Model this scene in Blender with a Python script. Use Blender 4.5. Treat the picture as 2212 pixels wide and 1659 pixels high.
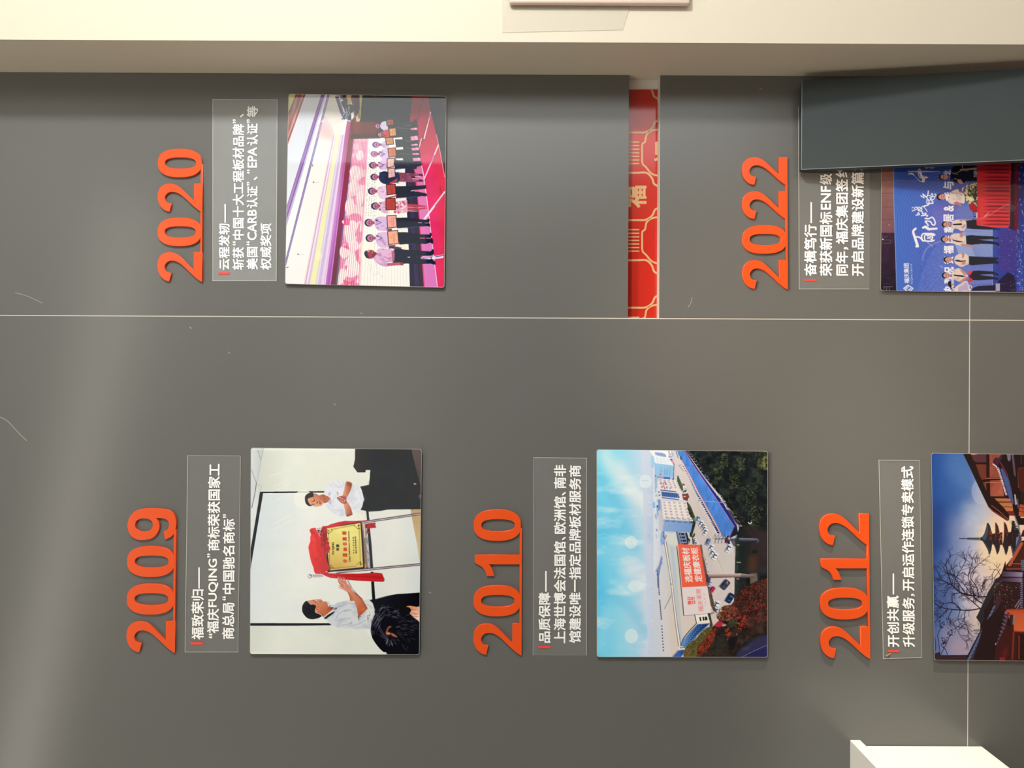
import bpy, bmesh, math, random
import numpy as np
from mathutils import Vector, Matrix

for _o in list(bpy.data.objects):
    bpy.data.objects.remove(_o, do_unlink=True)
SC = bpy.context.scene
COL = SC.collection

# ------------------------------------------------------------------ camera, world, lights, exposure
FPX = 1658.0                      # focal length in pixels of the 2212 x 1659 frame
S = 0.00085                       # metres per pixel on the wall plane
D = FPX * S                       # camera distance from the wall (1.41 m)
ZC = 1.55                         # camera height
TH = math.radians(0.28)           # slight roll beyond the quarter turn (phone held sideways)
CT, ST = math.cos(TH), math.sin(TH)

cam_data = bpy.data.cameras.new('camera')
cam = bpy.data.objects.new('camera', cam_data)
COL.objects.link(cam)
cam_data.sensor_fit = 'HORIZONTAL'
cam_data.sensor_width = 36.0
cam_data.lens = FPX / 2212.0 * 36.0
cam_data.clip_start = 0.01
ax = Vector((ST, 0, -CT)); ay = Vector((CT, 0, ST)); az = Vector((0, -1, 0))
cam.matrix_world = Matrix(((ax.x, ay.x, az.x, 0), (ax.y, ay.y, az.y, -D), (ax.z, ay.z, az.z, ZC), (0, 0, 0, 1)))
SC.camera = cam

SC.view_settings.view_transform = 'Standard'
SC.view_settings.look = 'None'
SC.view_settings.exposure = 0.0
SC.view_settings.gamma = 1.0
SC.view_settings.use_curve_mapping = False

world = bpy.data.worlds.new('world'); SC.world = world
world.use_nodes = True
world.node_tree.nodes['Background'].inputs['Color'].default_value = (1.0, 0.98, 0.95, 1)
world.node_tree.nodes['Background'].inputs['Strength'].default_value = 0.06

def area(name, loc, target, size, power, color, shape='RECTANGLE', size_y=None, spread=None):
    d = bpy.data.lights.new(name, 'AREA')
    d.shape = shape; d.size = size
    if size_y: d.size_y = size_y
    d.energy = power; d.color = color
    if spread: d.spread = math.radians(spread)
    o = bpy.data.objects.new(name, d); COL.objects.link(o)
    o.location = loc
    o.rotation_euler = (Vector(target) - Vector(loc)).to_track_quat('-Z', 'Y').to_euler()
    return o

# lamps of the showroom: the neutral key comes from the upper right, beyond the column; warm fill from the left and rear
area('track_light_right', (1.38, -1.42, 2.05), (0.15, 0.0, 1.5), 0.15, 24.5, (0.99, 1.0, 0.985), size_y=0.17)
area('ceiling_panel_left', (-2.25, -1.6, 2.82), (-0.2, 0.0, 1.4), 0.5, 11, (1.0, 0.96, 0.88), size_y=0.5)
area('ceiling_panel_rear', (0.3, -3.3, 2.82), (0.0, -1.2, 1.0), 3.2, 15, (1.0, 0.95, 0.87), size_y=1.8)
def spot(name, loc, target, power, color, deg, soft=0.04):
    d = bpy.data.lights.new(name, 'SPOT')
    d.energy = power; d.color = color; d.spot_size = math.radians(deg); d.spot_blend = 1.0; d.shadow_soft_size = soft
    o = bpy.data.objects.new(name, d); COL.objects.link(o); o.location = loc
    o.rotation_euler = (Vector(target) - Vector(loc)).to_track_quat('-Z', 'Y').to_euler()
spot('added_spot_box', (2.25, -0.80, 1.06), (-0.66, -0.06, 0.86), 300, (1.0, 0.90, 0.74), 14)      # added unseen spot, brightens the right side of the wall-hung box
spot('added_spot_warm', (0.35, -1.3, 2.7), (0.06, 0.0, 0.80), 150, (1.0, 0.74, 0.56), 25)  # added unseen spot for the warm glow low on the wall

# ------------------------------------------------------------------ helpers
def W(px, py, d=0.0):
    """pixel of the photograph -> point on the plane d metres in front of the wall"""
    du, dv = px - 1106.0, py - 829.5
    down = du * CT + dv * ST
    right = du * ST - dv * CT
    k = S * (D - d) / D
    return Vector((right * k, -d, ZC - down * k))

def lin(c):
    c = np.asarray(c, dtype=np.float64) / 255.0
    return np.where(c <= 0.04045, c / 12.92, ((c + 0.055) / 1.055) ** 2.4)

MATS = {}
def mat(name, rgb, rough=0.5, spec=0.5, metallic=0.0, noise=0.0, nscale=60.0, bump=0.0, bscale=400.0,
        alpha=1.0, coat=0.0, emit=None, estr=0.0, trans=0.0):
    if name in MATS: return MATS[name]
    m = bpy.data.materials.new(name); m.use_nodes = True
    nt = m.node_tree; b = nt.nodes['Principled BSDF']
    c = lin(rgb)
    b.inputs['Base Color'].default_value = (c[0], c[1], c[2], 1)
    b.inputs['Roughness'].default_value = rough
    b.inputs['Specular IOR Level'].default_value = spec
    b.inputs['Metallic'].default_value = metallic
    b.inputs['Alpha'].default_value = alpha
    b.inputs['Coat Weight'].default_value = coat
    b.inputs['Coat Roughness'].default_value = 0.03
    b.inputs['Transmission Weight'].default_value = trans
    if emit is not None:
        e = lin(emit)
        b.inputs['Emission Color'].default_value = (e[0], e[1], e[2], 1)
        b.inputs['Emission Strength'].default_value = estr
    tc = nt.nodes.new('ShaderNodeTexCoord')
    if noise:
        n = nt.nodes.new('ShaderNodeTexNoise'); n.inputs['Scale'].default_value = nscale
        n.inputs['Detail'].default_value = 3.0
        nt.links.new(tc.outputs['Object'], n.inputs['Vector'])
        mx = nt.nodes.new('ShaderNodeMix'); mx.data_type = 'RGBA'; mx.blend_type = 'MIX'
        lo = c * (1 - noise); hi = np.minimum(c * (1 + noise), 1)
        mx.inputs[6].default_value = (*lo, 1); mx.inputs[7].default_value = (*hi, 1)
        nt.links.new(n.outputs['Fac'], mx.inputs[0])
        nt.links.new(mx.outputs[2], b.inputs['Base Color'])
    if bump:
        n2 = nt.nodes.new('ShaderNodeTexNoise'); n2.inputs['Scale'].default_value = bscale
        nt.links.new(tc.outputs['Object'], n2.inputs['Vector'])
        bp = nt.nodes.new('ShaderNodeBump'); bp.inputs['Strength'].default_value = bump
        bp.inputs['Distance'].default_value = 0.0006
        nt.links.new(n2.outputs['Fac'], bp.inputs['Height'])
        nt.links.new(bp.outputs['Normal'], b.inputs['Normal'])
    MATS[name] = m
    return m

def link_mesh(name, me, material=None, parent=None, origin=None):
    o = bpy.data.objects.new(name, me); COL.objects.link(o)
    if material:
        for mm in (material if isinstance(material, (list, tuple)) else [material]):
            me.materials.append(mm)
    if parent:
        o.parent = parent
        o.matrix_parent_inverse = Matrix.Identity(4)
        po = parent.location
        me.transform(Matrix.Translation(-po))
    elif origin is not None:
        me.transform(Matrix.Translation(-Vector(origin)))
        o.location = origin
    return o

def from_bm(name, bm, material=None, parent=None, origin=None, smooth=False):
    me = bpy.data.meshes.new(name)
    bmesh.ops.recalc_face_normals(bm, faces=bm.faces[:])
    bm.to_mesh(me); bm.free()
    if smooth:
        for p in me.polygons: p.use_smooth = True
    return link_mesh(name, me, material, parent, origin)

def empty(name, loc):
    o = bpy.data.objects.new(name, None); COL.objects.link(o)
    o.location = loc; o.empty_display_size = 0.05
    return o

def tag(o, label, cat, group=None):
    o['label'] = label; o['category'] = cat
    if group: o['group'] = group
    return o

def structure(o):
    o['kind'] = 'structure'; return o

def box_bm(bm, lo, hi):
    x0, y0, z0 = lo; x1, y1, z1 = hi
    v = [bm.verts.new(p) for p in ((x0,y0,z0),(x1,y0,z0),(x1,y1,z0),(x0,y1,z0),(x0,y0,z1),(x1,y0,z1),(x1,y1,z1),(x0,y1,z1))]
    for f in ((0,1,2,3),(7,6,5,4),(0,4,5,1),(1,5,6,2),(2,6,7,3),(3,7,4,0)):
        bm.faces.new([v[i] for i in f])

def bevel_all(bm, w, seg=2):
    bmesh.ops.bevel(bm, geom=bm.edges[:], offset=w, segments=seg, affect='EDGES', profile=0.6)

def slab_bm(bm, front, back):
    """closed slab between two point loops of equal length"""
    n = len(front)
    a = [bm.verts.new(p) for p in front]; b = [bm.verts.new(p) for p in back]
    bm.faces.new(a); bm.faces.new(b[::-1])
    for i in range(n):
        j = (i + 1) % n
        bm.faces.new((a[i], b[i], b[j], a[j]))

def round_quad(c, r, n=5):
    """rounded corners for a pixel quad (TL,TR,BR,BL)"""
    out = []
    c = [np.array(p, float) for p in c]
    for i in range(4):
        p = c[i]; a = c[i-1] - p; b = c[(i+1) % 4] - p
        a /= np.linalg.norm(a); b /= np.linalg.norm(b)
        o = p + a * r + b * r
        for k in range(n + 1):
            t = math.pi / 2 * k / n
            q = o - b * r * math.cos(t) - a * r * math.sin(t)
            out.append((q[0], q[1]))
    return out

def catmull(pts, n=8, closed=True):
    P = [np.array(p, float) for p in pts]; L = len(P); out = []
    rng = range(L) if closed else range(L - 1)
    for i in rng:
        if closed: p0, p1, p2, p3 = P[i-1], P[i], P[(i+1) % L], P[(i+2) % L]
        else: p0, p1, p2, p3 = P[max(i-1,0)], P[i], P[i+1], P[min(i+2,L-1)]
        for k in range(n):
            t = k / n
            out.append(0.5 * ((2*p1) + (-p0+p2)*t + (2*p0-5*p1+4*p2-p3)*t*t + (-p0+3*p1-3*p2+p3)*t**3))
    if not closed: out.append(P[-1])
    return out

# text -> triangles (built-in vector font), normalised to its own bounding box
_TXT = {}
def glyphs(text, weight=0.012):
    """weight: stroke gain in em, made by stacking shifted copies of the outlines"""
    if text not in _TXT:
        cu = bpy.data.curves.new('lettering', 'FONT')
        cu.body = text; cu.size = 1.0; cu.resolution_u = 5
        o = bpy.data.objects.new('lettering', cu); COL.objects.link(o)
        dg = bpy.context.evaluated_depsgraph_get()
        me = bpy.data.meshes.new_from_object(o.evaluated_get(dg))
        me.calc_loop_triangles()
        co = np.zeros(len(me.vertices) * 3); me.vertices.foreach_get('co', co)
        co = co.reshape(-1, 3)[:, :2]
        tri = np.zeros(len(me.loop_triangles) * 3, dtype=np.int32); me.loop_triangles.foreach_get('vertices', tri)
        bpy.data.objects.remove(o, do_unlink=True); bpy.data.meshes.remove(me); bpy.data.curves.remove(cu)
        _TXT[text] = (co, tri.reshape(-1, 3))
    co, tri = _TXT[text]
    C, T3 = [co], [tri]
    if weight > 0:
        for i in range(8):
            a = math.pi / 4 * i
            C.append(co + weight * np.array((math.cos(a), math.sin(a)))); T3.append(tri + len(co) * (i + 1))
    co = np.concatenate(C); tri = np.concatenate(T3)
    lo, hi = co.min(0), co.max(0)
    return (co - lo) / np.maximum(hi - lo, 1e-6), tri, hi - lo

# ------------------------------------------------------------------ materials
M_BOARD = mat('grey_laminate', (101, 101, 98), rough=0.21, spec=0.42, noise=0.035, nscale=900, bump=0.05, bscale=2500)
M_EDGE = mat('pale_board_edge', (205, 202, 192), rough=0.5)
M_WHITE = mat('cream_wall_paint', (210, 201, 182), rough=0.6, spec=0.3, bump=0.04, bscale=900)
M_BASE = mat('white_backing_wall', (230, 222, 214), rough=0.7, spec=0.2)
M_ORANGE = mat('orange_acrylic', (230, 82, 28), rough=0.26, spec=0.5, noise=0.02, nscale=500)
M_LETTER = mat('white_vinyl_letters', (250, 249, 246), rough=0.5, spec=0.3)
M_ACCENT = mat('red_vinyl_bar', (232, 74, 62), rough=0.4)
M_PANELB = mat('acrylic_board_edge', (168, 165, 156), rough=0.25, spec=0.5)
M_DARK = mat('charcoal_board', (62, 69, 70), rough=0.5, spec=0.16, noise=0.05, nscale=1500, bump=0.12, bscale=2600)
M_CABINET = mat('white_lacquer', (246, 243, 234), rough=0.4, spec=0.4)
# ------------------------------------------------------------------ setting
T = 0.022                                     # board thickness, boards stand in front of the backing wall
XR = (829.5 - 161.0) * S                      # the corner with the column
CD = 0.134                                    # how far the column stands out
ZTOP, ZFLOOR = 2.9, 0.0
def wall_box(name, lo, hi, m, bev=0.0):
    bm = bmesh.new(); box_bm(bm, lo, hi)
    if bev: bevel_all(bm, bev, 1)
    return structure(from_bm(name, bm, m))

seam_x = W(1106, 686.5).x                     # vertical joint between the big board and the right-hand boards
seam_z = W(2092.5, 1150).z                    # level joint low on the wall
slot_hi = W(1357.5, 430).z; slot_lo = W(1425.0, 430).z
G = 0.0009                                    # half joint width
wall_box('wall_back', (-2.6, T, ZFLOOR), (2.6, T + 0.1, ZTOP), M_BASE)
wall_box('wall_left', (-2.6, 0, seam_z + G), (seam_x - G, T, ZTOP), M_BOARD)
wall_box('wall_upper_right', (seam_x + G, 0, slot_hi), (XR - 0.0005, T, ZTOP), M_BOARD)
wall_box('wall_mid_right', (seam_x + G, 0, seam_z + G), (XR - 0.0005, T, slot_lo), M_BOARD)
wall_box('wall_lower', (-2.6, 0, ZFLOOR), (seam_x - G, T, seam_z - G), M_BOARD)
wall_box('wall_lower_right', (seam_x + G, 0, ZFLOOR), (XR - 0.0005, T, seam_z - G), M_BOARD)
wall_box('trim_1', (seam_x - G, 0.0004, ZFLOOR), (seam_x + G, T, ZTOP), M_EDGE)
wall_box('trim_2', (-2.6, 0.0004, seam_z - G), (seam_x - G, T, seam_z + G), M_EDGE)
wall_box('trim_3', (seam_x + G, 0.0004, seam_z - G), (XR - 0.0005, T, seam_z + G), M_EDGE)
wall_box('trim_4', (seam_x + G, 0.0006, slot_lo), (XR - 0.0005, T, slot_lo + 0.0006), M_EDGE)
wall_box('wall_right', (XR, -CD, ZFLOOR), (2.6, T, ZTOP), M_WHITE)
# rest of the showroom, behind and beside the camera
M_FLOOR = mat('warm_floor_tiles', (168, 142, 118), rough=0.3, noise=0.05, nscale=4)
M_CEIL = mat('white_ceiling', (236, 234, 228), rough=0.8)
M_REAR = mat('grey_rear_wall', (120, 116, 110), rough=0.7)
wall_box('floor', (-2.6, -4.6, -0.1), (2.6, T, 0.0), M_FLOOR)
wall_box('ceiling', (-2.6, -4.6, ZTOP), (2.6, T, ZTOP + 0.1), M_CEIL)
wall_box('wall_rear', (-2.6, -4.7, 0), (2.6, -4.6, ZTOP), M_REAR)
wall_box('wall_side_left', (-2.7, -4.7, 0), (-2.6, T + 0.1, ZTOP), M_CEIL)
wall_box('wall_side_right', (2.6, -4.7, 0), (2.7, T + 0.1, ZTOP), M_CEIL)
wall_box('wall_partition', (0.87, -2.72, 0), (2.6, -2.62, ZTOP), M_CEIL)
M_GLOW = mat('bright_window', (200, 200, 200), rough=0.3, emit=(246, 250, 250), estr=3.3)
win = wall_box('window_1', (1.14, -2.622, 0.25), (2.45, -2.60, 2.72), M_GLOW)
bm = bmesh.new()
for lo, hi in (((1.10,-2.63,0.21),(1.14,-2.57,2.76)), ((2.45,-2.63,0.21),(2.49,-2.57,2.76)), ((1.14,-2.63,0.21),(2.45,-2.57,0.25)), ((1.14,-2.63,2.72),(2.45,-2.57,2.76)), ((1.78,-2.60,0.25),(1.81,-2.575,2.72))):
    box_bm(bm, lo, hi)
structure(from_bm('window_frame', bm, M_CEIL, win))

# linear lamp on the ceiling, above and behind the camera (it mirrors as the pale slanting band)
la, lb = Vector((0.62, -1.30, 2.86)), Vector((-1.60, -0.46, 2.86))
lu = (lb - la).normalized(); lw = Vector((-lu.y, lu.x, 0)) * 0.035
bm = bmesh.new()
f = [la + lw, lb + lw, lb - lw, la - lw]
slab_bm(bm, f, [p + Vector((0, 0, 0.04)) for p in f])
o = from_bm('ceiling_light', bm, mat('lamp_diffuser', (255, 250, 240), rough=0.5, emit=(255, 248, 236), estr=6.5), origin=(la + lb) / 2)
tag(o, 'long slim white linear lamp on the ceiling in front of the grey wall', 'lamp')

# ------------------------------------------------------------------ red festive sheet in the slot
sheet_d = -(T - 0.0015)
def WS(u, v, dd=0.0):                          # crop coordinates of the slot -> sheet plane
    return W(1300 + u / 2.765, 120 + v / 2.765, sheet_d + dd)
M_RED = mat('red_printed_sheet', (186, 44, 33), rough=0.12, spec=0.5, noise=0.02, nscale=30)
M_GOLD = mat('tan_gold_print', (204, 160, 112), rough=0.2, spec=0.5)
red = empty('printed_sheet', W(1390, 430, sheet_d))
tag(red, 'red festive sheet with gold cloud frames seen through the slot between the grey boards', 'decoration')
bm = bmesh.new()
q = [WS(*p) for p in ((40, 203), (430, 203), (430, 1574), (40, 1574))]
slab_bm(bm, q, [p + Vector((0, 0.0012, 0)) for p in q])
from_bm('sheet', bm, M_RED, red)
def strip_bm(bm, pts, w, fn, n=6, smooth=True):
    P = catmull(pts, n, closed=False) if smooth else [np.array(p, float) for p in pts]
    L, R = [], []
    for i, p in enumerate(P):
        t = P[min(i+1, len(P)-1)] - P[max(i-1, 0)]
        t = t / (np.linalg.norm(t) + 1e-9); nrm = np.array((-t[1], t[0])) * w / 2
        L.append(bm.verts.new(fn(*(p + nrm)))); R.append(bm.verts.new(fn(*(p - nrm))))
    for i in range(len(P) - 1):
        bm.faces.new((L[i], L[i+1], R[i+1], R[i]))
def add_text_bm(bm, text, quad, fn, weight=0.012):
    """quad: pixel corners of (start-bottom, end-bottom, end-top, start-top) in reading order"""
    uv, tri, _ = glyphs(text, weight)
    a, b, c, d = [np.array(p, float) for p in quad]
    P = (a[None]*(1-uv[:, :1])*(1-uv[:, 1:]) + b[None]*uv[:, :1]*(1-uv[:, 1:]) + c[None]*uv[:, :1]*uv[:, 1:] + d[None]*(1-uv[:, :1])*uv[:, 1:])
    n9 = max(len(P) // 9, 1) if weight > 0 else len(P)
    vs = [bm.verts.new(fn(p[0], p[1]) + Vector((0, -0.000012 * (i // n9), 0))) for i, p in enumerate(P)]   # stacked copies a hair apart
    for t in tri:
        try: bm.faces.new([vs[i] for i in t])
        except ValueError: pass
fnS = lambda u, v: WS(u, v, 0.0003)
bm = bmesh.new()
for k in (-1, 0, 1, 2):                        # the pattern repeats every 523 crop pixels
    o = k * 523
    strip_bm(bm, [(40, 700+o), (200, 700+o), (265, 700+o), (298, 730+o), (312, 766+o), (336, 786+o), (338, 845+o), (337, 905+o), (317, 922+o), (300, 956+o), (262, 981+o), (200, 983+o), (40, 983+o)], 12, fnS)
    strip_bm(bm, [(430, 965+o), (345, 965+o), (300, 972+o), (268, 996+o), (258, 1038+o), (242, 1054+o), (241, 1110+o), (243, 1166+o), (264, 1190+o), (298, 1228+o), (345, 1242+o), (430, 1242+o)], 11, fnS)
    for j in range(7):
        y = 1040 + j * 21.4 + o
        if y < 1572 and y > 205: strip_bm(bm, [(120, y), (224, y)], 8, fnS, smooth=False)
    if k in (0,): add_text_bm(bm, '福', [(268, 910+o), (268, 776+o), (132, 776+o), (132, 910+o)], fnS, 0.03)
    if k == 0: add_text_bm(bm, '福', [(448, 648+o-0), (448, 514+o), (312, 514+o), (312, 648+o)], fnS, 0.03)
bmesh.ops.delete(bm, geom=[f for f in bm.faces if max(v.co.z for v in f.verts) > 99], context='FACES')
lo_x = WS(200, 1573).x; hi_x = WS(200, 204).x
for side, no in ((lo_x, (-1, 0, 0)), (hi_x, (1, 0, 0))):
    bmesh.ops.bisect_plane(bm, geom=bm.verts[:] + bm.edges[:] + bm.faces[:], plane_co=(side, 0, 0), plane_no=no, clear_outer=True)
from_bm('gold_pattern', bm, M_GOLD, red)

# ------------------------------------------------------------------ year signs: four numerals joined by a base strip
def norm_pts(pts, tension=None): return [np.array(p, float) for p in pts]
TWO = catmull([(8,363),(23,418),(78,473),(168,498),(258,483),(313,428),(325,348),(303,278),(253,218),(190,156)], 6, closed=False) + \
      [np.array(p, float) for p in ((140,106),(131,96),(328,96),(328,0),(0,0))] + \
      catmull([(6,16),(33,56),(83,114),(133,166),(188,228),(223,288),(231,343),(216,388),(173,416),(128,406),(108,380),(103,343)], 6, closed=False)
def sup(cx, cy, rx, ry, n, k=56):
    out = []
    for i in range(k):
        t = 2 * math.pi * i / k; c, s = math.cos(t), math.sin(t)
        out.append(np.array((cx + rx * math.copysign(abs(c) ** (2/n), c), cy + ry * math.copysign(abs(s) ** (2/n), s))))
    return out
ZERO = sup(159, 254, 159, 244, 2.5); ZERO_H = sup(159, 246, 61, 171, 2.6)
def NP(p): return (412 - p[1], 566 - p[0] + 2)
NINE = catmull([NP(p) for p in ((455,404),(510,384),(550,338),(571,258),(562,180),(528,122),(470,96),(400,88),(300,85),(220,90),(150,115),(97,170),(72,250),(85,330),(125,384),(190,410),(260,410),(330,390),(380,340),(400,270),(390,220),(368,192))], 5, closed=False) + \
       [np.array(NP((357,186)), float)] + catmull([NP(p) for p in ((400,187),(440,190),(476,206),(495,240),(490,285),(470,310),(440,320))], 5, closed=False)
NINE_H = sup(NP((241,256))[0], NP((241,256))[1], 66, 89, 2.3)
ONE = [np.array(p, float) for p in ((120,0),(220,0),(220,485),(141,485))] + \
      catmull([(128,472),(93,410),(46,376),(0,362)], 6, closed=False) + [np.array((0,280), float)] + catmull([(60,302),(102,322),(120,343)], 5, closed=False)
DIG = {'2': (TWO, None, 328.0), '0': (ZERO, ZERO_H, 318.0), '9': (NINE, NINE_H, 327.0), '1': (ONE, None, 220.0)}
NUM_T = 0.0052

def curve_solid(name, loops, parent, material, d0, d1, bev=0.0005):
    """loops of world points on a common plane (y) -> bevelled solid between depths d0 and d1"""
    cu = bpy.data.curves.new(name, 'CURVE'); cu.dimensions = '2D'; cu.fill_mode = 'BOTH'
    for lp in loops:
        sp = cu.splines.new('POLY'); sp.points.add(len(lp) - 1); sp.use_cyclic_u = True
        for pt, p in zip(sp.points, lp): pt.co = (p.x, p.z, 0, 1)
    half = (d1 - d0) / 2
    cu.extrude = half - bev; cu.bevel_depth = bev; cu.bevel_resolution = 1; cu.offset = -bev
    o = bpy.data.objects.new(name, cu); COL.objects.link(o)
    dg = bpy.context.evaluated_depsgraph_get()
    me = bpy.data.meshes.new_from_object(o.evaluated_get(dg)); me.name = name
    bpy.data.objects.remove(o, do_unlink=True); bpy.data.curves.remove(cu)
    # curve local z -> towards the room (-y)
    me.transform(Matrix(((1,0,0,0),(0,0,-1,-(d0 + half)),(0,1,0,0),(0,0,0,1))))
    return link_mesh(name, me, material, parent)

def year_sign(year, spans, x_top, x_base, tilt, label, strip):
    """spans: (y_bottom, y_top) of each numeral; tilt: how far the baseline leans (pixels per pixel)"""
    y0 = spans[0][0]
    root = empty('year_sign', W(x_base, (spans[0][0] + spans[-1][1]) / 2))
    tag(root, label, 'sign', 'orange year signs on the grey wall')
    kv = (x_base - x_top) / 498.0
    def place(u, v, yb, sc):
        y = yb - u * sc
        return W(x_base - v * kv + tilt * (y0 - y), y, NUM_T)
    for ch, (yb, yt) in zip(year, spans):
        outer, hole, wd = DIG[ch]
        sc = (yb - yt) / wd
        loops = [[place(p[0], p[1], yb, sc) for p in outer]]
        if hole is not None: loops.append([place(p[0], p[1], yb, sc) for p in hole])
        curve_solid('numeral', loops, root, M_ORANGE, 0.0, NUM_T)
    a, b = strip
    lp = [W(x_base + tilt*(y0-y) - v * kv, y, NUM_T) for y, v in ((a, 0), (b, 0), (b, 23), (a, 23))]
    curve_solid('base_strip', [lp], root, M_ORANGE, 0.0, NUM_T - 0.00015)
    return root

def ys(base, sc, *pairs): return [(base + a / sc, base + b / sc) for a, b in pairs]
year_sign('2009', ys(1080, 4.739, (1568,1240), (1175,857), (790,472), (412,85)), 272.6, 378.0, 0.0075,
          'orange acrylic numerals reading 2009 joined by a base strip, on the grey wall', (1080 + 1250/4.739, 1080 + 300/4.739))
year_sign('2020', ys(180, 3.687, (1583,1342), (1297,1068), (1027,796), (748,520)), 339.5, 436.6, 0.004,
          'orange acrylic numerals reading 2020 joined by a base strip, on the grey wall', (180 + 1350/3.687, 180 + 640/3.687))
year_sign('2010', ys(960, 3.53, (1611,1365), (1312,1075), (1004,842), (736,497)), 1022.3, 1126.8, 0.003,
          'orange acrylic numerals reading 2010 joined by a base strip, on the grey wall', (960 + 1370/3.53, 960 + 640/3.53))
year_sign('2022', ys(320, 5.183, (1582,1250), (1183,860), (800,480), (418,98)), 1604.2, 1702.5, -0.004,
          'orange acrylic numerals reading 2022 joined by a base strip, on the grey wall', (320 + 1260/5.183, 320 + 400/5.183))
year_sign('2012', ys(970, 3.53, (1602,1355), (1300,1060), (998,838), (740,492)), 1773.0, 1880.5, -0.0095,
          'orange acrylic numerals reading 2012 joined by a base strip, on the grey wall', (970 + 1365/3.53, 970 + 720/3.53))

# ------------------------------------------------------------------ caption stickers: clear film, white lettering, red bar
def film_material(name, lo, hi):
    m = bpy.data.materials.new(name); m.use_nodes = True
    nt = m.node_tree; nt.nodes.clear()
    out = nt.nodes.new('ShaderNodeOutputMaterial'); mix = nt.nodes.new('ShaderNodeMixShader')
    tr = nt.nodes.new('ShaderNodeBsdfTransparent'); gl = nt.nodes.new('ShaderNodeBsdfPrincipled')
    gl.inputs['Base Color'].default_value = (0.55, 0.56, 0.54, 1); gl.inputs['Roughness'].default_value = 0.24; gl.inputs['Specular IOR Level'].default_value = 0.2
    no = nt.nodes.new('ShaderNodeTexNoise'); no.inputs['Scale'].default_value = 25.0
    tc = nt.nodes.new('ShaderNodeTexCoord'); nt.links.new(tc.outputs['Object'], no.inputs['Vector'])
    mr = nt.nodes.new('ShaderNodeMapRange'); mr.inputs['To Min'].default_value = lo; mr.inputs['To Max'].default_value = hi
    nt.links.new(no.outputs['Fac'], mr.inputs['Value']); nt.links.new(mr.outputs['Result'], mix.inputs[0])
    nt.links.new(tr.outputs[0], mix.inputs[1]); nt.links.new(gl.outputs[0], mix.inputs[2]); nt.links.new(mix.outputs[0], out.inputs[0])
    return m

M_FILM = film_material('clear_film', 0.05, 0.09)
M_FILMREFL = film_material('film_with_reflection', 0.20, 0.30)  # bright room reflection put in as a paler, denser film
M_FILMGLINT = mat('film_edge_glint', (205, 203, 194), rough=0.3, alpha=0.75)  # light caught along the cut film edge, painted as a pale strip

def caption(corners, bar, dash, lines, label, edges=(1, 1, 1, 1), rc=2.0, film=None):
    cx = sum(c[0] for c in corners) / 4; cy = sum(c[1] for c in corners) / 4
    root = empty('caption_sticker', W(cx, cy))
    tag(root, label, 'sticker', 'caption stickers on the grey wall')
    bm = bmesh.new()
    rq = round_quad(corners, rc)
    slab_bm(bm, [W(x, y, 0.0006) for x, y in rq], [W(x, y, 0.0003) for x, y in rq])
    from_bm('film', bm, film or M_FILM, root)
    bm = bmesh.new()
    for i in range(4):
        if edges[i]:
            w = 1.3 * edges[i]
            p, q = np.array(corners[i], float), np.array(corners[(i+1) % 4], float)
            t = (q - p) / np.linalg.norm(q - p); nn = np.array((-t[1], t[0])) * w
            f = [W(*r, 0.0009) for r in (p, q, q + nn - t*w, p + nn + t*w)]
            slab_bm(bm, f, [v + Vector((0, 0.0002, 0)) for v in f])
    if len(bm.faces): from_bm('film_glint_strip', bm, M_FILMGLINT, root)
    else: bm.free()
    bm = bmesh.new(); f0 = lambda x, y: W(x, y, 0.0011)
    for text, xa0, xa1, ya, xb0, xb1, yb in lines:
        add_text_bm(bm, text, [(xa1, ya), (xb1, yb), (xb0, yb), (xa0, ya)], f0, 0.025)
    if dash:
        xc, ya, yb, w = dash
        bm.faces.new([bm.verts.new(f0(*p)) for p in ((xc-w/2, ya), (xc+w/2, ya), (xc+w/2, yb), (xc-w/2, yb))])
    from_bm('lettering', bm, M_LETTER, root)
    x0, x1, y0, y1 = bar
    bm = bmesh.new(); f = [W(*p, 0.0012) for p in ((x0, y0), (x1, y0), (x1, y1), (x0, y1))]
    slab_bm(bm, f, [v + Vector((0, 0.0006, 0)) for v in f])
    from_bm('accent_bar', bm, M_ACCENT, root)
    return root

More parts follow.
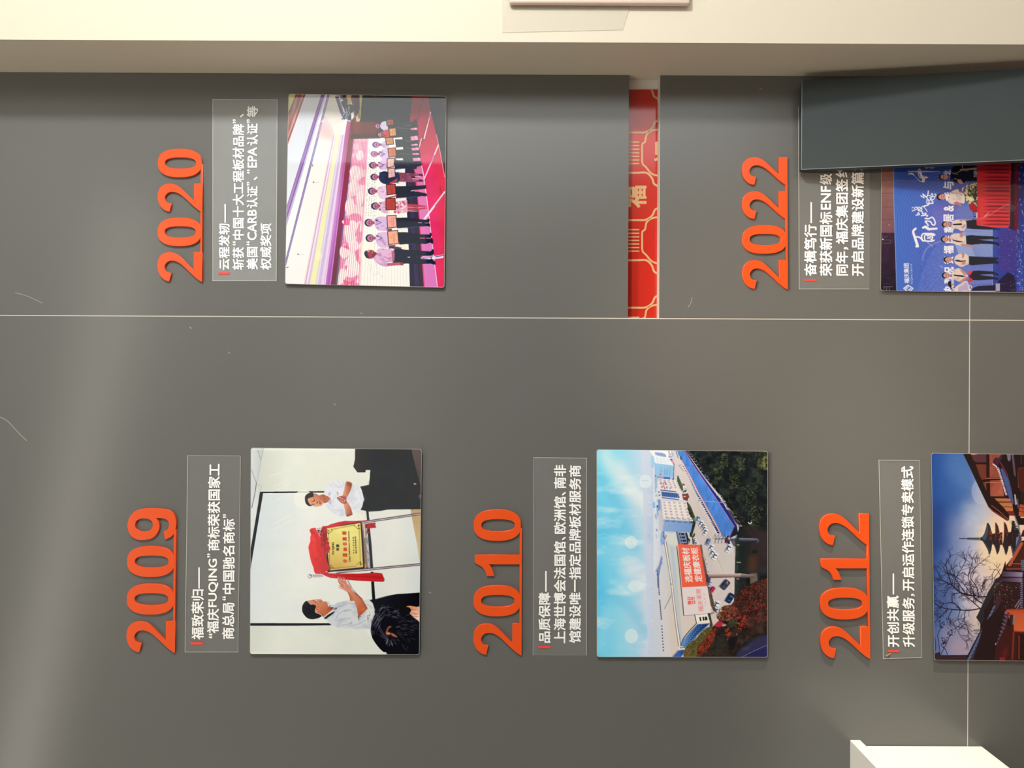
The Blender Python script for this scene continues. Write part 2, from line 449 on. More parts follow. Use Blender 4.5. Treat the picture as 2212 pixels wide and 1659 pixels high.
caption([(405,983.5),(520,984.5),(514.5,1409),(399,1409)], (411.5,439,1387,1392.5), (430,1271.5,1225.5,3.3),
        [('福致荣归', 413.4,440.4,1381.7, 413.8,440.6,1273), ('“福庆', 446.5,472.5,1379, 447.5,473.5,1314.6), ('FUQING', 449.8,471.5,1311.7, 450.4,472.3,1207), ('”', 447.5,454.5,1204.5, 447.5,454.5,1195.5),
         ('商标荣获国家工', 448,474.5,1190, 449.5,476.5,1002),
         ('商总局', 479.5,506,1380.7, 480,506.5,1301.6), ('“', 480,488,1297, 480,488,1288), ('中国驰名商标', 480.3,506.8,1283.6, 481.5,507.5,1121), ('”', 481.5,489,1119, 481.5,489,1110.6)],
        'clear film sticker with white caption beside the 2009 numerals', (0.5, 0.7, 1, 1))
caption([(459,214.5),(599.5,215),(597.5,607),(459,607)], (472,496,588,593), (486.3,481,440.4,3.0),
        [('云程发轫', 472.4,496.3,582.8, 472.4,496.3,483.2), ('斩获', 502.3,527,582.8, 502.3,527,534), ('“', 502.3,509,530.5, 502.3,509,521), ('中国十大工程板材品牌', 502.3,527,518, 502.6,527.3,268), ('”', 502.8,509.5,266.5, 502.8,509.5,257.3), ('、', 518.5,527.2,253.5, 518.5,527.2,246),
         ('美国', 532.4,557,582.3, 532.4,557,533.4), ('“', 532.4,539,530.3, 532.4,539,521), ('CARB', 534.3,554.6,519, 534.3,554.6,452.6), ('认证', 532.7,557,450, 532.7,557,402.3), ('”', 533,539.5,401.3, 533,539.5,393), ('、', 548,556.5,389.5, 548,556.5,381.5), ('“', 533,539.5,375, 533,539.5,366), ('EPA', 534.6,555,362.3, 534.6,555,318), ('认证', 533,557.3,314.3, 533,557.3,267), ('”', 533,539.8,265.5, 533,539.8,257.5), ('等', 533,557.5,253, 533,557.5,229), ('权威奖项', 562.2,586.3,582.8, 562.2,586.3,482.4)],
        'clear film sticker with four white caption lines beside the 2020 numerals', (1, 1, 1, 1), film=M_FILMREFL)
caption([(1152,988),(1268,989),(1267.5,1416),(1151,1415.5)], (1163,1189,1395.4,1400.2), (1179.2,1278,1233.4,3.2),
        [('品质保障', 1163,1189,1388.6, 1163,1189,1280), ('上海世博会法国馆', 1196,1222.3,1389.7, 1196.3,1222.5,1169.6), ('、', 1213.5,1222.5,1167, 1213.5,1222.5,1159.5), ('欧洲馆', 1196.3,1222.6,1153.5, 1196.4,1222.8,1072.5), ('、', 1213.5,1222.7,1070.5, 1213.5,1222.7,1062.5), ('南非', 1196.5,1223,1055.5, 1196.5,1223,1004),
         ('馆建设唯一指定品牌板材服务商', 1229,1255,1389, 1229,1255,1005)],
        'clear film sticker with white caption beside the 2010 numerals', (1, 1, 0, 0.5))
caption([(1724,230),(1879,230),(1878.5,625),(1726,625)], (1737,1764,603,607.5), (1752.3,482,436.7,3.3),
        [('奋楫笃行', 1737,1764.2,596.3, 1737,1764.2,485), ('荣获新国标', 1770.4,1798,596.3, 1770.4,1798,457.4), ('ENF', 1772.9,1794.9,453, 1772.9,1794.9,402), ('级', 1770.4,1797.5,399, 1770.4,1797.5,375),
         ('同年', 1805,1832,595.5, 1805,1832,542.8), ('，', 1822.5,1833,540, 1822.5,1833,533.5), ('福庆集团签', 1805,1832,527.4, 1805,1832,386.6), ('约', 1805,1832,383.5, 1805,1832,357), ('开启品牌建设新篇', 1839,1866.3,596.3, 1839,1866.3,371.7), ('章', 1839,1866.3,368.5, 1839,1866.3,342)],
        'clear film sticker with white caption beside the 2022 numerals, partly behind the dark board', (0, 0, 1, 1), 5)
caption([(1898,993),(1987,994),(1992,1421),(1907.5,1423.5)], (1918,1942.6,1404,1409), (1929.8,1284,1239,3.2),
        [('开创共赢', 1916.5,1943,1397.8, 1915,1941.3,1286.7), ('升级服务', 1949.7,1976.6,1397.8, 1948.8,1975.7,1290), ('，', 1968,1976.2,1288.5, 1968,1976.2,1282.5), ('开启运作连锁专卖模式', 1948.6,1975.5,1276.5, 1946.3,1973.2,1006.8)],
        'narrow clear film sticker with white caption beside the 2012 numerals', (1, 0.5, 1, 1))

# ------------------------------------------------------------------ dark board leaning in the corner
def lerp(a, b, t): return a + (b - a) * t
tl, tr_ = W(1731.0, 366.0, 0.025), W(1732.5, 174.5, 0.025)      # top edge, left and right end
bl, br = W(2212, 345.5, 0.082), W(2212, 147.5, 0.082)
k = tl.z / (tl.z - bl.z)
fl, fr = lerp(tl, bl, k), lerp(tr_, br, k)
nrm = (br - tl).cross(tr_ - bl).normalized()
if nrm.y < 0: nrm = -nrm
th = 0.019
root = empty('leaning_board', ((fl.x + fr.x) / 2, fl.y, 0))
tag(root, 'dark grey narrow board leaning upright in the corner beside the cream column', 'board')
bm = bmesh.new()
front = [tl, tr_, fr, fl]
slab_bm(bm, front, [p + nrm * th for p in front])
bevel_all(bm, 0.0008, 2)
zmin = min(v.co.z for v in bm.verts)
from_bm('panel', bm, M_DARK, root)
M_DARKEDGE = mat('paler_board_edge', (128, 134, 132), rough=0.4)  # thin paler strip along the top and left front edges
bm = bmesh.new()
def rail(a, b, w=0.0010):
    d = (b - a).normalized(); u = d.cross(nrm).normalized() * w / 2
    f = [a + u - nrm*0.0002, b + u - nrm*0.0002, b - u - nrm*0.0002, a - u - nrm*0.0002]
    slab_bm(bm, f, [p + nrm * 0.0008 for p in f])
rail(tl, tr_); rail(tl, fl)
from_bm('paler_edge_strip', bm, M_DARKEDGE, root)

# ------------------------------------------------------------------ white wall box at the lower left
xa = W(1846, 1598).x; xb = W(1990, 1610.5).x
z_top = W(1836, 1598).z; z_sl = W(1857, 1598).z; z_b0 = W(1870, 1610).z; z_bot = W(2120, 1610).z
root = empty('wall_cabinet', (xb - 0.2, -0.15, z_bot))
tag(root, 'white wall-hung box with an overhanging top slab below the 2012 photo panel', 'cabinet')
DEP, XL = 0.34, xb - 0.42
bm = bmesh.new()
prof = [(XL, z_top), (xa - 0.0008, z_top), (xa, z_top - 0.0008), (xa, z_sl), (xb, z_b0), (XL, z_b0)]
slab_bm(bm, [Vector((x, -DEP - 0.012, z)) for x, z in prof], [Vector((x, -0.0008, z)) for x, z in prof])
from_bm('top_slab', bm, M_CABINET, root)
bm = bmesh.new()
box_bm(bm, (XL, -DEP, z_bot), (xb, -0.0008, z_b0)); bevel_all(bm, 0.002, 2)
from_bm('body', bm, M_CABINET, root)

# ------------------------------------------------------------------ on the column: film sheet and a rounded box at the frame's edge
bm = bmesh.new()
q = [W(x, y, CD + 0.0012) for x, y in ((1085, -90), (1392, -90), (1345, 64), (1085, 70))]
slab_bm(bm, q, [p + Vector((0, 0.0009, 0)) for p in q])
M_SHEET = mat('translucent_film', (226, 218, 200), rough=0.4, alpha=0.35)
o = from_bm('protective_film', bm, M_SHEET, origin=q[3])
tag(o, 'thin translucent film patch stuck on the cream column under a rounded box', 'film')
bm = bmesh.new()
a, b = W(1100, 7, CD + 0.012), W(1492, -150, CD + 0.012)
box_bm(bm, (min(a.x, b.x), -CD - 0.013, min(a.z, b.z)), (max(a.x, b.x), -CD - 0.0025, max(a.z, b.z)))
bevel_all(bm, 0.004, 3)
M_BOXW = mat('pinkish_white_plastic', (214, 190, 178), rough=0.4)
o = from_bm('wall_box', bm, M_BOXW, origin=(a.x, -CD, b.z), smooth=True)
tag(o, 'rounded pinkish white box fixed on the cream column at the picture edge', 'box')

# ------------------------------------------------------------------ scratches on the boards, fleck on a sticker
M_SCR = mat('pale_scratch', (150, 149, 144), rough=0.6)
def scratch(pts, w, host):
    bm = bmesh.new(); strip_bm(bm, pts, w, lambda x, y: W(x, y, 0.00025), n=5)
    return structure(from_bm('scratch_mark', bm, M_SCR, bpy.data.objects[host]))
scratch([(0,901),(14,908),(30,924),(44,939),(58,952)], 1.6, 'wall_left')
for x, y, h in ((495,762,'wall_left'),(723,873,'wall_left'),(412,708,'wall_left'),(929,1280,'wall_left'),(781,677,'wall_upper_right')):
    scratch([(x-2.5,y-1.5),(x,y),(x+2.5,y+1.5)], 1.6, h)
scratch([(1486,664),(1492,655),(1495,642)], 1.3, 'wall_mid_right'); scratch([(1640,190),(1645,192)], 1.6, 'wall_mid_right')
scratch([(32,632),(60,640),(92,655)], 1.2, 'wall_upper_right')
bm = bmesh.new(); rg = random.Random(4)
for i in range(9):
    t = i / 8.0; p = W(1914 + 10*t, 1417 - 6*t + rg.uniform(-1.5,1.5), 0.0018)
    bmesh.ops.create_icosphere(bm, subdivisions=1, radius=rg.uniform(0.0009, 0.0016), matrix=Matrix.Translation(p) @ Matrix.Diagonal((1.0, 0.55, rg.uniform(0.8,1.6), 1)))
o = from_bm('dried_fleck', bm, mat('tan_fleck', (172, 140, 96), rough=0.7, noise=0.4, nscale=900), origin=W(1919, 1414, 0.0018), smooth=True)
tag(o, 'small dried tan fleck stuck beside the red bar of the 2012 caption', 'fleck')
# ------------------------------------------------------------------ printed pictures: a small painter, laid into a fine mesh as colour
class Canvas:
    def __init__(self, x0, y0, x1, y1, k=1.5, base=(230, 230, 230)):
        self.x0, self.y0, self.k = x0, y0, k
        self.w = int(round((x1 - x0) * k)); self.h = int(round((y1 - y0) * k))
        self.a = np.empty((self.h, self.w, 3), np.float32); self.a[:] = base
        self.rng = np.random.default_rng(7)
        self.at(0, 0, 1)
    def at(self, ox, oy, s): self.ox, self.oy, self.s = ox, oy, s; return self
    def T(self, pts):
        P = np.asarray(pts, np.float64).reshape(-1, 2)
        return np.stack(((self.ox + P[:, 0] / self.s - self.x0) * self.k, (self.oy + P[:, 1] / self.s - self.y0) * self.k), 1)
    def L(self, v): return v / self.s * self.k
    def cover(self, P, pad=0, ss=3):
        bx0 = max(int(math.floor(P[:, 0].min())) - pad, 0); bx1 = min(int(math.ceil(P[:, 0].max())) + pad, self.w)
        by0 = max(int(math.floor(P[:, 1].min())) - pad, 0); by1 = min(int(math.ceil(P[:, 1].max())) + pad, self.h)
        if bx1 <= bx0 or by1 <= by0: return None
        m = np.zeros((by1 - by0, bx1 - bx0), np.float32)
        xa, ya = P[:, 0], P[:, 1]; xb, yb = np.roll(xa, -1), np.roll(ya, -1)
        px = np.arange(bx0, bx1, dtype=np.float32)
        for r in range(m.shape[0]):
            for q in range(ss):
                y = by0 + r + (q + 0.5) / ss
                c = (ya <= y) != (yb <= y)
                if not c.any(): continue
                xs = np.sort(xa[c] + (y - ya[c]) * (xb[c] - xa[c]) / (yb[c] - ya[c]))
                for i in range(0, len(xs) - 1, 2):
                    m[r] += np.clip(np.minimum(xs[i+1], px + 1) - np.maximum(xs[i], px), 0, 1) / ss
        return bx0, by0, np.clip(m, 0, 1)
    @staticmethod
    def blur(m, r):
        r = int(round(r))
        if r < 1: return m
        for _ in range(2):
            for axis in (0, 1):
                p = np.pad(m, [(r + 1, r) if i == axis else (0, 0) for i in range(m.ndim)], mode='edge')
                c = np.cumsum(p, axis, dtype=np.float64)
                n = m.shape[axis]
                hi = np.take(c, range(2*r+1, 2*r+1+n), axis); lo = np.take(c, range(0, n), axis)
                m = ((hi - lo) / (2*r+1)).astype(np.float32)
        return m
    def put(self, cov, col, a):
        bx, by, m = cov
        v = self.a[by:by+m.shape[0], bx:bx+m.shape[1]]
        m = (m * a)[..., None]
        v[:] = v * (1 - m) + np.asarray(col, np.float32) * m
    def poly(self, pts, col, a=1.0, blur=0.0, curve=0):
        if curve: pts = catmull(pts, curve)
        P = self.T(pts); r = self.L(blur)
        cov = self.cover(P, int(2 * r + 2) if blur else 0)
        if cov is None: return self
        if blur: cov = (cov[0], cov[1], self.blur(cov[2], r))
        self.put(cov, col, a); return self
    def grad(self, pts, p0, c0, p1, c1, a=1.0, curve=0, mid=None):
        if curve: pts = catmull(pts, curve)
        cov = self.cover(self.T(pts))
        if cov is None: return self
        bx, by, m = cov
        q0, q1 = self.T([p0])[0], self.T([p1])[0]; d = q1 - q0
        yy, xx = np.mgrid[by:by+m.shape[0], bx:bx+m.shape[1]]
        t = np.clip(((xx - q0[0]) * d[0] + (yy - q0[1]) * d[1]) / (d @ d), 0, 1)[..., None].astype(np.float32)
        c0, c1 = np.float32(c0), np.float32(c1)
        if mid is None: c = c0 * (1 - t) + c1 * t
        else:
            c = c0 + (c1 - c0) * t
            tm, cm = mid; cm = np.float32(cm)
            c = np.where(t < tm, c0 + (cm - c0) * (t / tm), cm + (c1 - cm) * ((t - tm) / (1 - tm)))
        v = self.a[by:by+m.shape[0], bx:bx+m.shape[1]]; m = (m * a)[..., None]
        v[:] = v * (1 - m) + c * m; return self
    def line(self, pts, w, col, a=1.0, curve=0, blur=0.0, taper=None):
        if curve: pts = catmull(pts, curve, closed=False)
        P = self.T(pts); hw = max(self.L(w) / 2, 0.3); pad = int(hw + 2 + 2 * self.L(blur))
        x0 = max(int(P[:, 0].min()) - pad, 0); x1 = min(int(P[:, 0].max()) + pad + 1, self.w)
        y0 = max(int(P[:, 1].min()) - pad, 0); y1 = min(int(P[:, 1].max()) + pad + 1, self.h)
        if x1 <= x0 or y1 <= y0: return self
        m = np.zeros((y1 - y0, x1 - x0), np.float32)
        n = len(P) - 1
        for i in range(n):
            p, q = P[i], P[i+1]
            h = hw if taper is None else hw * (1 + (taper - 1) * (i + 0.5) / n)
            sx0 = max(int(min(p[0], q[0]) - h - 2), x0); sx1 = min(int(max(p[0], q[0]) + h + 3), x1)
            sy0 = max(int(min(p[1], q[1]) - h - 2), y0); sy1 = min(int(max(p[1], q[1]) + h + 3), y1)
            if sx1 <= sx0 or sy1 <= sy0: continue
            yy, xx = np.mgrid[sy0:sy1, sx0:sx1]; xx = xx + 0.5; yy = yy + 0.5
            d = q - p; L2 = d @ d + 1e-9
            t = np.clip(((xx - p[0]) * d[0] + (yy - p[1]) * d[1]) / L2, 0, 1)
            dist = np.hypot(xx - p[0] - t * d[0], yy - p[1] - t * d[1])
            c = np.clip(h + 0.5 - dist, 0, 1) * min(1.0, 2 * h)
            sub = m[sy0-y0:sy1-y0, sx0-x0:sx1-x0]
            np.maximum(sub, c, out=sub)
        if blur: m = self.blur(m, self.L(blur))
        self.put((x0, y0, m), col, a); return self
    def lines(self, many, w, col, a=1.0, **kw):
        for p in many: self.line(p, w, col, a, **kw)
        return self
    def dot(self, x, y, rx, ry=None, col=(0, 0, 0), a=1.0, rot=0.0, blur=0.0):
        ry = rx if ry is None else ry
        t = np.linspace(0, 2 * math.pi, 20, endpoint=False); c, s = math.cos(rot), math.sin(rot)
        pts = np.stack((x + rx*np.cos(t)*c - ry*np.sin(t)*s, y + rx*np.cos(t)*s + ry*np.sin(t)*c), 1)
        return self.poly(pts, col, a, blur)
    def rect(self, x0, y0, x1, y1, col, a=1.0, blur=0.0): return self.poly([(x0, y0), (x1, y0), (x1, y1), (x0, y1)], col, a, blur)
    def fbm(self, h, w, cell, seed, octs=3, stretch=(1, 1)):
        r = np.random.default_rng(seed); out = np.zeros((h, w), np.float32); amp = 1.0; tot = 0
        for o in range(octs):
            cy, cx = max(cell * stretch[1] / 2**o, 1), max(cell * stretch[0] / 2**o, 1)
            g = r.random((int(h / cy) + 3, int(w / cx) + 3)).astype(np.float32)
            yy = np.arange(h) / cy; xx = np.arange(w) / cx
            iy, ix = yy.astype(int), xx.astype(int); fy, fx = (yy - iy)[:, None], (xx - ix)[None]
            fy = fy*fy*(3-2*fy); fx = fx*fx*(3-2*fx)
            v = (g[iy][:, ix]*(1-fx) + g[iy][:, ix+1]*fx)*(1-fy) + (g[iy+1][:, ix]*(1-fx) + g[iy+1][:, ix+1]*fx)*fy
            out += v * amp; tot += amp; amp *= 0.55
        return out / tot
    def tex(self, pts, cell, amount, seed=1, octs=3, stretch=(1, 1), col=None, blur=0.0, lo=0.45, hi=0.75, curve=0):
        """noise inside a polygon: brightness change, or a second colour where the noise is high"""
        if curve: pts = catmull(pts, curve)
        cov = self.cover(self.T(pts), 2)
        if cov is None: return self
        bx, by, m = cov
        if blur: m = self.blur(m, self.L(blur))
        n = self.fbm(m.shape[0], m.shape[1], self.L(cell), seed, octs, stretch)
        v = self.a[by:by+m.shape[0], bx:bx+m.shape[1]]
        if col is None: v[:] = np.clip(v * (1 + (n - 0.5)[..., None] * 2 * amount * m[..., None]), 0, 255)
        else:
            t = np.clip((n - lo) / (hi - lo), 0, 1)[..., None] * amount * m[..., None]
            v[:] = v * (1 - t) + np.float32(col) * t
        return self
    def spots(self, pts, n, r0, r1, cols, seed=1, a=(0.5, 1.0), asp=(0.6, 1.0), rot=None, curve=0):
        """n small blobs inside a polygon"""
        if curve: pts = catmull(pts, curve)
        P = self.T(pts); cov = self.cover(P, 0)
        if cov is None: return self
        bx, by, m = cov; r = np.random.default_rng(seed)
        ys, xs = np.nonzero(m > 0.5)
        if not len(ys): return self
        idx = r.integers(0, len(ys), n)
        for i in idx:
            cx, cy = xs[i] + bx + r.random(), ys[i] + by + r.random()
            ra = self.L(r.uniform(r0, r1)); rb = ra * r.uniform(*asp); th = r.uniform(0, math.pi) if rot is None else rot + r.normal(0, 0.25)
            R = int(ra + 2)
            x0, x1, y0, y1 = max(int(cx) - R, 0), min(int(cx) + R + 1, self.w), max(int(cy) - R, 0), min(int(cy) + R + 1, self.h)
            if x1 <= x0 or y1 <= y0: continue
            yy, xx = np.mgrid[y0:y1, x0:x1]; dx, dy = xx + 0.5 - cx, yy + 0.5 - cy
            c, s = math.cos(th), math.sin(th)
            d = np.hypot((dx*c + dy*s) / max(ra, .3), (dy*c - dx*s) / max(rb, .3))
            mm = (np.clip((1.15 - d) * min(max(rb, .5), 3), 0, 1) * min(1, 2*rb) * r.uniform(*a))[..., None].astype(np.float32)
            v = self.a[y0:y1, x0:x1]
            v[:] = v * (1 - mm) + np.float32(cols[r.integers(len(cols))]) * mm
        return self
    def text(self, s, a, b, c, d, col, weight=0.02, alpha=1.0):
        """a..d: start-bottom, end-bottom, end-top, start-top in reading order"""
        uv, tri, _ = glyphs(s, weight)
        Q = self.T([a, b, c, d])
        P = Q[0]*(1-uv[:, :1])*(1-uv[:, 1:]) + Q[1]*uv[:, :1]*(1-uv[:, 1:]) + Q[2]*uv[:, :1]*uv[:, 1:] + Q[3]*(1-uv[:, :1])*uv[:, 1:]
        bx0, by0 = np.maximum(np.floor(P.min(0)).astype(int) - 1, 0); bx1, by1 = np.minimum(np.ceil(P.max(0)).astype(int) + 1, (self.w, self.h))
        if bx1 <= bx0 or by1 <= by0: return self
        ss = 3; m = np.zeros(((by1-by0)*ss, (bx1-bx0)*ss), bool)
        Ps = (P - (bx0, by0)) * ss
        for t in tri:
            A, B, C = Ps[t]
            x0 = max(int(min(A[0], B[0], C[0])), 0); x1 = min(int(max(A[0], B[0], C[0])) + 2, m.shape[1])
            y0 = max(int(min(A[1], B[1], C[1])), 0); y1 = min(int(max(A[1], B[1], C[1])) + 2, m.shape[0])
            if x1 <= x0 or y1 <= y0: continue
            yy, xx = np.mgrid[y0:y1, x0:x1]; xx = xx + 0.5; yy = yy + 0.5
            e = lambda p, q: (q[0]-p[0])*(yy-p[1]) - (q[1]-p[1])*(xx-p[0])
            e1, e2, e3 = e(A, B), e(B, C), e(C, A)
            m[y0:y1, x0:x1] |= ((e1 >= 0) & (e2 >= 0) & (e3 >= 0)) | ((e1 <= 0) & (e2 <= 0) & (e3 <= 0))
        cov = m.reshape(by1-by0, ss, bx1-bx0, ss).mean((1, 3)).astype(np.float32)
        self.put((bx0, by0, cov), col, alpha); return self
    def textv(self, s, x0, x1, ya, yb, col, weight=0.02, alpha=1.0, lean=0.0):
        """upright reading runs from ya (bottom of the frame) to yb; glyph tops at x0"""
        return self.text(s, (x1, ya), (x1 + lean, yb), (x0 + lean, yb), (x0, ya), col, weight, alpha)
# ------------------------------------------------------------------ picture panels
def print_material():
    m = bpy.data.materials.new('glossy_photo_print'); m.use_nodes = True
    nt = m.node_tree; b = nt.nodes['Principled BSDF']
    at = nt.nodes.new('ShaderNodeAttribute'); at.attribute_name = 'print'
    nt.links.new(at.outputs['Color'], b.inputs['Base Color'])
    b.inputs['Roughness'].default_value = 0.04
    b.inputs['Specular IOR Level'].default_value = 0.5
    return m
M_PRINT = print_material()
PANEL_T = 0.0075

def picture_panel(cv, corners, label, gain=1.0, dens=1.25, rc=5.0, rim=0.9):
    C = [np.array(c, float) for c in corners]
    cx, cy = sum(C) / 4
    root = empty('picture_panel', W(cx, cy))
    tag(root, label, 'picture', 'picture panels on the grey wall')
    rq = round_quad(corners, rc, 6)
    bm = bmesh.new()
    slab_bm(bm, [W(x, y, PANEL_T) for x, y in rq], [W(x, y, 0.0004) for x, y in rq])
    from_bm('board', bm, M_PANELB, root)
    # print on the face
    w = np.linalg.norm(C[1] - C[0]); h = np.linalg.norm(C[3] - C[0])
    nx, ny = int(w * dens), int(h * dens)
    s = np.linspace(rim / w, 1 - rim / w, nx); t = np.linspace(rim / h, 1 - rim / h, ny)
    ssg, tt = np.meshgrid(s, t)
    P = ((1-ssg)*(1-tt))[..., None]*C[0] + (ssg*(1-tt))[..., None]*C[1] + (ssg*tt)[..., None]*C[2] + ((1-ssg)*tt)[..., None]*C[3]
    # colour: bilinear look-up in the painted canvas
    fx = np.clip((P[..., 0] - cv.x0) * cv.k - 0.5, 0, cv.w - 1.001); fy = np.clip((P[..., 1] - cv.y0) * cv.k - 0.5, 0, cv.h - 1.001)
    ix, iy = fx.astype(int), fy.astype(int); ax_, ay_ = (fx - ix)[..., None], (fy - iy)[..., None]
    A = cv.a
    col = (A[iy, ix]*(1-ax_) + A[iy, ix+1]*ax_)*(1-ay_) + (A[iy+1, ix]*(1-ax_) + A[iy+1, ix+1]*ax_)*ay_
    col = lin(np.clip(col, 0, 255)) * gain
    rgba = np.concatenate((np.clip(col, 0, 0.97), np.ones((ny, nx, 1))), 2).astype(np.float32)
    # world positions
    du, dv = P[..., 0] - 1106.0, P[..., 1] - 829.5
    dep = PANEL_T + 0.0002; k = S * (D - dep) / D
    X = (du * ST - dv * CT) * k; Z = ZC - (du * CT + dv * ST) * k
    o0 = root.location
    co = np.stack((X - o0.x, np.full_like(X, -dep - o0.y), Z - o0.z), 2).astype(np.float32)
    idx = np.arange(nx * ny).reshape(ny, nx)
    quads = np.stack((idx[:-1, :-1], idx[1:, :-1], idx[1:, 1:], idx[:-1, 1:]), 2).reshape(-1, 4)
    # clip the rounded corners
    fu = (np.arange(nx - 1) + 0.5) / (nx - 1) * (w - 2*rim); fv = (np.arange(ny - 1) + 0.5) / (ny - 1) * (h - 2*rim)
    qx = np.maximum(rc - np.minimum(fu, (w - 2*rim) - fu), 0)[None]; qy = np.maximum(rc - np.minimum(fv, (h - 2*rim) - fv), 0)[:, None]
    quads = quads[(np.hypot(qx, qy) <= rc).reshape(-1)]
    me = bpy.data.meshes.new('print')
    me.vertices.add(nx * ny); me.vertices.foreach_set('co', co.reshape(-1))
    nq = len(quads)
    me.loops.add(nq * 4); me.loops.foreach_set('vertex_index', quads.astype(np.int32).reshape(-1))
    me.polygons.add(nq); me.polygons.foreach_set('loop_start', np.arange(0, nq * 4, 4, dtype=np.int32))
    me.update(calc_edges=True)
    attr = me.color_attributes.new('print', 'FLOAT_COLOR', 'POINT')
    attr.data.foreach_set('color', rgba.reshape(-1))
    me.materials.append(M_PRINT)
    o = bpy.data.objects.new('print', me); COL.objects.link(o); o.parent = root
    return root
# ---------------- picture: unveiling of a gold plaque between two men
def paint_plaque():
    c = Canvas(534, 960, 918, 1420, base=(226, 230, 222))
    B = (520, 950, 3.3854); K = 11.06
    c.at(*B)
    c.grad([(60,60),(1330,60),(1330,1580),(60,1580)], (60,800), (224,229,226), (1300,800), (225,227,222), mid=(0.35, (233,237,230)))
    c.at(530, 950, K)
    c.grad([(100,180),(3500,180),(4800,1900),(1900,1900),(1890,1240),(100,1240)], (300,700), (207,212,205), (2000,700), (226,229,219), mid=(0.4, (226,231,222)))
    c.poly([(440,190),(3390,190),(3390,260),(420,260)], (240,241,234), 0.55, blur=30)
    # ceiling corner and beam
    c.grad([(100,180),(440,180),(350,700),(262,1030),(150,1640),(100,1700)], (130,400), (212,218,222), (400,400), (196,203,202))
    c.grad([(268,1045),(330,1050),(388,1085),(350,1240),(285,1659),(120,2600),(90,2600),(150,1640)], (150,1400), (222,226,230), (380,1300), (206,212,208))
    c.lines([[(285,225),(370,480)], [(142,715),(262,1025)]], 10, (112,112,118), 0.85)
    c.line([(440,195),(372,490),(345,690),(270,1035)], 8, (140,146,150), 0.8)
    c.line([(262,1035),(236,1245),(155,1620)], 13, (52,54,78), 0.95)
    c.line([(384,1095),(366,1200)], 7, (150,155,150), 0.8); c.dot(325,1080,12,6,(90,90,100))
    # whiteboard surface
    c.at(530, 1040, K)
    c.grad([(420,290),(1560,270),(2212,300),(2212,1659),(195,1659)], (430,500), (210,221,228), (2000,1500), (232,236,228), mid=(0.4, (222,230,230)))
    c.at(*B)
    c.grad([(160,395),(620,390),(900,560),(960,980),(960,1330),(65,1330),(65,940)], (110,700), (216,226,232), (900,900), (230,234,229), mid=(0.45, (233,238,233)))
    c.poly([(430,640),(640,560),(640,1000),(430,1000)], (226,222,226), 0.5, blur=60)
    c.poly([(160,1180),(470,1160),(420,1320),(140,1320)], (226,233,234), 0.7, blur=40)
    for x in (420, 1060, 1560):   # faint steps of the lit board
        pass
    c.line([(165,393),(612,388)], 8, (244,246,246), 0.8)
    # below and beside the board
    c.grad([(945,520),(1245,515),(1312,900),(1310,1120),(960,1170)], (950,800), (223,225,224), (1300,800), (214,221,222), mid=(0.5, (226,229,222)))
    c.grad([(60,1362),(690,1362),(900,1390),(1090,1580),(60,1580)], (100,1400), (216,222,214), (700,1500), (222,227,219), mid=(0.3, (228,233,227)))
    c.tex([(60,60),(1330,60),(1330,1580),(60,1580)], 90, 0.012, 3)
    # diagonal reflection streaks, painted into the print colour
    c.at(530, 950, K)
    for p in ([(600,862),(760,815),(900,765),(1060,690)], [(680,1110),(860,1040),(1000,960),(1080,880)], [(760,1190),(900,1130),(1060,1066)], [(660,1500),(800,1420),(960,1345),(1060,1310)]):
        c.line(p, 26, (236,239,230), 0.55, curve=4, blur=8)
    c.at(530, 1040, K)
    for p in ([(660,1020),(820,940),(980,860),(1070,830)], [(690,1130),(840,1070),(980,990),(1090,935)]):
        c.line(p, 26, (240,242,236), 0.6, curve=4, blur=8)
    # black frame of the whiteboard
    c.at(530, 950, K)
    c.poly([(358,1240),(900,1236),(1890,1226),(1880,1262),(1420,1266),(1000,1272),(425,1278),(360,1659),(285,1659)], (30,36,36))
    c.line([(425,1284),(1500,1272)], 8, (240,243,242), 0.7); c.line([(380,1228),(1870,1216)], 10, (236,238,228), 0.7)
    c.at(530, 1040, K)
    c.grad([(348,245),(422,290),(195,1659),(120,2110),(60,2110),(118,1659),(285,660)], (350,300), (42,52,50), (150,1500), (40,48,56))
    c.line([(432,300),(208,1640),(140,2030)], 9, (240,244,250), 0.8)
    c.at(640, 1230, K)
    c.poly([(-1150,1283),(0,1285),(785,1283),(845,1335),(0,1347),(-1150,1347)], (30,36,42)); c.line([(-1150,1357),(860,1348)], 10, (240,243,240), 0.8)
    c.line([(-400,1284),(-390,1330)], 6, (48,52,58))
    c.at(640, 1030, K)
    c.poly([(1668,812),(1730,825),(1738,980),(1752,1000),(1745,1030),(1690,1032),(1682,930)], (22,30,34))
    c.at(650, 1110, K)
    c.poly([(1588,345),(1648,345),(1690,760),(1726,1302),(1660,1302),(1628,900)], (22,32,36))
    c.rect(1665,1385,1732,1410,(25,22,26))
    c.at(640, 1230, K)
    c.poly([(1788,290),(1860,288),(1875,520),(1890,720),(1815,720),(1800,500)], (20,28,32)); c.line([(1872,300),(1896,690)], 9, (240,242,242), 0.7)
    # floor, right edge
    c.at(780, 1100, 8.733)
    c.grad([(932,0),(1140,0),(1140,1010),(1108,1010),(1045,600),(985,300)], (950,100), (186,156,108), (1130,900), (206,186,142)); c.lines([[(1000,258),(1130,250)], [(1045,596),(1120,600)]], 5, (160,134,92), 0.6)
    # dark seat behind, trousers of the man on the right
    c.at(720, 960, K)
    c.grad([(1855,90),(2130,90),(2130,1300),(2040,1300),(2095,1080),(1955,540)], (1900,200), (84,70,68), (2120,900), (66,58,58))
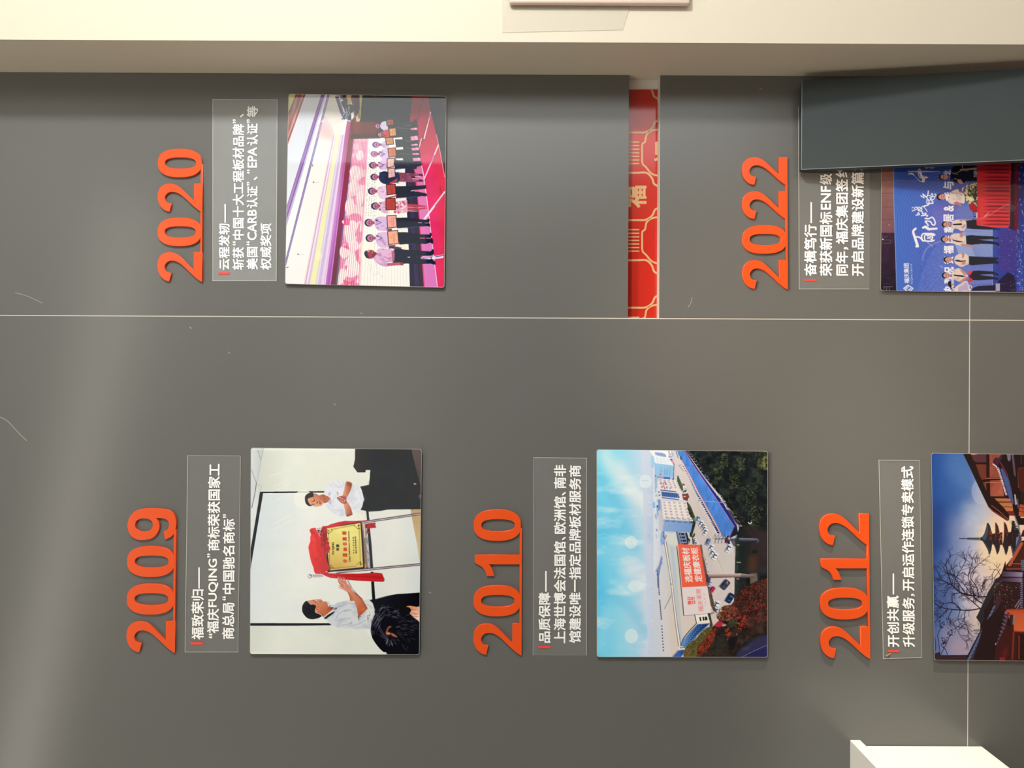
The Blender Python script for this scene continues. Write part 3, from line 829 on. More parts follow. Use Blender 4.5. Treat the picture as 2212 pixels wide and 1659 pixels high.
    c.poly([(522,95),(1862,95),(1905,300),(1965,540),(2050,860),(2095,1060),(2085,1190),(2050,1210),(2045,1290),(2100,1295),(2100,1548),(1700,1552),(1300,1558),(1100,1592),(850,1606),(800,1592),(640,1562),(690,1490),(712,1400),(710,1230),(682,1090),(638,1008),(855,966),(885,612),(778,610),(760,668),(575,668),(480,532),(520,342)], (14,21,29))
    c.grad([(522,95),(900,95),(860,600),(778,610),(760,668),(575,668),(480,532),(520,342)], (560,300), (38,34,34), (900,300), (17,23,31))
    c.tex([(880,110),(1850,110),(2050,860),(2090,1540),(700,1560),(880,640)], 120, 0.35, 5)
    c.rect(2052,1195,2110,1290,(72,68,58)); c.dot(1950,945,34,16,(196,150,122)); c.dot(1950,940,12,8,(240,220,200))
    c.rect(718,1268,738,1360,(226,228,232)); c.dot(724,1238,8,10,(200,205,210)); c.lines([[(775,1225),(785,1355)]], 10, (54,62,68)); c.line([(948,650),(968,688)], 9, (52,58,62))
    # man on the right
    c.at(640, 1030, K)
    c.dot(174,545,235,232,(238,239,231),0.85)
    shirt = [(668,380),(690,300),(745,195),(840,130),(960,103),(1080,97),(1200,105),(1255,95),(1265,112),(1332,150),(1312,250),(1360,215),(1500,202),(1540,285),(1580,380),(1602,490),(1592,620),(1555,750),(1500,818),(1390,800),(1335,800),(1352,880),(1262,950),(1190,957),(1050,945),(905,888),(822,850),(762,765),(700,690),(790,560),(740,430)]
    c.poly(shirt, (226,229,239), curve=3)
    c.tex(shirt, 110, 1.0, 11, col=(205,211,228), lo=0.5, hi=0.8)
    for p in ([(790,175),(850,215),(980,240),(1100,260)], [(870,135),(940,190),(1000,240)], [(1000,105),(1040,170),(1070,240)], [(1110,110),(1140,170),(1150,230)], [(1330,330),(1420,310),(1490,240)], [(1480,280),(1530,420),(1560,560)], [(1340,730),(1420,700),(1500,640)], [(1350,770),(1460,740),(1540,680)], [(860,820),(960,790),(1090,800)], [(900,870),(990,820),(1060,780)], [(1050,930),(1100,840),(1150,780)], [(960,440),(900,520),(880,640)]):
        c.line(p, 20, (188,194,214), 0.55, curve=5, blur=5)
    c.poly([(1320,220),(1400,215),(1380,520),(1290,620),(1230,560)], (206,211,226), 0.7, blur=20)
    c.grad([(600,432),(640,414),(765,470),(822,520),(745,610),(660,634),(620,560)], (620,520), (168,92,66), (800,530), (190,108,84))
    c.poly([(745,402),(822,350),(834,392),(792,470)], (186,196,224)); c.poly([(752,612),(830,520),(846,600),(832,676)], (182,192,224))
    face = [(262,540),(300,500),(405,466),(408,405),(445,396),(512,424),(545,446),(602,432),(640,520),(640,620),(605,690),(530,706),(450,716),(380,694),(308,640)]
    c.grad(face, (520,420), (196,112,84), (420,680), (226,166,128), curve=3)
    c.poly([(205,520),(213,462),(262,408),(330,380),(402,384),(412,462),(392,482),(302,508),(272,545),(312,640),(372,694),(300,698),(240,652),(212,592)], (33,38,42), curve=3)
    c.poly([(280,530),(390,490),(420,560),(330,620)], (228,164,120), 0.6, blur=14); c.poly([(540,455),(620,450),(630,560),(560,560)], (178,100,74), 0.7, blur=14)
    c.lines([[(378,582),(410,590),(432,576),(428,540)], [(372,668),(392,652),(430,660),(444,640)]], 15, (72,44,42)); c.lines([[(352,560),(372,600)], [(352,668),(372,690)]], 9, (120,80,64), 0.8)
    c.lines([[(462,606),(492,642),(500,600),(488,574)]], 12, (130,70,56)); c.dot(500,612,16,12,(110,52,46)); c.dot(470,615,12,9,(246,220,200))
    c.line([(548,575),(562,640),(600,624)], 17, (150,66,60)); c.line([(575,600),(585,640)], 9, (110,44,44)); c.line([(395,620),(450,650),(430,690)], 8, (236,200,180), 0.9)
    c.poly([(415,412),(450,402),(512,428),(500,452),(430,446)], (206,124,96)); c.line([(440,420),(500,440)], 8, (150,76,62), 0.8); c.line([(405,470),(415,500),(420,560)], 8, (120,66,52), 0.7)
    c.poly([(962,362),(985,352),(1012,428),(990,440)], (188,132,140)); c.line([(975,360),(1000,430)], 7, (226,200,205))
    arm = [(1205,110),(1328,150),(1315,268),(1262,400),(1202,500),(1188,560),(1122,480),(1112,430),(1150,290),(1168,200)]
    c.grad(arm, (1130,300), (222,152,116), (1310,300), (156,78,52), curve=2); c.poly([(1200,112),(1325,150),(1318,240),(1200,200)], (140,64,44), 0.75, blur=14)
    arm2 = [(1135,642),(1212,590),(1272,680),(1315,770),(1342,880),(1330,910),(1220,946),(1194,918),(1160,770)]
    c.grad(arm2, (1140,740), (222,154,116), (1330,800), (166,86,58), curve=2); c.poly([(1190,915),(1335,890),(1322,915),(1215,948)], (120,44,36), 0.8, blur=6)
    c.poly([(962,502),(1005,478),(1090,455),(1140,448),(1202,500),(1192,560),(1214,600),(1175,652),(1110,640),(1040,596),(1002,548)], (176,92,82), curve=2)
    for x, y in ((1020,500),(1050,560),(1095,585),(1140,600),(1060,500),(1100,530),(1150,560)): c.dot(x, y, 16, 11, (238,196,182))
    for x, y in ((1085,480),(1120,510),(1075,545),(1125,570),(1160,520)): c.dot(x, y, 16, 10, (120,48,46), 0.8)
    # plaque with the red cloth
    c.at(650, 1110, K)
    c.poly([(380,352),(510,326),(512,352),(385,384)], (196,190,194)); c.line([(385,350),(505,330)], 10, (120,112,120), 0.8)
    c.poly([(602,345),(1420,182),(1452,185),(1500,720),(1535,1300),(1470,1300),(632,1392),(608,950)], (12,15,22))
    strip = [(508,300),(640,286),(720,245),(900,195),(1050,168),(1300,170),(1500,158),(1645,140),(1645,170),(1450,196),(1200,228),(1000,268),(900,296),(760,350),(620,362),(528,392)]
    c.poly(strip, (194,42,52)); c.poly([(508,300),(640,286),(760,330),(620,362),(528,392)], (202,40,44), 0.9); c.tex(strip, 120, 0.16, 21)
    c.grad([(622,352),(1416,222),(1450,740),(1480,1264),(690,1346),(640,940)], (900,1300), (206,168,84), (1150,500), (235,226,134), mid=(0.5, (226,206,110)))
    c.tex([(622,352),(1416,222),(1480,1264),(690,1346)], 300, 0.05, 8)
    c.lines([[(622,352),(1416,222),(1480,1264),(690,1346)]], 14, (236,208,136), 0.8)
    c.lines([[(745,368),(1285,262)], [(1392,340),(1425,1140)], [(660,450),(690,1240)], [(770,1306),(1330,1246)]], 9, (118,92,30), 0.9)
    c.lines([[(745,384),(1285,278)], [(1376,340),(1408,1140)]], 8, (196,164,74), 0.8)
    r = random.Random(5)
    for (x, y, sx, sy) in ((640,372,1,1), (1395,262,-1,1), (1452,1236,-1,-1), (676,1320,1,-1)):
        for i in range(17):
            u, v = (r.random()**1.6) * 118, (r.random()**1.6) * 105
            if u * v > 2600: continue
            c.line([(x + sx*u, y + sy*v), (x + sx*(u + r.uniform(-18,22)), y + sy*(v + r.uniform(-16,20)))], 13, (70,54,18), 0.9)
        c.line([(x+sx*20, y+sy*95), (x+sx*58, y+sy*78), (x+sx*84, y+sy*44), (x+sx*118, y+sy*28)], 11, (92,72,24), 0.9, curve=3)
    c.text('FU QING', (806,970), (800,678), (738,678), (745,970), (38,34,26), 0.035)
    c.text('福', (916,888), (910,812), (842,815), (846,890), (44,40,28), 0.03); c.text('慶', (916,800), (914,722), (838,728), (840,806), (44,40,28), 0.03)
    for ch, y0, y1, x0, x1 in (('中',1162,1090,1000,1125), ('国',1026,945,1000,1112), ('驰',896,804,1010,1105), ('名',764,682,998,1100), ('商',642,556,985,1100), ('标',506,412,978,1092)):
        c.text(ch, (x1+4,y0), (x1-4,y1), (x0-4,y1), (x0+4,y0), (196,50,42), 0.05)
    c.text('China Well-Known Trademark', (1186,1148), (1156,408), (1122,408), (1146,1148), (42,36,26), 0.035)
    for i, ch in enumerate('中华人民共和国'):
        y = 935 - i * 60; c.text(ch, (1280-i*2,y+14), (1278-i*2,y-18), (1246-i*2,y-18), (1250-i*2,y+14), (56,50,30), 0.06)
    for i, ch in enumerate('国家工商行政管理总局'):
        y = 928 - i * 41; c.text(ch, (1336-i*2,y+16), (1334-i*2,y-18), (1303-i*2,y-18), (1305-i*2,y+16), (56,50,30), 0.06)
    # polished ledge under the plaque
    c.grad([(1450,190),(1505,180),(1545,700),(1600,1295),(1520,1300),(1490,700)], (1450,700), (52,38,32), (1570,690), (70,52,44), mid=(0.5, (150,122,98)))
    c.line([(1462,200),(1490,380)], 22, (206,174,120), 0.9, blur=4); c.line([(1535,1200),(1540,1290)], 26, (214,170,128), 0.8, blur=4)
    c.line([(1498,185),(1515,360),(1530,560)], 26, (232,226,220), 0.95, blur=3)
    c.poly([(1515,215),(1545,240),(1595,600),(1655,1300),(1590,1300),(1545,700)], (150,146,152))
    for i in range(18):
        y = 420 + i * 47; x = 1545 + (y-240) * 0.077
        c.line([(x - r.uniform(0,14), y), (x + r.uniform(0,22), y + 60)], 9, r.choice([(70,60,66),(232,230,234),(96,84,90)]), 0.9)
    c.dot(1585,1295,22,18,(40,36,44))
    # stand legs
    c.at(*B)
    for a_, b_ in (((900,603),(1320,541)), ((700,970),(1320,911))):
        dx, dy = b_[0]-a_[0], b_[1]-a_[1]
        for off, w, col in ((-5.5,8,(84,60,64)), (0.5,7,(226,222,228)), (5.5,5,(52,44,50)), (-0.5,2,(150,130,150))):
            c.line([(a_[0], a_[1]+off), (b_[0], b_[1]+off)], w, col)
    c.at(650, 1110, K)
    c.lines([[(640,1392),(1100,1338),(1640,1300)]], 16, (96,80,82)); c.line([(800,1392),(1300,1355),(1700,1320)], 22, (206,200,204)); c.line([(900,1396),(1400,1370),(1700,1345)], 10, (120,104,110))
    c.line([(560,1392),(615,1362)], 18, (240,210,205)); c.line([(650,1376),(1500,1300)], 20, (16,16,22))
    # ribbon ends
    c.at(780, 1100, 8.733)
    c.poly([(82,278),(120,268),(276,252),(268,300),(286,346),(165,362),(128,372),(80,350)], (170,28,42)); c.poly([(78,280),(120,272),(112,365),(78,345)], (128,18,32), 0.7, blur=5)
    c.poly([(105,370),(128,372),(122,408),(158,422),(152,448),(120,462),(104,440)], (158,22,36)); c.dot(113,388,7,7,(226,150,150))
    # main drape
    c.at(650, 1110, K)
    drape = [(212,402),(228,360),(262,345),(345,332),(372,390),(420,480),(462,560),(500,590),(480,700),(500,800),(560,870),(600,930),(606,1040),(640,1170),(684,1320),(560,1392),(350,1440),(300,1285),(240,1125),(210,980),(190,880),(180,780),(226,660),(222,560),(244,490)]
    c.grad(drape, (200,800), (232,50,48), (650,900), (198,38,42), curve=2)
    crumple = [(512,320),(620,352),(626,555),(656,600),(634,650),(682,702),(664,742),(702,812),(690,872),(662,932),(610,936),(560,866),(470,760),(490,660),(470,560),(440,490)]
    c.poly(crumple, (184,36,44)); c.tex(crumple, 70, 1.0, 31, col=(140,18,28), lo=0.45, hi=0.62); c.tex(crumple, 55, 0.9, 32, col=(206,44,50), lo=0.52, hi=0.7)
    c.lines([[(470,640),(500,720),(480,790),(540,860)], [(520,620),(600,660),(640,720)], [(540,420),(560,520),(520,600)], [(560,880),(590,980),(610,1060)], [(600,480),(615,560)]], 12, (112,14,24), 0.85, curve=4)
    c.poly([(385,386),(508,388),(478,470),(432,482),(405,440)], (96,18,34)); c.lines([[(428,440),(470,402)], [(434,472),(466,446)]], 13, (246,226,224))
    for p, col in (([(262,480),(330,460),(400,640),(430,760)], (198,30,36)), ([(250,560),(320,620),(300,760)], (244,84,80)), ([(240,700),(330,700),(420,740)], (206,34,38)), ([(300,800),(360,960),(480,1080)], (240,64,60)), ([(400,820),(470,940),(520,1080),(540,1300)], (190,30,36)), ([(320,1120),(400,1060),(470,1000)], (190,30,36)), ([(450,1150),(480,1280),(470,1420)], (196,32,36)), ([(225,400),(290,460),(260,380)], (170,34,44))):
        c.line(p, 34, col, 0.6, curve=5, blur=12)
    c.poly([(345,1438),(350,1470),(505,1452),(560,1395)], (210,206,210), 1)
    # long red tail and the knob
    c.at(640, 1230, K)
    c.poly([(385,122),(600,112),(660,165),(640,176),(392,192)], (196,190,196)); c.lines([[(400,150),(600,148)], [(395,186),(640,172)]], 9, (140,130,140), 0.9); c.dot(405,125,8,8,(90,84,92))
    c.dot(325,162,56,56,(176,172,178)); c.dot(345,145,26,26,(112,92,104)); c.dot(318,172,30,20,(236,236,240)); c.dot(300,140,16,16,(230,230,235)); c.dot(345,140,10,10,(196,170,178))
    tail = [(585,60),(720,58),(780,92),(1100,98),(1500,100),(1750,82),(1930,78),(2045,95),(2070,150),(2108,235),(2088,296),(1900,292),(1400,266),(1150,242),(980,216),(810,202),(700,158),(640,128),(600,110)]
    c.grad(tail, (600,100), (206,44,50), (2000,180), (186,30,36)); c.poly([(580,108),(460,106),(430,0),(600,0),(600,80)], (214,46,48))
    for p, col in (([(700,110),(1200,150),(1900,190),(2080,200)], (160,18,28)), ([(1300,200),(1800,230),(2060,250)], (206,42,48)), ([(760,120),(900,150),(1100,160)], (176,28,38)), ([(1700,110),(2030,130)], (210,44,48))):
        c.line(p, 20, col, 0.7, curve=4, blur=5)
    c.line([(2050,100),(2075,160),(2108,240),(2100,280)], 12, (150,120,135), 0.8)
    # man on the left
    c.poly([(1200,250),(1252,272),(1350,460),(1480,600),(1600,722),(1540,700),(1400,560),(1290,400)], (160,160,176))
    shirt = [(625,1150),(720,1010),(900,925),(800,880),(820,862),(900,842),(1000,792),(1120,762),(1228,732),(1285,752),(1390,760),(1480,720),(1600,735),(1760,708),(1800,760),(1832,850),(1866,990),(1876,1090),(1832,1200),(1795,1300),(1790,1420),(1400,1418),(1150,1408),(980,1382),(850,1332),(720,1210)]
    c.grad(shirt, (800,1000), (206,213,221), (1800,1000), (214,216,216)); c.tex(shirt, 130, 1.0, 41, col=(186,194,208), lo=0.5, hi=0.75)
    c.poly([(1640,760),(1800,790),(1866,1000),(1800,1180),(1650,1120),(1700,940)], (226,226,222), 0.8, blur=20)
    for p in ([(960,1160),(1010,1070),(1120,1000),(1280,960)], [(930,920),(1080,870),(1190,840)], [(1040,1340),(1200,1320),(1260,1290)], [(1280,1310),(1330,1250)], [(1300,1350),(1500,1300),(1660,1210)], [(1180,990),(1320,970)], [(1640,830),(1740,860),(1800,920)], [(1100,790),(1300,810),(1420,830)], [(1000,1240),(1100,1180),(1300,1170)]):
        c.line(p, 22, (158,166,190), 0.6, curve=5, blur=6)
    c.poly([(1430,1380),(1790,1300),(1790,1420),(1400,1418)], (190,198,212), 0.7, blur=14)
    c.lines([[(1140,985),(1190,1000)], [(1280,1305),(1330,1255)]], 10, (90,98,130), 0.8)
    c.poly([(598,1085),(640,1140),(700,1105),(800,1010),(905,938),(850,950),(770,890),(720,800),(600,900),(500,1000)], (178,92,58)); c.grad([(640,1140),(720,1080),(870,950),(780,900),(640,1000)], (650,1060), (196,112,74), (800,930), (170,86,54))
    face = [(235,762),(300,742),(400,726),(480,716),(560,710),(600,704),(612,748),(650,770),(690,762),(735,785),(752,840),(760,885),(705,1000),(600,1062),(470,1032),(440,960),(440,850),(330,832)]
    c.grad(face, (450,760), (214,144,118), (650,1000), (192,108,74), curve=2)
    hair = [(138,945),(150,860),(190,792),(252,752),(330,835),(420,840),(474,882),(442,962),(462,1034),(560,1072),(604,1122),(500,1172),(380,1192),(270,1166),(190,1090),(150,1020)]
    c.poly(hair, (30,33,42), curve=3); c.tex(hair, 60, 0.3, 42)
    c.poly([(450,962),(500,930),(560,938),(564,970),(502,1000),(480,1042),(455,1002)], (218,138,112), curve=3); c.line([(480,960),(530,955),(545,972)], 10, (150,78,62)); c.dot(476,1022,12,12,(240,205,190))
    c.lines([[(395,735),(425,752),(470,758)], [(455,770),(470,800)]], 11, (70,60,66)); c.lines([[(590,710),(610,745)], [(560,760),(600,770)]], 11, (110,60,58)); c.dot(595,722,22,12,(222,214,216)); c.dot(640,750,18,10,(214,208,212)); c.dot(470,745,16,9,(236,226,224))
    c.poly([(730,775),(780,760),(800,830),(770,860),(755,840)], (206,206,222)); c.poly([(770,888),(818,850),(830,858),(800,885)], (36,36,46))
    c.poly([(780,895),(840,960),(900,920),(880,905)], (150,56,48))
    c.poly([(640,1150),(720,1080),(870,960),(900,940),(915,985),(860,1050),(720,1170),(690,1190)], (214,218,222)); c.poly([(658,1166),(760,1080),(910,994),(918,1022),(862,1072),(720,1178),(690,1188)], (30,34,40)); c.lines([[(895,960),(930,925),(970,920)], [(925,955),(965,935)]], 14, (54,56,92), 0.9)
    c.grad([(1222,545),(1300,520),(1400,720),(1395,752),(1285,755),(1272,650)], (1250,650), (176,100,76), (1400,650), (204,126,98))
    c.grad([(1230,540),(1330,488),(1400,560),(1560,700),(1640,840),(1692,930),(1610,1020),(1482,1132),(1462,1020),(1440,900),(1390,760),(1330,640)], (1300,620), (206,134,102), (1620,960), (184,92,56), mid=(0.5, (200,118,84)))
    c.line([(1400,560),(1560,705),(1690,930),(1490,1130)], 22, (134,54,42), 0.8, blur=5); c.dot(1600,955,46,40,(214,124,80),0.7,blur=14)
    hand = [(985,182),(1012,178),(1060,235),(1090,262),(1038,180),(1050,172),(1100,215),(1160,275),(1116,196),(1130,186),(1165,225),(1210,320),(1290,400),(1332,490),(1280,530),(1228,548),(1120,482),(1060,460),(1008,432),(1030,425),(1090,440),(1000,378),(990,366),(1050,385),(1010,320),(990,270)]
    c.poly(hand, (216,152,132), curve=2)
    for p in ([(1010,190),(1080,275),(1170,340)], [(1050,190),(1130,280),(1190,320)], [(1010,280),(1080,345),(1130,370)], [(1040,330),(1110,380)], [(1060,400),(1130,420)], [(1130,200),(1190,290)]): c.line(p, 9, (150,78,66), 0.85, curve=3)
    c.tex(hand, 40, 0.12, 44); c.poly([(1180,330),(1290,410),(1320,490),(1240,530),(1150,440)], (206,134,108), 0.7, blur=18)
    c.lines([[(1475,1128),(1500,1205)], [(1490,1150),(1540,1125)]], 12, (40,44,60))
    # dark suit and the head in front
    c.at(740, 1270, K)
    c.grad([(645,290),(700,275),(790,268),(950,222),(1150,172),(1300,146),(1500,136),(1860,108),(1860,600),(780,680),(762,500),(720,360)], (900,300), (20,22,32), (1700,400), (4,5,14)); c.line([(800,275),(950,232),(1150,185)], 14, (60,58,58), 0.7, blur=4)
    head = [(770,640),(800,600),(870,545),(1000,470),(1150,420),(1320,395),(1550,430),(1860,520),(1860,1592),(1110,1592),(1060,1560),(1020,1528),(985,1534),(900,1462),(800,1342),(712,1200),(676,1062),(680,920),(720,750)]
    c.poly(head, (9,11,19), curve=2)
    rr = random.Random(9)
    def swirl(n, r0, r1, a0, a1, cols, w, al):
        for _ in range(n):
            R = rr.uniform(r0, r1); a = rr.uniform(a0, a1); da = rr.uniform(0.12, 0.36); pts = []
            for q in range(4):
                t = a + da * q / 3; RR = R * (1 + 0.05 * q * rr.random())
                pts.append((1090 + RR * math.cos(t) * 1.02, 1080 + RR * math.sin(t) * 1.15))
            c.line(pts, rr.uniform(*w), rr.choice(cols), rr.uniform(*al), curve=3)
    G1 = [(104,106,128), (86,88,108), (70,72,92), (124,124,142)]
    swirl(46, 330, 560, math.pi*1.12, math.pi*1.62, G1, (7,17), (0.35,0.8))
    swirl(26, 230, 420, math.pi*0.95, math.pi*1.3, G1, (8,18), (0.3,0.7))
    for p in ([(790,900),(860,820),(880,700),(1000,560)], [(800,960),(850,850),(900,760),(1020,640)], [(860,880),(930,1010),(1000,1130),(1080,1180)], [(880,1000),(960,1120),(1060,1200)], [(900,1130),(980,1190),(1080,1230)], [(1010,1260),(1080,1215)]): c.line(p, 22, (98,100,126), 0.6, curve=6, blur=5)
    for i in range(60):   # the crown fans out to the right
        a = rr.uniform(-0.95, 0.95); r0 = rr.uniform(140, 560); L_ = rr.uniform(50, 130)
        x, y = 1150 + r0*math.cos(a), 1060 + r0*math.sin(a)*1.0
        if x > 1840: continue
        c.line([(x, y), (x + L_*math.cos(a+0.25), y + L_*math.sin(a+0.25)*0.8)], rr.uniform(7,15), rr.choice([(62,62,82),(84,84,104),(48,48,66),(100,98,112)]), rr.uniform(0.35,0.75))
    for i in range(26):
        a = rr.uniform(1.0, 2.1); r0 = rr.uniform(120, 260); x, y = 1150 + r0*math.cos(a), 1090 + r0*math.sin(a)
        c.line([(x, y), (x + 60*math.cos(a-0.2), y + 60*math.sin(a-0.2))], rr.uniform(8,15), rr.choice([(120,118,138),(96,94,116),(140,136,150)]), rr.uniform(0.4,0.8))
    for i in range(40):
        x, y = rr.uniform(1250,1800), rr.uniform(560,960); L_ = rr.uniform(40,110); a = rr.uniform(-0.1,0.7)
        c.line([(x, y), (x+L_*math.cos(a), y+L_*math.sin(a))], rr.uniform(7,16), rr.choice([(74,70,92),(94,88,110),(58,56,78)]), rr.uniform(0.3,0.65))
    for p in ([(1045,1090),(1070,1000),(1110,940),(1150,930)], [(1080,1110),(1160,1090),(1240,1140)], [(1200,1120),(1290,1165)]): c.line(p, 40, (178,104,74), 0.85, curve=4, blur=8)
    c.dot(1090,1085,46,34,(206,140,108),0.9,blur=8); c.dot(1220,1130,60,24,(186,116,92),0.8,rot=0.4,blur=8); c.dot(1170,1165,70,18,(60,28,28),0.7,rot=0.3,blur=6)
    c.lines([[(1160,1000),(1230,1080)], [(1110,1000),(1150,1080)], [(1150,950),(1220,890)], [(1240,1080),(1320,1160)]], 11, (26,18,22), 0.9)
    hnd = [(1520,452),(1560,430),(1640,428),(1760,452),(1860,470),(1860,800),(1790,772),(1700,706),(1650,650),(1600,606),(1640,540),(1600,470)]
    c.grad(hnd, (1600,480), (206,138,98), (1800,720), (240,206,192), curve=2)
    c.lines([[(1620,590),(1740,620),(1840,620)], [(1640,650),(1720,690),(1830,680)], [(1660,500),(1740,520)]], 12, (176,92,70), 0.8, curve=3); c.tex(hnd, 50, 0.15, 45)
    # board rim: light caught on the acrylic edge, painted as pale lines
    c.at(*B)
    c.line([(64,1560),(1080,1572)], 6, (248,250,248), 0.9); c.line([(80,72),(835,70)], 5, (246,246,240), 0.6)
    return c
# ---------------- picture: factory grounds from the air
def paint_factory():
    c = Canvas(1282, 964, 1666, 1426, base=(210, 204, 202))
    B = (1270, 950, 3.3854); K = 13.825
    c.at(*B)
    # sky
    c.grad([(40,60),(520,60),(560,1620),(40,1620)], (60,800), (98,202,240), (470,800), (212,218,236), mid=(0.45, (150,216,240)))
    c.poly([(40,60),(240,60),(160,330),(60,500)], (150,228,240), 0.7, blur=50)
    for p, w, col, a in (([(70,1100),(200,1150),(330,1250),(420,1400)],60,(90,190,232),0.5), ([(60,650),(150,640),(260,660),(340,760)],130,(86,190,232),0.5), ([(80,260),(190,420),(260,560)],90,(92,190,232),0.45), ([(120,90),(210,260),(330,400),(430,480)],80,(226,236,240),0.75), ([(230,180),(330,360),(450,470),(470,600)],70,(232,238,240),0.7), ([(90,830),(250,820),(430,900)],60,(140,212,240),0.6), ([(70,1560),(110,1400),(140,1250)],50,(170,224,238),0.5), ([(300,900),(400,1000),(460,1200)],90,(214,224,238),0.6), ([(70,950),(90,1200)],40,(72,186,232),0.6)):
        c.line(p, w, col, a, curve=5, blur=34)
    sky = [(60,70),(470,70),(480,1590),(60,1590)]
    c.tex(sky, 150, 0.6, 71, octs=4, stretch=(1.6,0.5), col=(236,244,246), lo=0.52, hi=0.85); c.tex(sky, 120, 0.35, 73, octs=3, stretch=(1.2,0.8), col=(110,204,238), lo=0.55, hi=0.85)
    # haze with a distant town
    c.grad([(390,60),(520,60),(520,700),(505,1620),(440,1620),(420,900)], (400,800), (206,216,236), (520,800), (190,208,234), a=0.85)
    c.spots([(440,380),(490,380),(500,1580),(450,1580)], 260, 3, 14, [(176,194,226),(226,230,240),(198,210,234),(212,216,228)], 72, a=(0.15,0.5), asp=(0.3,0.7), rot=1.5)
    c.poly([(440,560),(480,560),(480,760),(430,740)], (176,200,232), 0.5, blur=16)
    # ground behind: roads and yards
    c.grad([(478,70),(640,70),(700,650),(560,760),(520,1000),(480,1000)], (480,300), (220,226,236), (620,300), (196,204,222))
    c.spots([(480,90),(560,90),(560,700),(500,760)], 160, 3, 14, [(150,176,214),(236,236,240),(180,196,222),(206,208,214),(120,140,180)], 74, a=(0.3,0.8), asp=(0.3,0.8), rot=1.5)
    c.poly([(505,520),(520,520),(560,680),(545,700)], (150,184,226), 0.9); c.poly([(500,475),(520,478),(524,560),(505,555)], (140,176,222)); c.rect(503,482,516,494,(70,76,104)); c.poly([(470,455),(490,455),(494,500),(474,498)], (150,192,232))
    # pale factory roofs
    c.grad([(478,990),(560,760),(575,690),(660,680),(690,900),(720,1300),(660,1600),(478,1600)], (500,1200), (214,214,220), (700,1200), (216,206,200))
    c.poly([(480,1000),(510,960),(560,1590),(480,1600)], (206,212,226), 0.9); c.poly([(552,690),(662,678),(672,770),(600,770)], (214,218,212)); c.grad([(560,760),(660,770),(690,900),(705,1290),(790,1290),(800,1340),(685,1500),(650,1590),(610,1590)], (600,900), (206,210,208), (740,1290), (218,206,198))
    c.poly([(600,780),(626,780),(690,1450),(680,1500)], (180,196,214), 0.75, blur=4); c.poly([(520,760),(548,740),(580,1080),(560,1080)], (196,206,226), 0.5, blur=6)
    c.lines([[(556,740),(600,1000),(640,1350),(668,1545)], [(572,745),(615,1020),(655,1350),(680,1500)]], 4, (92,94,106)); c.line([(564,745),(608,1010),(648,1350),(672,1520)], 10, (238,232,226)); c.line([(560,735),(572,700)], 10, (214,80,90), 0.7); c.line([(548,690),(556,760)], 14, (110,150,206), 0.9)
    c.lines([[(560,1235),(608,1140)], [(608,1050),(613,1060)]], 4, (96,110,140)); c.lines([[(500,960),(540,900)], [(512,1000),(540,870)]], 12, (110,140,196), 0.8); c.poly([(505,1010),(520,1000),(520,1080),(508,1080)], (110,140,200), 0.9); c.poly([(500,990),(535,850),(545,855),(520,1000)], (120,148,200), 0.8)
    for (x0,y0,x1,y1,n) in ((510,965,522,1130,12),(525,1175,537,1310,11),(540,1362,552,1540,9)):
        for i in range(n):
            t = i/(n-1); x, y = x0+(x1-x0)*t, y0+(y1-y0)*t; c.rect(x-4,y-5,x+4,y+5,(62,66,92))
    c.line([(640,1585),(675,1545),(705,1525)], 4, (70,60,60))
    # forest to the right
    forest = [(700,60),(1330,60),(1330,1620),(700,1620),(700,1560),(900,1380),(1060,1190),(1080,900),(1085,720),(1110,630),(1000,450),(860,280)]
    c.poly(forest, (25,32,36)); c.tex(forest, 60, 0.7, 75)
    for k, (cols, n, r0, r1, al) in enumerate((([(40,52,44),(34,46,46),(46,50,40)], 420, 8, 26, (0.2,0.5)), ([(62,70,44),(52,62,48),(70,74,50),(44,58,60)], 700, 3, 9, (0.25,0.6)), ([(14,20,26),(10,18,24)], 200, 10, 30, (0.3,0.6)), ([(84,88,56),(74,80,62)], 260, 2, 5, (0.3,0.7)))):
        c.spots([(730,60),(1330,60),(1330,640),(1120,640),(900,280)], n, r0, r1, cols, 80+k, al)
    for (x, y, r) in ((1090,300,60),(970,240,50),(1200,420,80),(1280,180,40),(1240,560,70),(1000,150,50),(1130,180,46)):
        c.dot(x+r*.3, y+r*.2, r, r*1.0, (14,20,24), 0.5, blur=14)
        c.spots([(x-r,y-r),(x+r*.5,y-r*1.1),(x+r*.4,y+r),(x-r*.8,y+r)], 90, 3, 8, [(66,80,44),(84,90,54),(52,68,46),(98,100,60)], 90+int(x), (0.3,0.7))
    c.spots([(1290,80),(1330,80),(1330,240),(1275,200)], 60, 4, 10, [(120,122,70),(90,96,58)], 99, (0.4,0.8))
    c.poly([(1130,620),(1320,660),(1320,960),(1170,960),(1170,720)], (52,40,42), 0.75, blur=18); c.poly([(1080,720),(1120,640),(1180,700),(1170,980),(1080,1000)], (30,38,38), 0.8, blur=8); c.poly([(1170,850),(1240,850),(1230,960),(1165,960)], (84,56,36), 0.6, blur=14); c.dot(1220,820,22,12,(20,24,26),0.9,blur=4)
    # blue office block
    c.at(1400, 960, K)
    c.poly([(30,180),(640,180),(700,430),(160,360)], (232,238,246)); c.poly([(200,228),(420,250),(530,310),(545,385),(400,360),(215,310)], (150,174,220)); c.lines([[(230+i*38,245+i*5),(240+i*38,318+i*6)] for i in range(8)], 14, (112,142,204), 0.8)
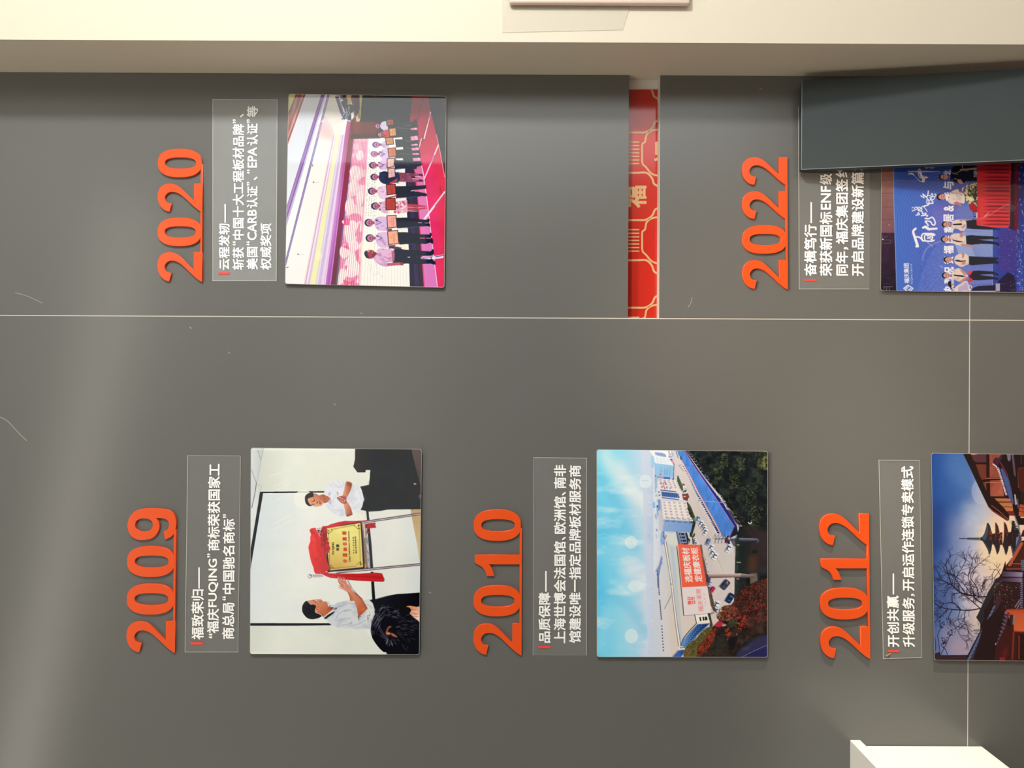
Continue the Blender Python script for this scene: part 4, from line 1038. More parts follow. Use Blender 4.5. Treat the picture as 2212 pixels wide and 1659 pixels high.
    c.poly([(590,180),(730,185),(740,380),(610,400)], (212,212,226)); c.lines([[(620,180),(630,260),(680,310)], [(615,350),(720,360)], [(620,380),(700,400)], [(690,200),(740,330)]], 18, (110,116,150), 0.9); c.poly([(640,185),(690,200),(700,290),(650,240)], (248,246,248)); c.dot(650,410,40,18,(246,246,250))
    c.poly([(90,330),(165,350),(200,560),(165,700),(80,680)], (160,204,238)); c.poly([(160,362),(690,425),(765,560),(700,625),(205,560)], (218,232,244))
    for i in range(5): c.line([(225+i*108,385+i*14),(255+i*108,560+i*12)], 46, (240,240,244), 0.8); c.line([(245+i*105,390+i*14),(275+i*103,545+i*12)], 10, (150,184,216), 0.5)
    c.poly([(640,430),(720,440),(790,600),(815,650),(790,820),(770,1050),(700,1050),(750,1000),(760,760),(770,600)], (52,68,98)); c.poly([(690,455),(740,470),(770,560),(740,560)], (226,150,166)); c.line([(690,460),(760,580)], 22, (226,110,130), 0.8); c.lines([[(670,590),(770,640)], [(720,600),(740,690)]], 20, (226,232,244), 0.9)
    c.grad([(205,560),(700,625),(765,640),(755,700),(770,830),(745,860),(745,985),(640,985),(270,935),(200,925)], (220,700), (150,200,236), (750,800), (142,188,230)); c.lines([[(370,680),(372,840)]], 16, (110,150,196), 0.7); c.poly([(355,865),(390,865),(390,925),(355,925)], (206,90,120)); c.dot(422,795,10,10,(60,80,120)); c.lines([[(495,720),(490,915)], [(570,700),(568,930)], [(650,710),(645,940)], [(540,780),(540,900)]], 12, (92,128,180), 0.75); c.line([(205,570),(205,930)], 10, (120,160,206), 0.7)
    c.poly([(275,940),(640,990),(640,1060),(275,1020)], (140,160,196)); c.poly([(460,965),(660,985),(670,1060),(480,1045)], (60,96,160)); c.lines([[(500,970),(505,1040)],[(560,975),(565,1050)],[(610,985),(615,1050)]], 8, (120,150,200)); c.poly([(195,930),(270,935),(290,1330),(210,1290),(190,1100)], (156,186,224)); c.rect(205,925,240,960,(84,104,136))
    # glass tower block
    c.poly([(270,1005),(640,1040),(870,1080),(920,1250),(960,1320),(1040,1500),(1050,1700),(300,1700),(275,1330)], (228,220,222))
    for i in range(5):
        for j in range(4): c.rect(330+i*128+j*26, 1040+j*62+i*14, 420+i*128+j*26-30, 1078+j*62+i*14, (158,154,172), 0.75); 
    for x, y in ((350,1150),(385,1260),(480,1110),(500,1160),(530,1280),(640,1290)): c.rect(x,y,x+50,y+34,(104,104,132),0.8)
    c.line([(455,1135),(470,1200)], 26, (222,112,110)); c.line([(468,1240),(500,1330)], 30, (220,96,98)); c.line([(285,1000),(300,1100)], 10, (110,120,160), 0.7)
    c.poly([(368,1345),(560,1365),(845,1405),(855,1430),(560,1400),(370,1378)], (62,96,158)); c.poly([(392,1408),(560,1425),(905,1468),(945,1600),(700,1580),(412,1550)], (56,92,154)); c.lines([[(440+i*62,1425+i*7),(455+i*62,1550+i*6)] for i in range(8)], 16, (92,128,190), 0.85); c.line([(870,1600),(915,1480)], 12, (150,180,220), 0.8)
    c.poly([(405,1575),(920,1635),(930,1662),(410,1605)], (62,90,150)); c.rect(305,1400,350,1445,(96,124,176)); c.rect(318,1495,365,1545,(96,124,176)); c.poly([(270,1350),(300,1350),(310,1660),(280,1660)], (214,218,230))
    c.poly([(880,925),(900,935),(985,1170),(1040,1260),(1050,1420),(1010,1400),(960,1310),(900,1170),(865,1070),(870,985)], (72,92,66)); c.tex([(880,925),(985,1170),(1050,1420),(960,1310),(865,1070)], 30, 0.4, 101); c.line([(890,940),(1000,1180)], 16, (52,66,52), 0.9)
    c.poly([(1080,1160),(1150,1180),(1190,1250),(1170,1340),(1060,1330),(1040,1250)], (232,228,236)); c.dot(1085,1200,26,40,(170,60,60)); c.dot(1040,1200,26,30,(60,72,60)); c.line([(1160,1190),(1185,1290),(1150,1345)], 20, (84,88,112)); c.lines([[(1090,1300),(1130,1310)]], 18, (84,84,100))
    c.poly([(1010,1400),(1080,1360),(1160,1380),(1170,1450),(1060,1480)], (220,214,216)); c.dot(1110,1390,40,30,(56,56,66)); c.dot(1060,1420,20,24,(30,32,36)); c.poly([(960,1330),(1040,1480),(1050,1560),(1030,1640),(1010,1480)], (206,196,194))
    c.poly([(1010,1480),(1130,1470),(1200,1450),(1250,1530),(1245,1570),(1200,1600),(1180,1690),(1050,1650),(1030,1560)], (120,64,62)); c.poly([(1170,1460),(1205,1452),(1255,1530),(1245,1570),(1190,1520)], (196,44,54)); c.lines([[(1050,1530),(1180,1560)]], 20, (196,60,70), 0.9); c.rect(1060,1545,1120,1570,(236,226,222)); c.poly([(1120,1480),(1180,1480),(1200,1540),(1130,1540)], (92,78,72))
    # parking ground
    c.at(*B)
    ground = [(628,72),(668,72),(690,180),(860,460),(1080,700),(1085,900),(1075,1200),(1000,1260),(950,1365),(905,1345),(880,1100),(840,780),(760,680),(790,620),(700,410),(680,280),(645,260),(640,180)]
    cvr = [(638,75),(662,75),(676,180),(860,470),(1060,720),(1075,900),(1070,1185),(1010,1190),(950,1340),(905,1365),(850,1100),(830,770),(760,690),(785,600),(735,470),(742,420),(715,340),(660,260),(628,280)]
    c.grad(cvr, (650,200), (210,202,206), (1000,1100), (208,200,200), mid=(0.5, (206,196,194)))
    c.line([(840,600),(930,830),(1075,1155)], 3.5, (214,170,120), 0.9); c.lines([[(800,560),(870,700)], [(760,380),(900,690)]], 14, (196,190,194), 0.5, blur=4)
    for i in range(9): c.line([(915+i*11,905+i*13),(945+i*11,880+i*13)], 2.2, (236,230,226), 0.8)
    c.lines([[(1020,840),(1070,800)], [(985,1100),(1030,1045)], [(930,1130),(970,1090)], [(1015,760),(1078,850)], [(935,1195),(905,1130)]], 2.5, (238,234,230), 0.7)
    c.lines([[(660,185),(700,230)], [(668,190),(676,180)]], 3, (130,120,130), 0.8)
    # front white block
    c.at(1400, 1060, K)
    c.poly([(300,240),(365,250),(410,560),(450,850),(460,1200),(330,1200),(310,800)], (196,208,228)); c.poly([(295,255),(362,262),(375,600),(300,600)], (110,150,208), 0.9); c.poly([(340,560),(400,600),(445,1000),(400,1220),(330,1000)], (206,200,210)); c.line([(355,260),(420,800),(440,1200)], 10, (150,156,176), 0.7)
    front = [(380,262),(700,285),(1130,330),(1160,400),(1240,640),(1345,900),(1310,960),(1210,905),(480,858),(440,760),(405,500)]
    c.poly(front, (234,225,222)); c.poly([(375,262),(1140,300),(1150,345),(385,292)], (192,204,228)); c.line([(395,270),(440,760),(478,855)], 14, (214,210,216)); c.line([(380,300),(420,600)], 10, (130,136,160), 0.8)
    for r_ in range(7):
        for q in range(5):
            x = 450 + q * 152 + r_ * (14 + q * 2.2); y = 325 + r_ * 88 + q * 8
            w = 60 if r_ < 6 else 130
            if r_ == 6: x -= 12; y = 790 + q * 12
            for a in range(3 if w < 100 else 6):
                for b in range(2): c.rect(x + a*23, y + b*26 + a*2, x + a*23 + 15, y + b*26 + 17 + a*2, (92,92,116) if (q+r_+b) % 3 else (134,130,146), 0.85)
    c.grad([(480,855),(700,870),(1235,905),(1330,950),(1318,1000),(1268,1248),(840,1225),(455,1215),(448,1100)], (500,1000), (142,172,218), (1280,1100), (120,156,212))
    for q in range(4): c.rect(515+q*178, 888+q*12, 645+q*178, 926+q*12, (84,104,150), 0.8); c.lines([[(540+q*178+j*32, 886+q*12),(540+q*178+j*32, 930+q*12)] for j in range(4)], 6, (136,164,210))
    c.dot(632,1055,12,8,(84,110,160)); c.rect(1268,915,1335,965,(30,40,62)); c.line([(1240,900),(1235,990)], 12, (40,56,90)); c.line([(1330,965),(1385,925)], 18, (236,232,236))
    hedge = [(1145,332),(1185,345),(1220,390),(1275,470),(1330,610),(1395,770),(1415,830),(1420,960),(1400,1060),(1330,1230),(1290,1385),(1245,1370),(1240,1250),(1275,1248),(1320,1000),(1345,905),(1330,860),(1290,800),(1250,770),(1260,700),(1210,620),(1190,520)]
    c.poly(hedge, (62,78,48)); c.tex(hedge, 30, 0.35, 102); c.poly([(1345,905),(1420,930),(1400,1060),(1300,1380),(1245,1370),(1250,1250),(1280,1240)], (36,46,50), 0.9); c.spots([(1180,480),(1240,480),(1345,780),(1260,800)], 10, 34, 48, [(44,48,46),(52,56,50)], 103, a=(0.9,1))
    c.dot(1385,850,36,44,(110,146,140),0.9)
    # low grey building
    c.poly([(400,1220),(480,1220),(510,1450),(480,1500),(400,1660),(360,1500)], (140,176,220)); c.lines([[(460,1225),(475,1320)], [(450,1340),(490,1420)]], 26, (66,96,150), 0.9)
    c.poly([(835,1222),(880,1228),(1110,1260),(1160,1400),(1190,1600),(900,1600),(860,1400)], (126,142,172)); c.line([(838,1224),(930,1600)], 14, (40,46,70)); c.line([(880,1240),(950,1600)], 8, (52,60,90), 0.8)
    for i, y in enumerate((1270,1370,1470,1570)): c.rect(930+i*24,y,960+i*24,y+50,(24,32,62)); c.rect(985+i*24,y,1080+i*24,y+50,(24,32,62)); c.line([(1030+i*24,y),(1034+i*24,y+50)], 6, (90,106,140))
    c.poly([(1110,1250),(1160,1255),(1200,1390),(1190,1600),(1165,1600),(1150,1420)], (40,42,56)); c.dot(1205,1500,50,80,(44,50,62)); c.dot(1215,1530,26,40,(150,156,166),0.8); c.poly([(1300,1380),(1380,1250),(1410,1310),(1370,1400),(1380,1600),(1330,1600)], (56,66,58), 0.9)
    # blue-roofed hall
    rp = lambda x, y: (x, y)
    c.at(1400, 960, K)
    c.poly([(905,185),(1075,185),(1480,820),(1780,1250),(2060,1659),(2572,2452),(2430,2780),(2250,2780),(1990,2290),(1650,1680),(1480,1380),(1300,1010),(1100,640),(1000,470),(960,380),(985,360),(905,300)], (76,132,216))
    c.tex([(905,185),(1075,185),(2060,1659),(2572,2452),(2430,2780),(2250,2780),(1650,1680),(1000,470)], 160, 0.14, 104, stretch=(0.6,1.8)); c.poly([(905,185),(1000,185),(1010,360),(985,360),(905,330)], (66,140,206)); c.line([(1100,605),(1370,655)], 14, (60,108,186)); c.poly([(950,340),(990,360),(1000,470),(960,440)], (44,50,80)); c.rect(915,360,960,410,(196,180,170))
    c.poly([(1075,185),(1110,185),(1420,640),(1600,930),(1900,1320),(2180,1659),(2660,2440),(2660,2475),(2572,2452),(2060,1659),(1780,1250),(1480,820)], (26,30,104)); c.poly([(1420,640),(1640,940),(2180,1700),(2640,2420),(2600,2440),(2080,1660),(1640,1010)], (24,58,150), 0.7, blur=8)
    c.line([(1085,195),(1480,810),(1780,1245),(2060,1655),(2570,2445)], 13, (226,120,156)); c.line([(1005,480),(1100,640),(1300,1010),(1480,1380),(1650,1680),(1990,2290),(2200,2700)], 15, (222,96,132), 0.85)
    c.poly([(2572,2455),(2660,2475),(2690,2680),(2460,2790),(2430,2780)], (24,32,58)); c.line([(2575,2455),(2432,2780)], 16, (150,60,80), 0.9)
    r = random.Random(8)
    for i in range(38):   # parked lorries along the eaves
        t = i / 37.0; x = 1070 + (2150-1070)*t - 22; y = 660 + (2640-660)*t + 8*math.sin(i)
        x = np.interp(y, (640,1010,1380,1680,2290,2700), (1080,1270,1440,1610,1940,2160)) - 34
        s_ = 0.55 + 0.75*t
        c.poly([(x-30*s_,y-10*s_),(x+24*s_,y-24*s_),(x+34*s_,y+16*s_),(x-18*s_,y+28*s_)], (30,38,74)); c.poly([(x-38*s_,y+16*s_),(x+10*s_,y+14*s_),(x+26*s_,y+46*s_),(x-22*s_,y+48*s_)], r.choice([(222,224,238),(206,214,236),(236,236,242),(180,190,220)]))
    c.lines([[(840,200),(850,260),(900,390)], [(880,180),(900,300)]], 26, (92,98,150), 0.8); c.line([(860,190),(920,380)], 14, (222,222,236), 0.8); c.lines([[(960,610),(1055,810)], [(985,590),(1040,660)]], 10, (140,128,140), 0.7)
    for (x, y) in ((1195,228),(1245,290),(1290,355),(1350,440),(1420,510),(1455,600),(1540,710),(1580,800),(1680,920),(1745,970),(1780,1050),(1870,1190),(1970,1330),(2100,1500),(2190,1600)):
        c.line([(x-44,y-6),(x+44,y+12)], 14, (172,172,178), 0.8); c.dot(x+30,y-22,10,14,(196,196,200),0.7)
    # fence posts and lamp pole over the blue hall
    c.at(1500, 1060, K)
    for p in ([(945,525),(1055,545)], [(1105,765),(1255,785)], [(790,305),(930,325)], [(660,120),(790,150)], [(1290,1050),(1410,1055)]): c.line(p, 24, (196,192,192), 0.9)
    c.lines([[(1060,560),(1165,690)], [(1260,860),(1360,950)], [(860,260),(930,325)], [(1370,1005),(1430,1060)]], 18, (164,132,124), 0.9); c.poly([(960,570),(1080,600),(1240,860),(1340,1000),(1270,1010),(1110,790)], (44,42,58), 0.8)
    c.line([(120,292),(500,322),(890,364)], 17, (140,156,206)); c.line([(280,310),(690,352)], 6, (200,210,236), 0.8); c.lines([[(110,300),(190,290)], [(130,300),(110,350)]], 10, (120,120,140), 0.8)
    c.line([(1610,945),(1640,985),(1680,985),(1715,940)], 26, (214,222,216)); c.dot(1665,940,14,14,(90,110,120)); c.line([(1705,870),(1712,905)], 12, (160,170,176))
    c.line([(800,1280),(870,1400),(900,1480)], 10, (60,90,160), 0.6)
    # lattice pole
    for i in range(4): x = 615 + i*98; c.lines([[(x,1440),(x+10,1570)], [(x-20,1570),(x+30,1450)], [(x-60,1420),(x+10,1300)], [(x+15,1300),(x+20,1430)]], 12, (82,84,106), 0.9)
    c.line([(605,1440),(985,1436)], 22, (66,68,92)); c.poly([(930,1400),(975,1330),(1040,1340),(1010,1420),(1060,1500),(1060,1600),(960,1590),(900,1540)], (52,40,58)); c.lines([[(940,1390),(980,1330)], [(1000,1410),(1050,1480)], [(920,1560),(1000,1580)]], 20, (196,190,200), 0.8); c.line([(985,1420),(960,1600)], 16, (150,80,80), 0.8)
    c.grad([(1050,1410),(1870,1430),(1920,1470),(1920,1510),(1870,1545),(1050,1490)], (1400,1410), (120,116,128), (1400,1520), (24,34,64)); c.line([(1070,1425),(1850,1440)], 18, (150,146,152), 0.8); c.line([(1870,1430),(1915,1470),(1912,1520),(1860,1550)], 14, (110,112,120)); c.dot(1300,1440,30,50,(40,46,66)); c.lines([[(1400,1430),(1440,1380)], [(1700,1440),(1745,1390)]], 8, (150,150,150), 0.7)
    c.poly([(1080,1490),(1220,1500),(1230,1660),(1170,1660)], (66,68,90), 0.8)
    # verge along the road
    c.at(1440, 1160, K)
    verge = [(2040,40),(2130,40),(2120,700),(2110,1300),(2080,2320),(1990,2300),(2030,1500),(2035,1000),(2060,400)]
    c.poly(verge, (42,54,44)); c.poly([(2120,60),(2170,60),(2160,2300),(2080,2320)], (36,44,50)); c.tex(verge, 60, 0.3, 105)
    c.lines([[(2110,235),(2165,240)], [(2105,755),(2205,760)], [(2095,1250),(2160,1252)], [(2080,1760),(2170,1745)]], 34, (168,164,156), 0.85); c.lines([[(2115,840),(2105,960)]], 12, (90,96,92))
    # advertising hoarding
    c.poly([(298,280),(325,210),(460,1500),(530,2320),(1330,2310),(1345,2290),(1200,1480),(1000,240),(330,206),(300,290),(420,1400),(500,2320),(520,2350),(530,2330)], (60,44,70), 0)
    c.line([(302,285),(370,850),(430,1500),(512,2340)], 22, (58,42,66)); c.line([(515,2345),(850,2320),(1310,2278)], 16, (104,76,112)); c.poly([(985,240),(1050,220),(1060,320),(1110,640),(1180,900),(1230,1180),(1240,1260),(1360,1750),(1420,2250),(1345,2290),(1200,1480)], (96,70,74), 0.9)
    for i in range(30):
        t = r.random(); x, y = 1010+210*t + r.uniform(0,70), 260+950*t; c.line([(x,y),(x+r.uniform(10,40),y+r.uniform(20,60))], 12, r.choice([(40,28,34),(226,206,206),(150,110,110),(180,160,160)]), 0.8)
    c.grad([(326,208),(998,240),(1100,880),(1204,1468),(460,1504),(400,900)], (360,500), (238,106,78), (1150,1200), (238,96,70)); c.line([(335,215),(458,1500),(532,2325)], 12, (246,180,180), 0.7)
    c.poly([(460,1504),(1204,1468),(1345,2275),(530,2345)], (228,217,220)); c.line([(1204,1468),(1345,2275)], 14, (246,240,240))
    c.text('选福庆板材', (788,1350), (672,318), (442,318), (552,1350), (246,226,228), 0.03)
    c.text('定健康衣柜', (1082,1338), (925,315), (708,320), (846,1338), (246,226,228), 0.03)
    c.at(1440, 1250, K)
    red = (230,110,100)
    c.poly([(628,658),(730,652),(742,768),(642,774)], red); c.poly([(752,652),(792,650),(806,758),(768,762)], red); c.poly([(815,650),(848,648),(862,752),(830,756)], red)
    c.poly([(614,550),(728,544),(730,574),(618,580)], red); c.poly([(620,602),(790,594),(794,628),(624,636)], red); c.poly([(742,544),(778,542),(790,628),(756,630)], red); c.poly([(800,544),(828,542),(840,626),(812,628)], red)
    c.text('福庆', (1106,980), (1072,650), (926,656), (958,986), red, 0.0); c.text('家居', (1046,618), (1020,306), (870,306), (898,620), red, 0.0)
    for i, (x, y) in enumerate(((1115,470),(1138,600),(1160,710))): c.lines([[(x-22+k*14,y-30),(x-16+k*14,y+34)] for k in range(4)], 7, (232,150,146), 0.8)
    c.line([(1160,780),(1185,800)], 8, (226,140,140))
    # tall pole of the hoarding
    c.at(1440, 1160, K)
    c.grad([(1175,1110),(2212,1088),(2560,1130),(2630,1160),(2630,1200),(2560,1225),(2212,1205),(1190,1230)], (1700,1095), (206,190,186), (1700,1225), (74,58,64), mid=(0.55, (150,118,118))); c.poly([(1170,1090),(1240,1120),(1250,1240),(1190,1240)], (60,50,62), 0.9); c.poly([(2480,1090),(2700,1070),(2720,1290),(2600,1480),(2500,1440)], (132,118,100), 0.7, blur=10); c.grad([(2212,1090),(2600,1130),(2640,1180),(2600,1222),(2212,1210)], (2400,1095), (160,146,140), (2400,1222), (66,52,56))
    # cars
    def car(x, y, L_, w, ang, col, glass=(70,96,140)):
        ca, sa = math.cos(ang), math.sin(ang); f = lambda u, v: (x + u*ca - v*sa, y + u*sa + v*ca)
        c.poly([f(-L_*.45+10,-w*.5+14), f(L_*.5+14,-w*.4+14), f(L_*.5+14,w*.6+10), f(-L_*.4+10,w*.6+12)], (92,92,120), 0.75, blur=4)
        c.poly([f(-L_*.5,-w*.35), f(-L_*.38,-w*.5), f(L_*.38,-w*.5), f(L_*.5,-w*.3), f(L_*.5,w*.3), f(L_*.38,w*.5), f(-L_*.38,w*.5), f(-L_*.5,w*.35)], col, curve=2)
        c.poly([f(-L_*.28,-w*.36), f(-L_*.12,-w*.36), f(-L_*.12,w*.36), f(-L_*.28,w*.36)], glass); c.poly([f(L_*.2,-w*.36), f(L_*.3,-w*.34), f(L_*.3,w*.34), f(L_*.2,w*.36)], glass, 0.9)
        c.poly([f(-L_*.3,w*.2), f(L_*.3,w*.2), f(L_*.3,w*.46), f(-L_*.3,w*.46)], (24,34,60), 0.85)
    WH, SV = (236,236,236), (198,206,218)
    for (x,y,L_,w,a,col) in ((1345,320,190,110,2.05,WH),(1370,480,200,110,2.05,WH),(1450,580,220,120,2.1,WH),(1240,140,220,110,2.0,(120,150,184)),(1860,340,250,130,2.05,(222,228,236)),(850,70,130,90,1.1,WH),(900,170,120,80,1.2,WH)): car(x,y,L_,w,a,col)
    c.at(1400, 1060, K)
    for (x,y,L_,w,a,col) in ((1500,850,220,110,1.9,(190,202,222)),(1590,980,180,100,2.0,WH),(1650,1060,180,90,2.0,(226,220,210)),(1690,1140,170,90,2.0,WH),(1720,1240,200,100,2.0,(226,230,236))): car(x,y,L_,w,a,col)
    c.at(1440, 1250, K)
    for (x,y,L_,w,a,col) in ((1300,150,180,110,1.75,(214,204,210)),(1365,325,190,120,2.2,(190,40,70)),(1745,180,300,190,2.25,(62,58,74)),(1890,580,300,180,2.1,(24,44,74)),(1510,780,230,140,2.0,WH),(1510,970,220,90,1.6,(196,206,220)),(1250,40,140,110,1.8,(60,66,84))): car(x,y,L_,w,a,col)
    c.line([(1770,60),(1840,90)], 26, (150,50,66), 0.8); c.dot(1815,115,16,22,(230,190,190))
    c.poly([(1300,450),(1360,480),(1420,760),(1480,960),(1460,1000),(1400,960),(1330,760)], (84,74,48)); c.tex([(1300,450),(1360,480),(1480,960),(1400,960)], 40, 0.4, 106); c.lines([[(1320,1050),(1380,990),(1420,1020)], [(1330,1060),(1410,1030)]], 14, (110,50,56))
    c.poly([(1320,800),(1390,960),(1480,1020),(1560,1250),(1400,1400),(1300,1100)], (212,196,192)); c.lines([[(1320,1050),(1380,990),(1420,1020)], [(1330,1060),(1410,1030)], [(1330,800),(1350,830)]], 14, (110,50,56))
    c.poly([(1400,1400),(1560,1250),(1720,1330),(1660,1410),(1560,1470),(1440,1440)], (176,42,66))
    # gable end of the roofs
    c.at(1440, 1310, K)
    c.poly([(858,256),(1216,218),(1296,460),(1296,492),(940,524),(895,470)], (238,230,218)); c.line([(940,494),(1290,470)], 8, (196,180,160), 0.8); c.line([(880,262),(936,500)], 16, (246,242,234))
    for q in ([(975,325),(1020,318),(1042,432),(1000,440)], [(1068,312),(1112,308),(1134,420),(1090,428)], [(1134,310),(1200,304),(1224,406),(1150,416)]): c.poly(q, (16,22,30))
    c.lines([[(985,375),(1035,370)], [(1075,368),(1220,352)]], 8, (120,116,112))
    c.poly([(1222,205),(1300,195),(1345,420),(1385,560),(1350,600),(1280,600),(1295,480)], (56,68,58)); c.tex([(1222,205),(1300,195),(1385,560),(1280,600)], 30, 0.3, 107)
    c.grad([(905,535),(1294,500),(1200,600),(1100,690),(900,880),(860,980),(700,1070),(590,1190),(430,1210),(425,1170),(512,960),(700,750)], (520,1000), (98,146,206), (1150,600), (44,78,138))
    for i in range(11):
        t = i / 10.0; x = 1000 - 480*t**0.86; y = 570 + 600*t**0.95; s_ = 1 - 0.55*t
        c.poly([(x-26*s_,y-26*s_),(x+14*s_,y-30*s_),(x+8*s_,y+18*s_),(x-36*s_,y+22*s_)], (26,44,92)); c.poly([(x+70*s_,y-16*s_),(x+200*s_,y-36*s_),(x+180*s_,y+8*s_),(x+55*s_,y+22*s_)], (22,38,84), 0.9)
    c.line([(835,255),(893,500),(700,706),(512,930),(412,1180)], 26, (84,74,76)); c.line([(915,530),(720,745),(524,965)], 10, (206,206,216), 0.9); c.lines([[(330,1300),(395,1180),(560,1210)]], 8, (220,214,206)); 
    c.poly([(340,1200),(420,1190),(560,1210),(560,1290),(360,1310)], (226,220,214)); c.rect(415,1215,440,1250,(16,22,30)); c.rect(475,1210,500,1240,(16,22,30)); c.rect(515,1205,555,1232,(16,22,30))
    c.poly([(345,1312),(545,1300),(530,1370),(425,1520),(180,1520),(200,1480)], (58,98,180)); c.poly([(420,1300),(545,1300),(480,1440),(420,1440)], (36,66,140), 0.7, blur=14); c.line([(345,1305),(160,1500)], 14, (150,120,110)); c.line([(360,1312),(210,1470)], 7, (226,226,232))
    # autumn trees
    bush = [(540,1290),(600,1180),(720,1060),(860,990),(940,880),(1060,740),(1180,650),(1300,600),(1420,610),(1360,700),(1300,820),(1180,900),(1100,1010),(980,1150),(920,1300),(900,1530),(520,1530)]
    c.poly(bush, (84,78,44), curve=2); c.spots(bush, 520, 8, 26, [(126,116,64),(110,106,60),(96,90,46),(70,66,36),(140,120,60),(60,58,34)], 111, (0.35,0.8), curve=2); c.spots([(530,1290),(700,1250),(760,1500),(520,1530)], 110, 8, 18, [(150,112,54),(120,92,48)], 112, (0.4,0.8))
    red1 = [(900,1530),(920,1300),(1000,1130),(1130,980),(1220,830),(1320,740),(1420,590),(1560,620),(1760,560),(1850,470),(1700,420),(1560,400),(1490,330),(1500,230),(1590,60),(1720,-20),(1960,-60),(2080,-330),(2230,-560),(2700,-760),(3080,-860),(3080,760),(2700,900),(2400,1000),(2100,1300),(1900,1560),(900,1560)]
    c.poly(red1, (44,32,30)); c.tex(red1, 160, 0.7, 113)
    c.spots(red1, 700, 10, 34, [(60,42,36),(36,32,34),(56,58,44),(44,46,42),(76,44,36)], 114, (0.3,0.7))
    c.spots([(1490,330),(1500,230),(1590,60),(1720,-20),(1960,-60),(2130,100),(2050,300),(1800,440),(1640,440)], 620, 7, 20, [(170,104,70),(150,70,48),(186,120,84),(120,64,44),(196,140,100),(130,48,40)], 115, (0.4,0.9)); c.spots([(1490,330),(1500,230),(1590,80),(1660,100),(1620,330)], 90, 6, 15, [(190,160,110),(150,130,80)], 121, (0.5,0.9))
    c.spots([(1620,300),(1960,-60),(2230,-560),(2700,-760),(3080,-860),(3080,420),(2700,480),(2250,360),(1900,430)], 820, 9, 26, [(150,44,34),(120,36,32),(176,56,40),(96,34,32)], 116, (0.35,0.85))
    c.spots([(900,1500),(1000,1130),(1330,720),(1480,640),(1450,900),(1380,1100),(1120,1400),(1000,1530)], 380, 10, 28, [(160,60,32),(180,70,40),(136,48,30),(110,44,34)], 117, (0.4,0.9))
    c.spots([(1700,660),(1880,640),(1960,900),(1820,1000)], 70, 10, 26, [(176,66,38),(150,70,44),(120,60,40)], 118, (0.5,0.9)); c.spots([(2060,330),(2380,240),(2460,640),(2150,700)], 46, 14, 34, [(176,54,34),(160,46,34)], 119, (0.6,0.95)); c.spots([(1860,420),(2100,330),(2080,620),(1880,640)], 120, 10, 30, [(60,74,48),(48,62,44)], 122, (0.4,0.8)); c.spots([(1400,900),(1760,880),(1900,1500),(1300,1520)], 260, 14, 40, [(40,50,44),(30,40,44),(52,52,40)], 120, (0.3,0.7))
    c.poly([(1640,580),(1700,520),(1770,530),(1790,570),(1690,600)], (206,190,170), 0.85, blur=5); c.dot(2095,830,14,12,(220,210,196)); c.spots([(1480,230),(1600,30),(1660,60),(1560,330)], 12, 14, 26, [(226,222,220)], 123, (0.7,0.95))
    c.poly([(1850,900),(2120,880),(2060,1180),(1880,1260)], (14,18,26), 0.8, blur=24)
    dusk = [(2050,1560),(2100,1400),(2260,1240),(2480,1090),(2700,950),(3080,800),(3080,1580)]
    c.poly(dusk, (48,46,80), 0.9, blur=14); c.poly([(2250,1250),(2480,1180),(2460,1290),(2280,1330)], (70,62,84), 0.6, blur=20); c.poly([(2160,1560),(2500,1380),(3080,1120),(3080,1580)], (34,36,84)); c.line([(2160,1560),(2500,1380),(3080,1120)], 9, (160,158,190))
    # pale translucent discs
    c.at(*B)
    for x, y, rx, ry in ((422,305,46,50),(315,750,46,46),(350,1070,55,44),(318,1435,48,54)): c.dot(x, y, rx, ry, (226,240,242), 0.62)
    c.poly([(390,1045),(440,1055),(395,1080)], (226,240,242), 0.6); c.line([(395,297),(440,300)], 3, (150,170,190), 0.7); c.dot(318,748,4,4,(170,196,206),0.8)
    return c
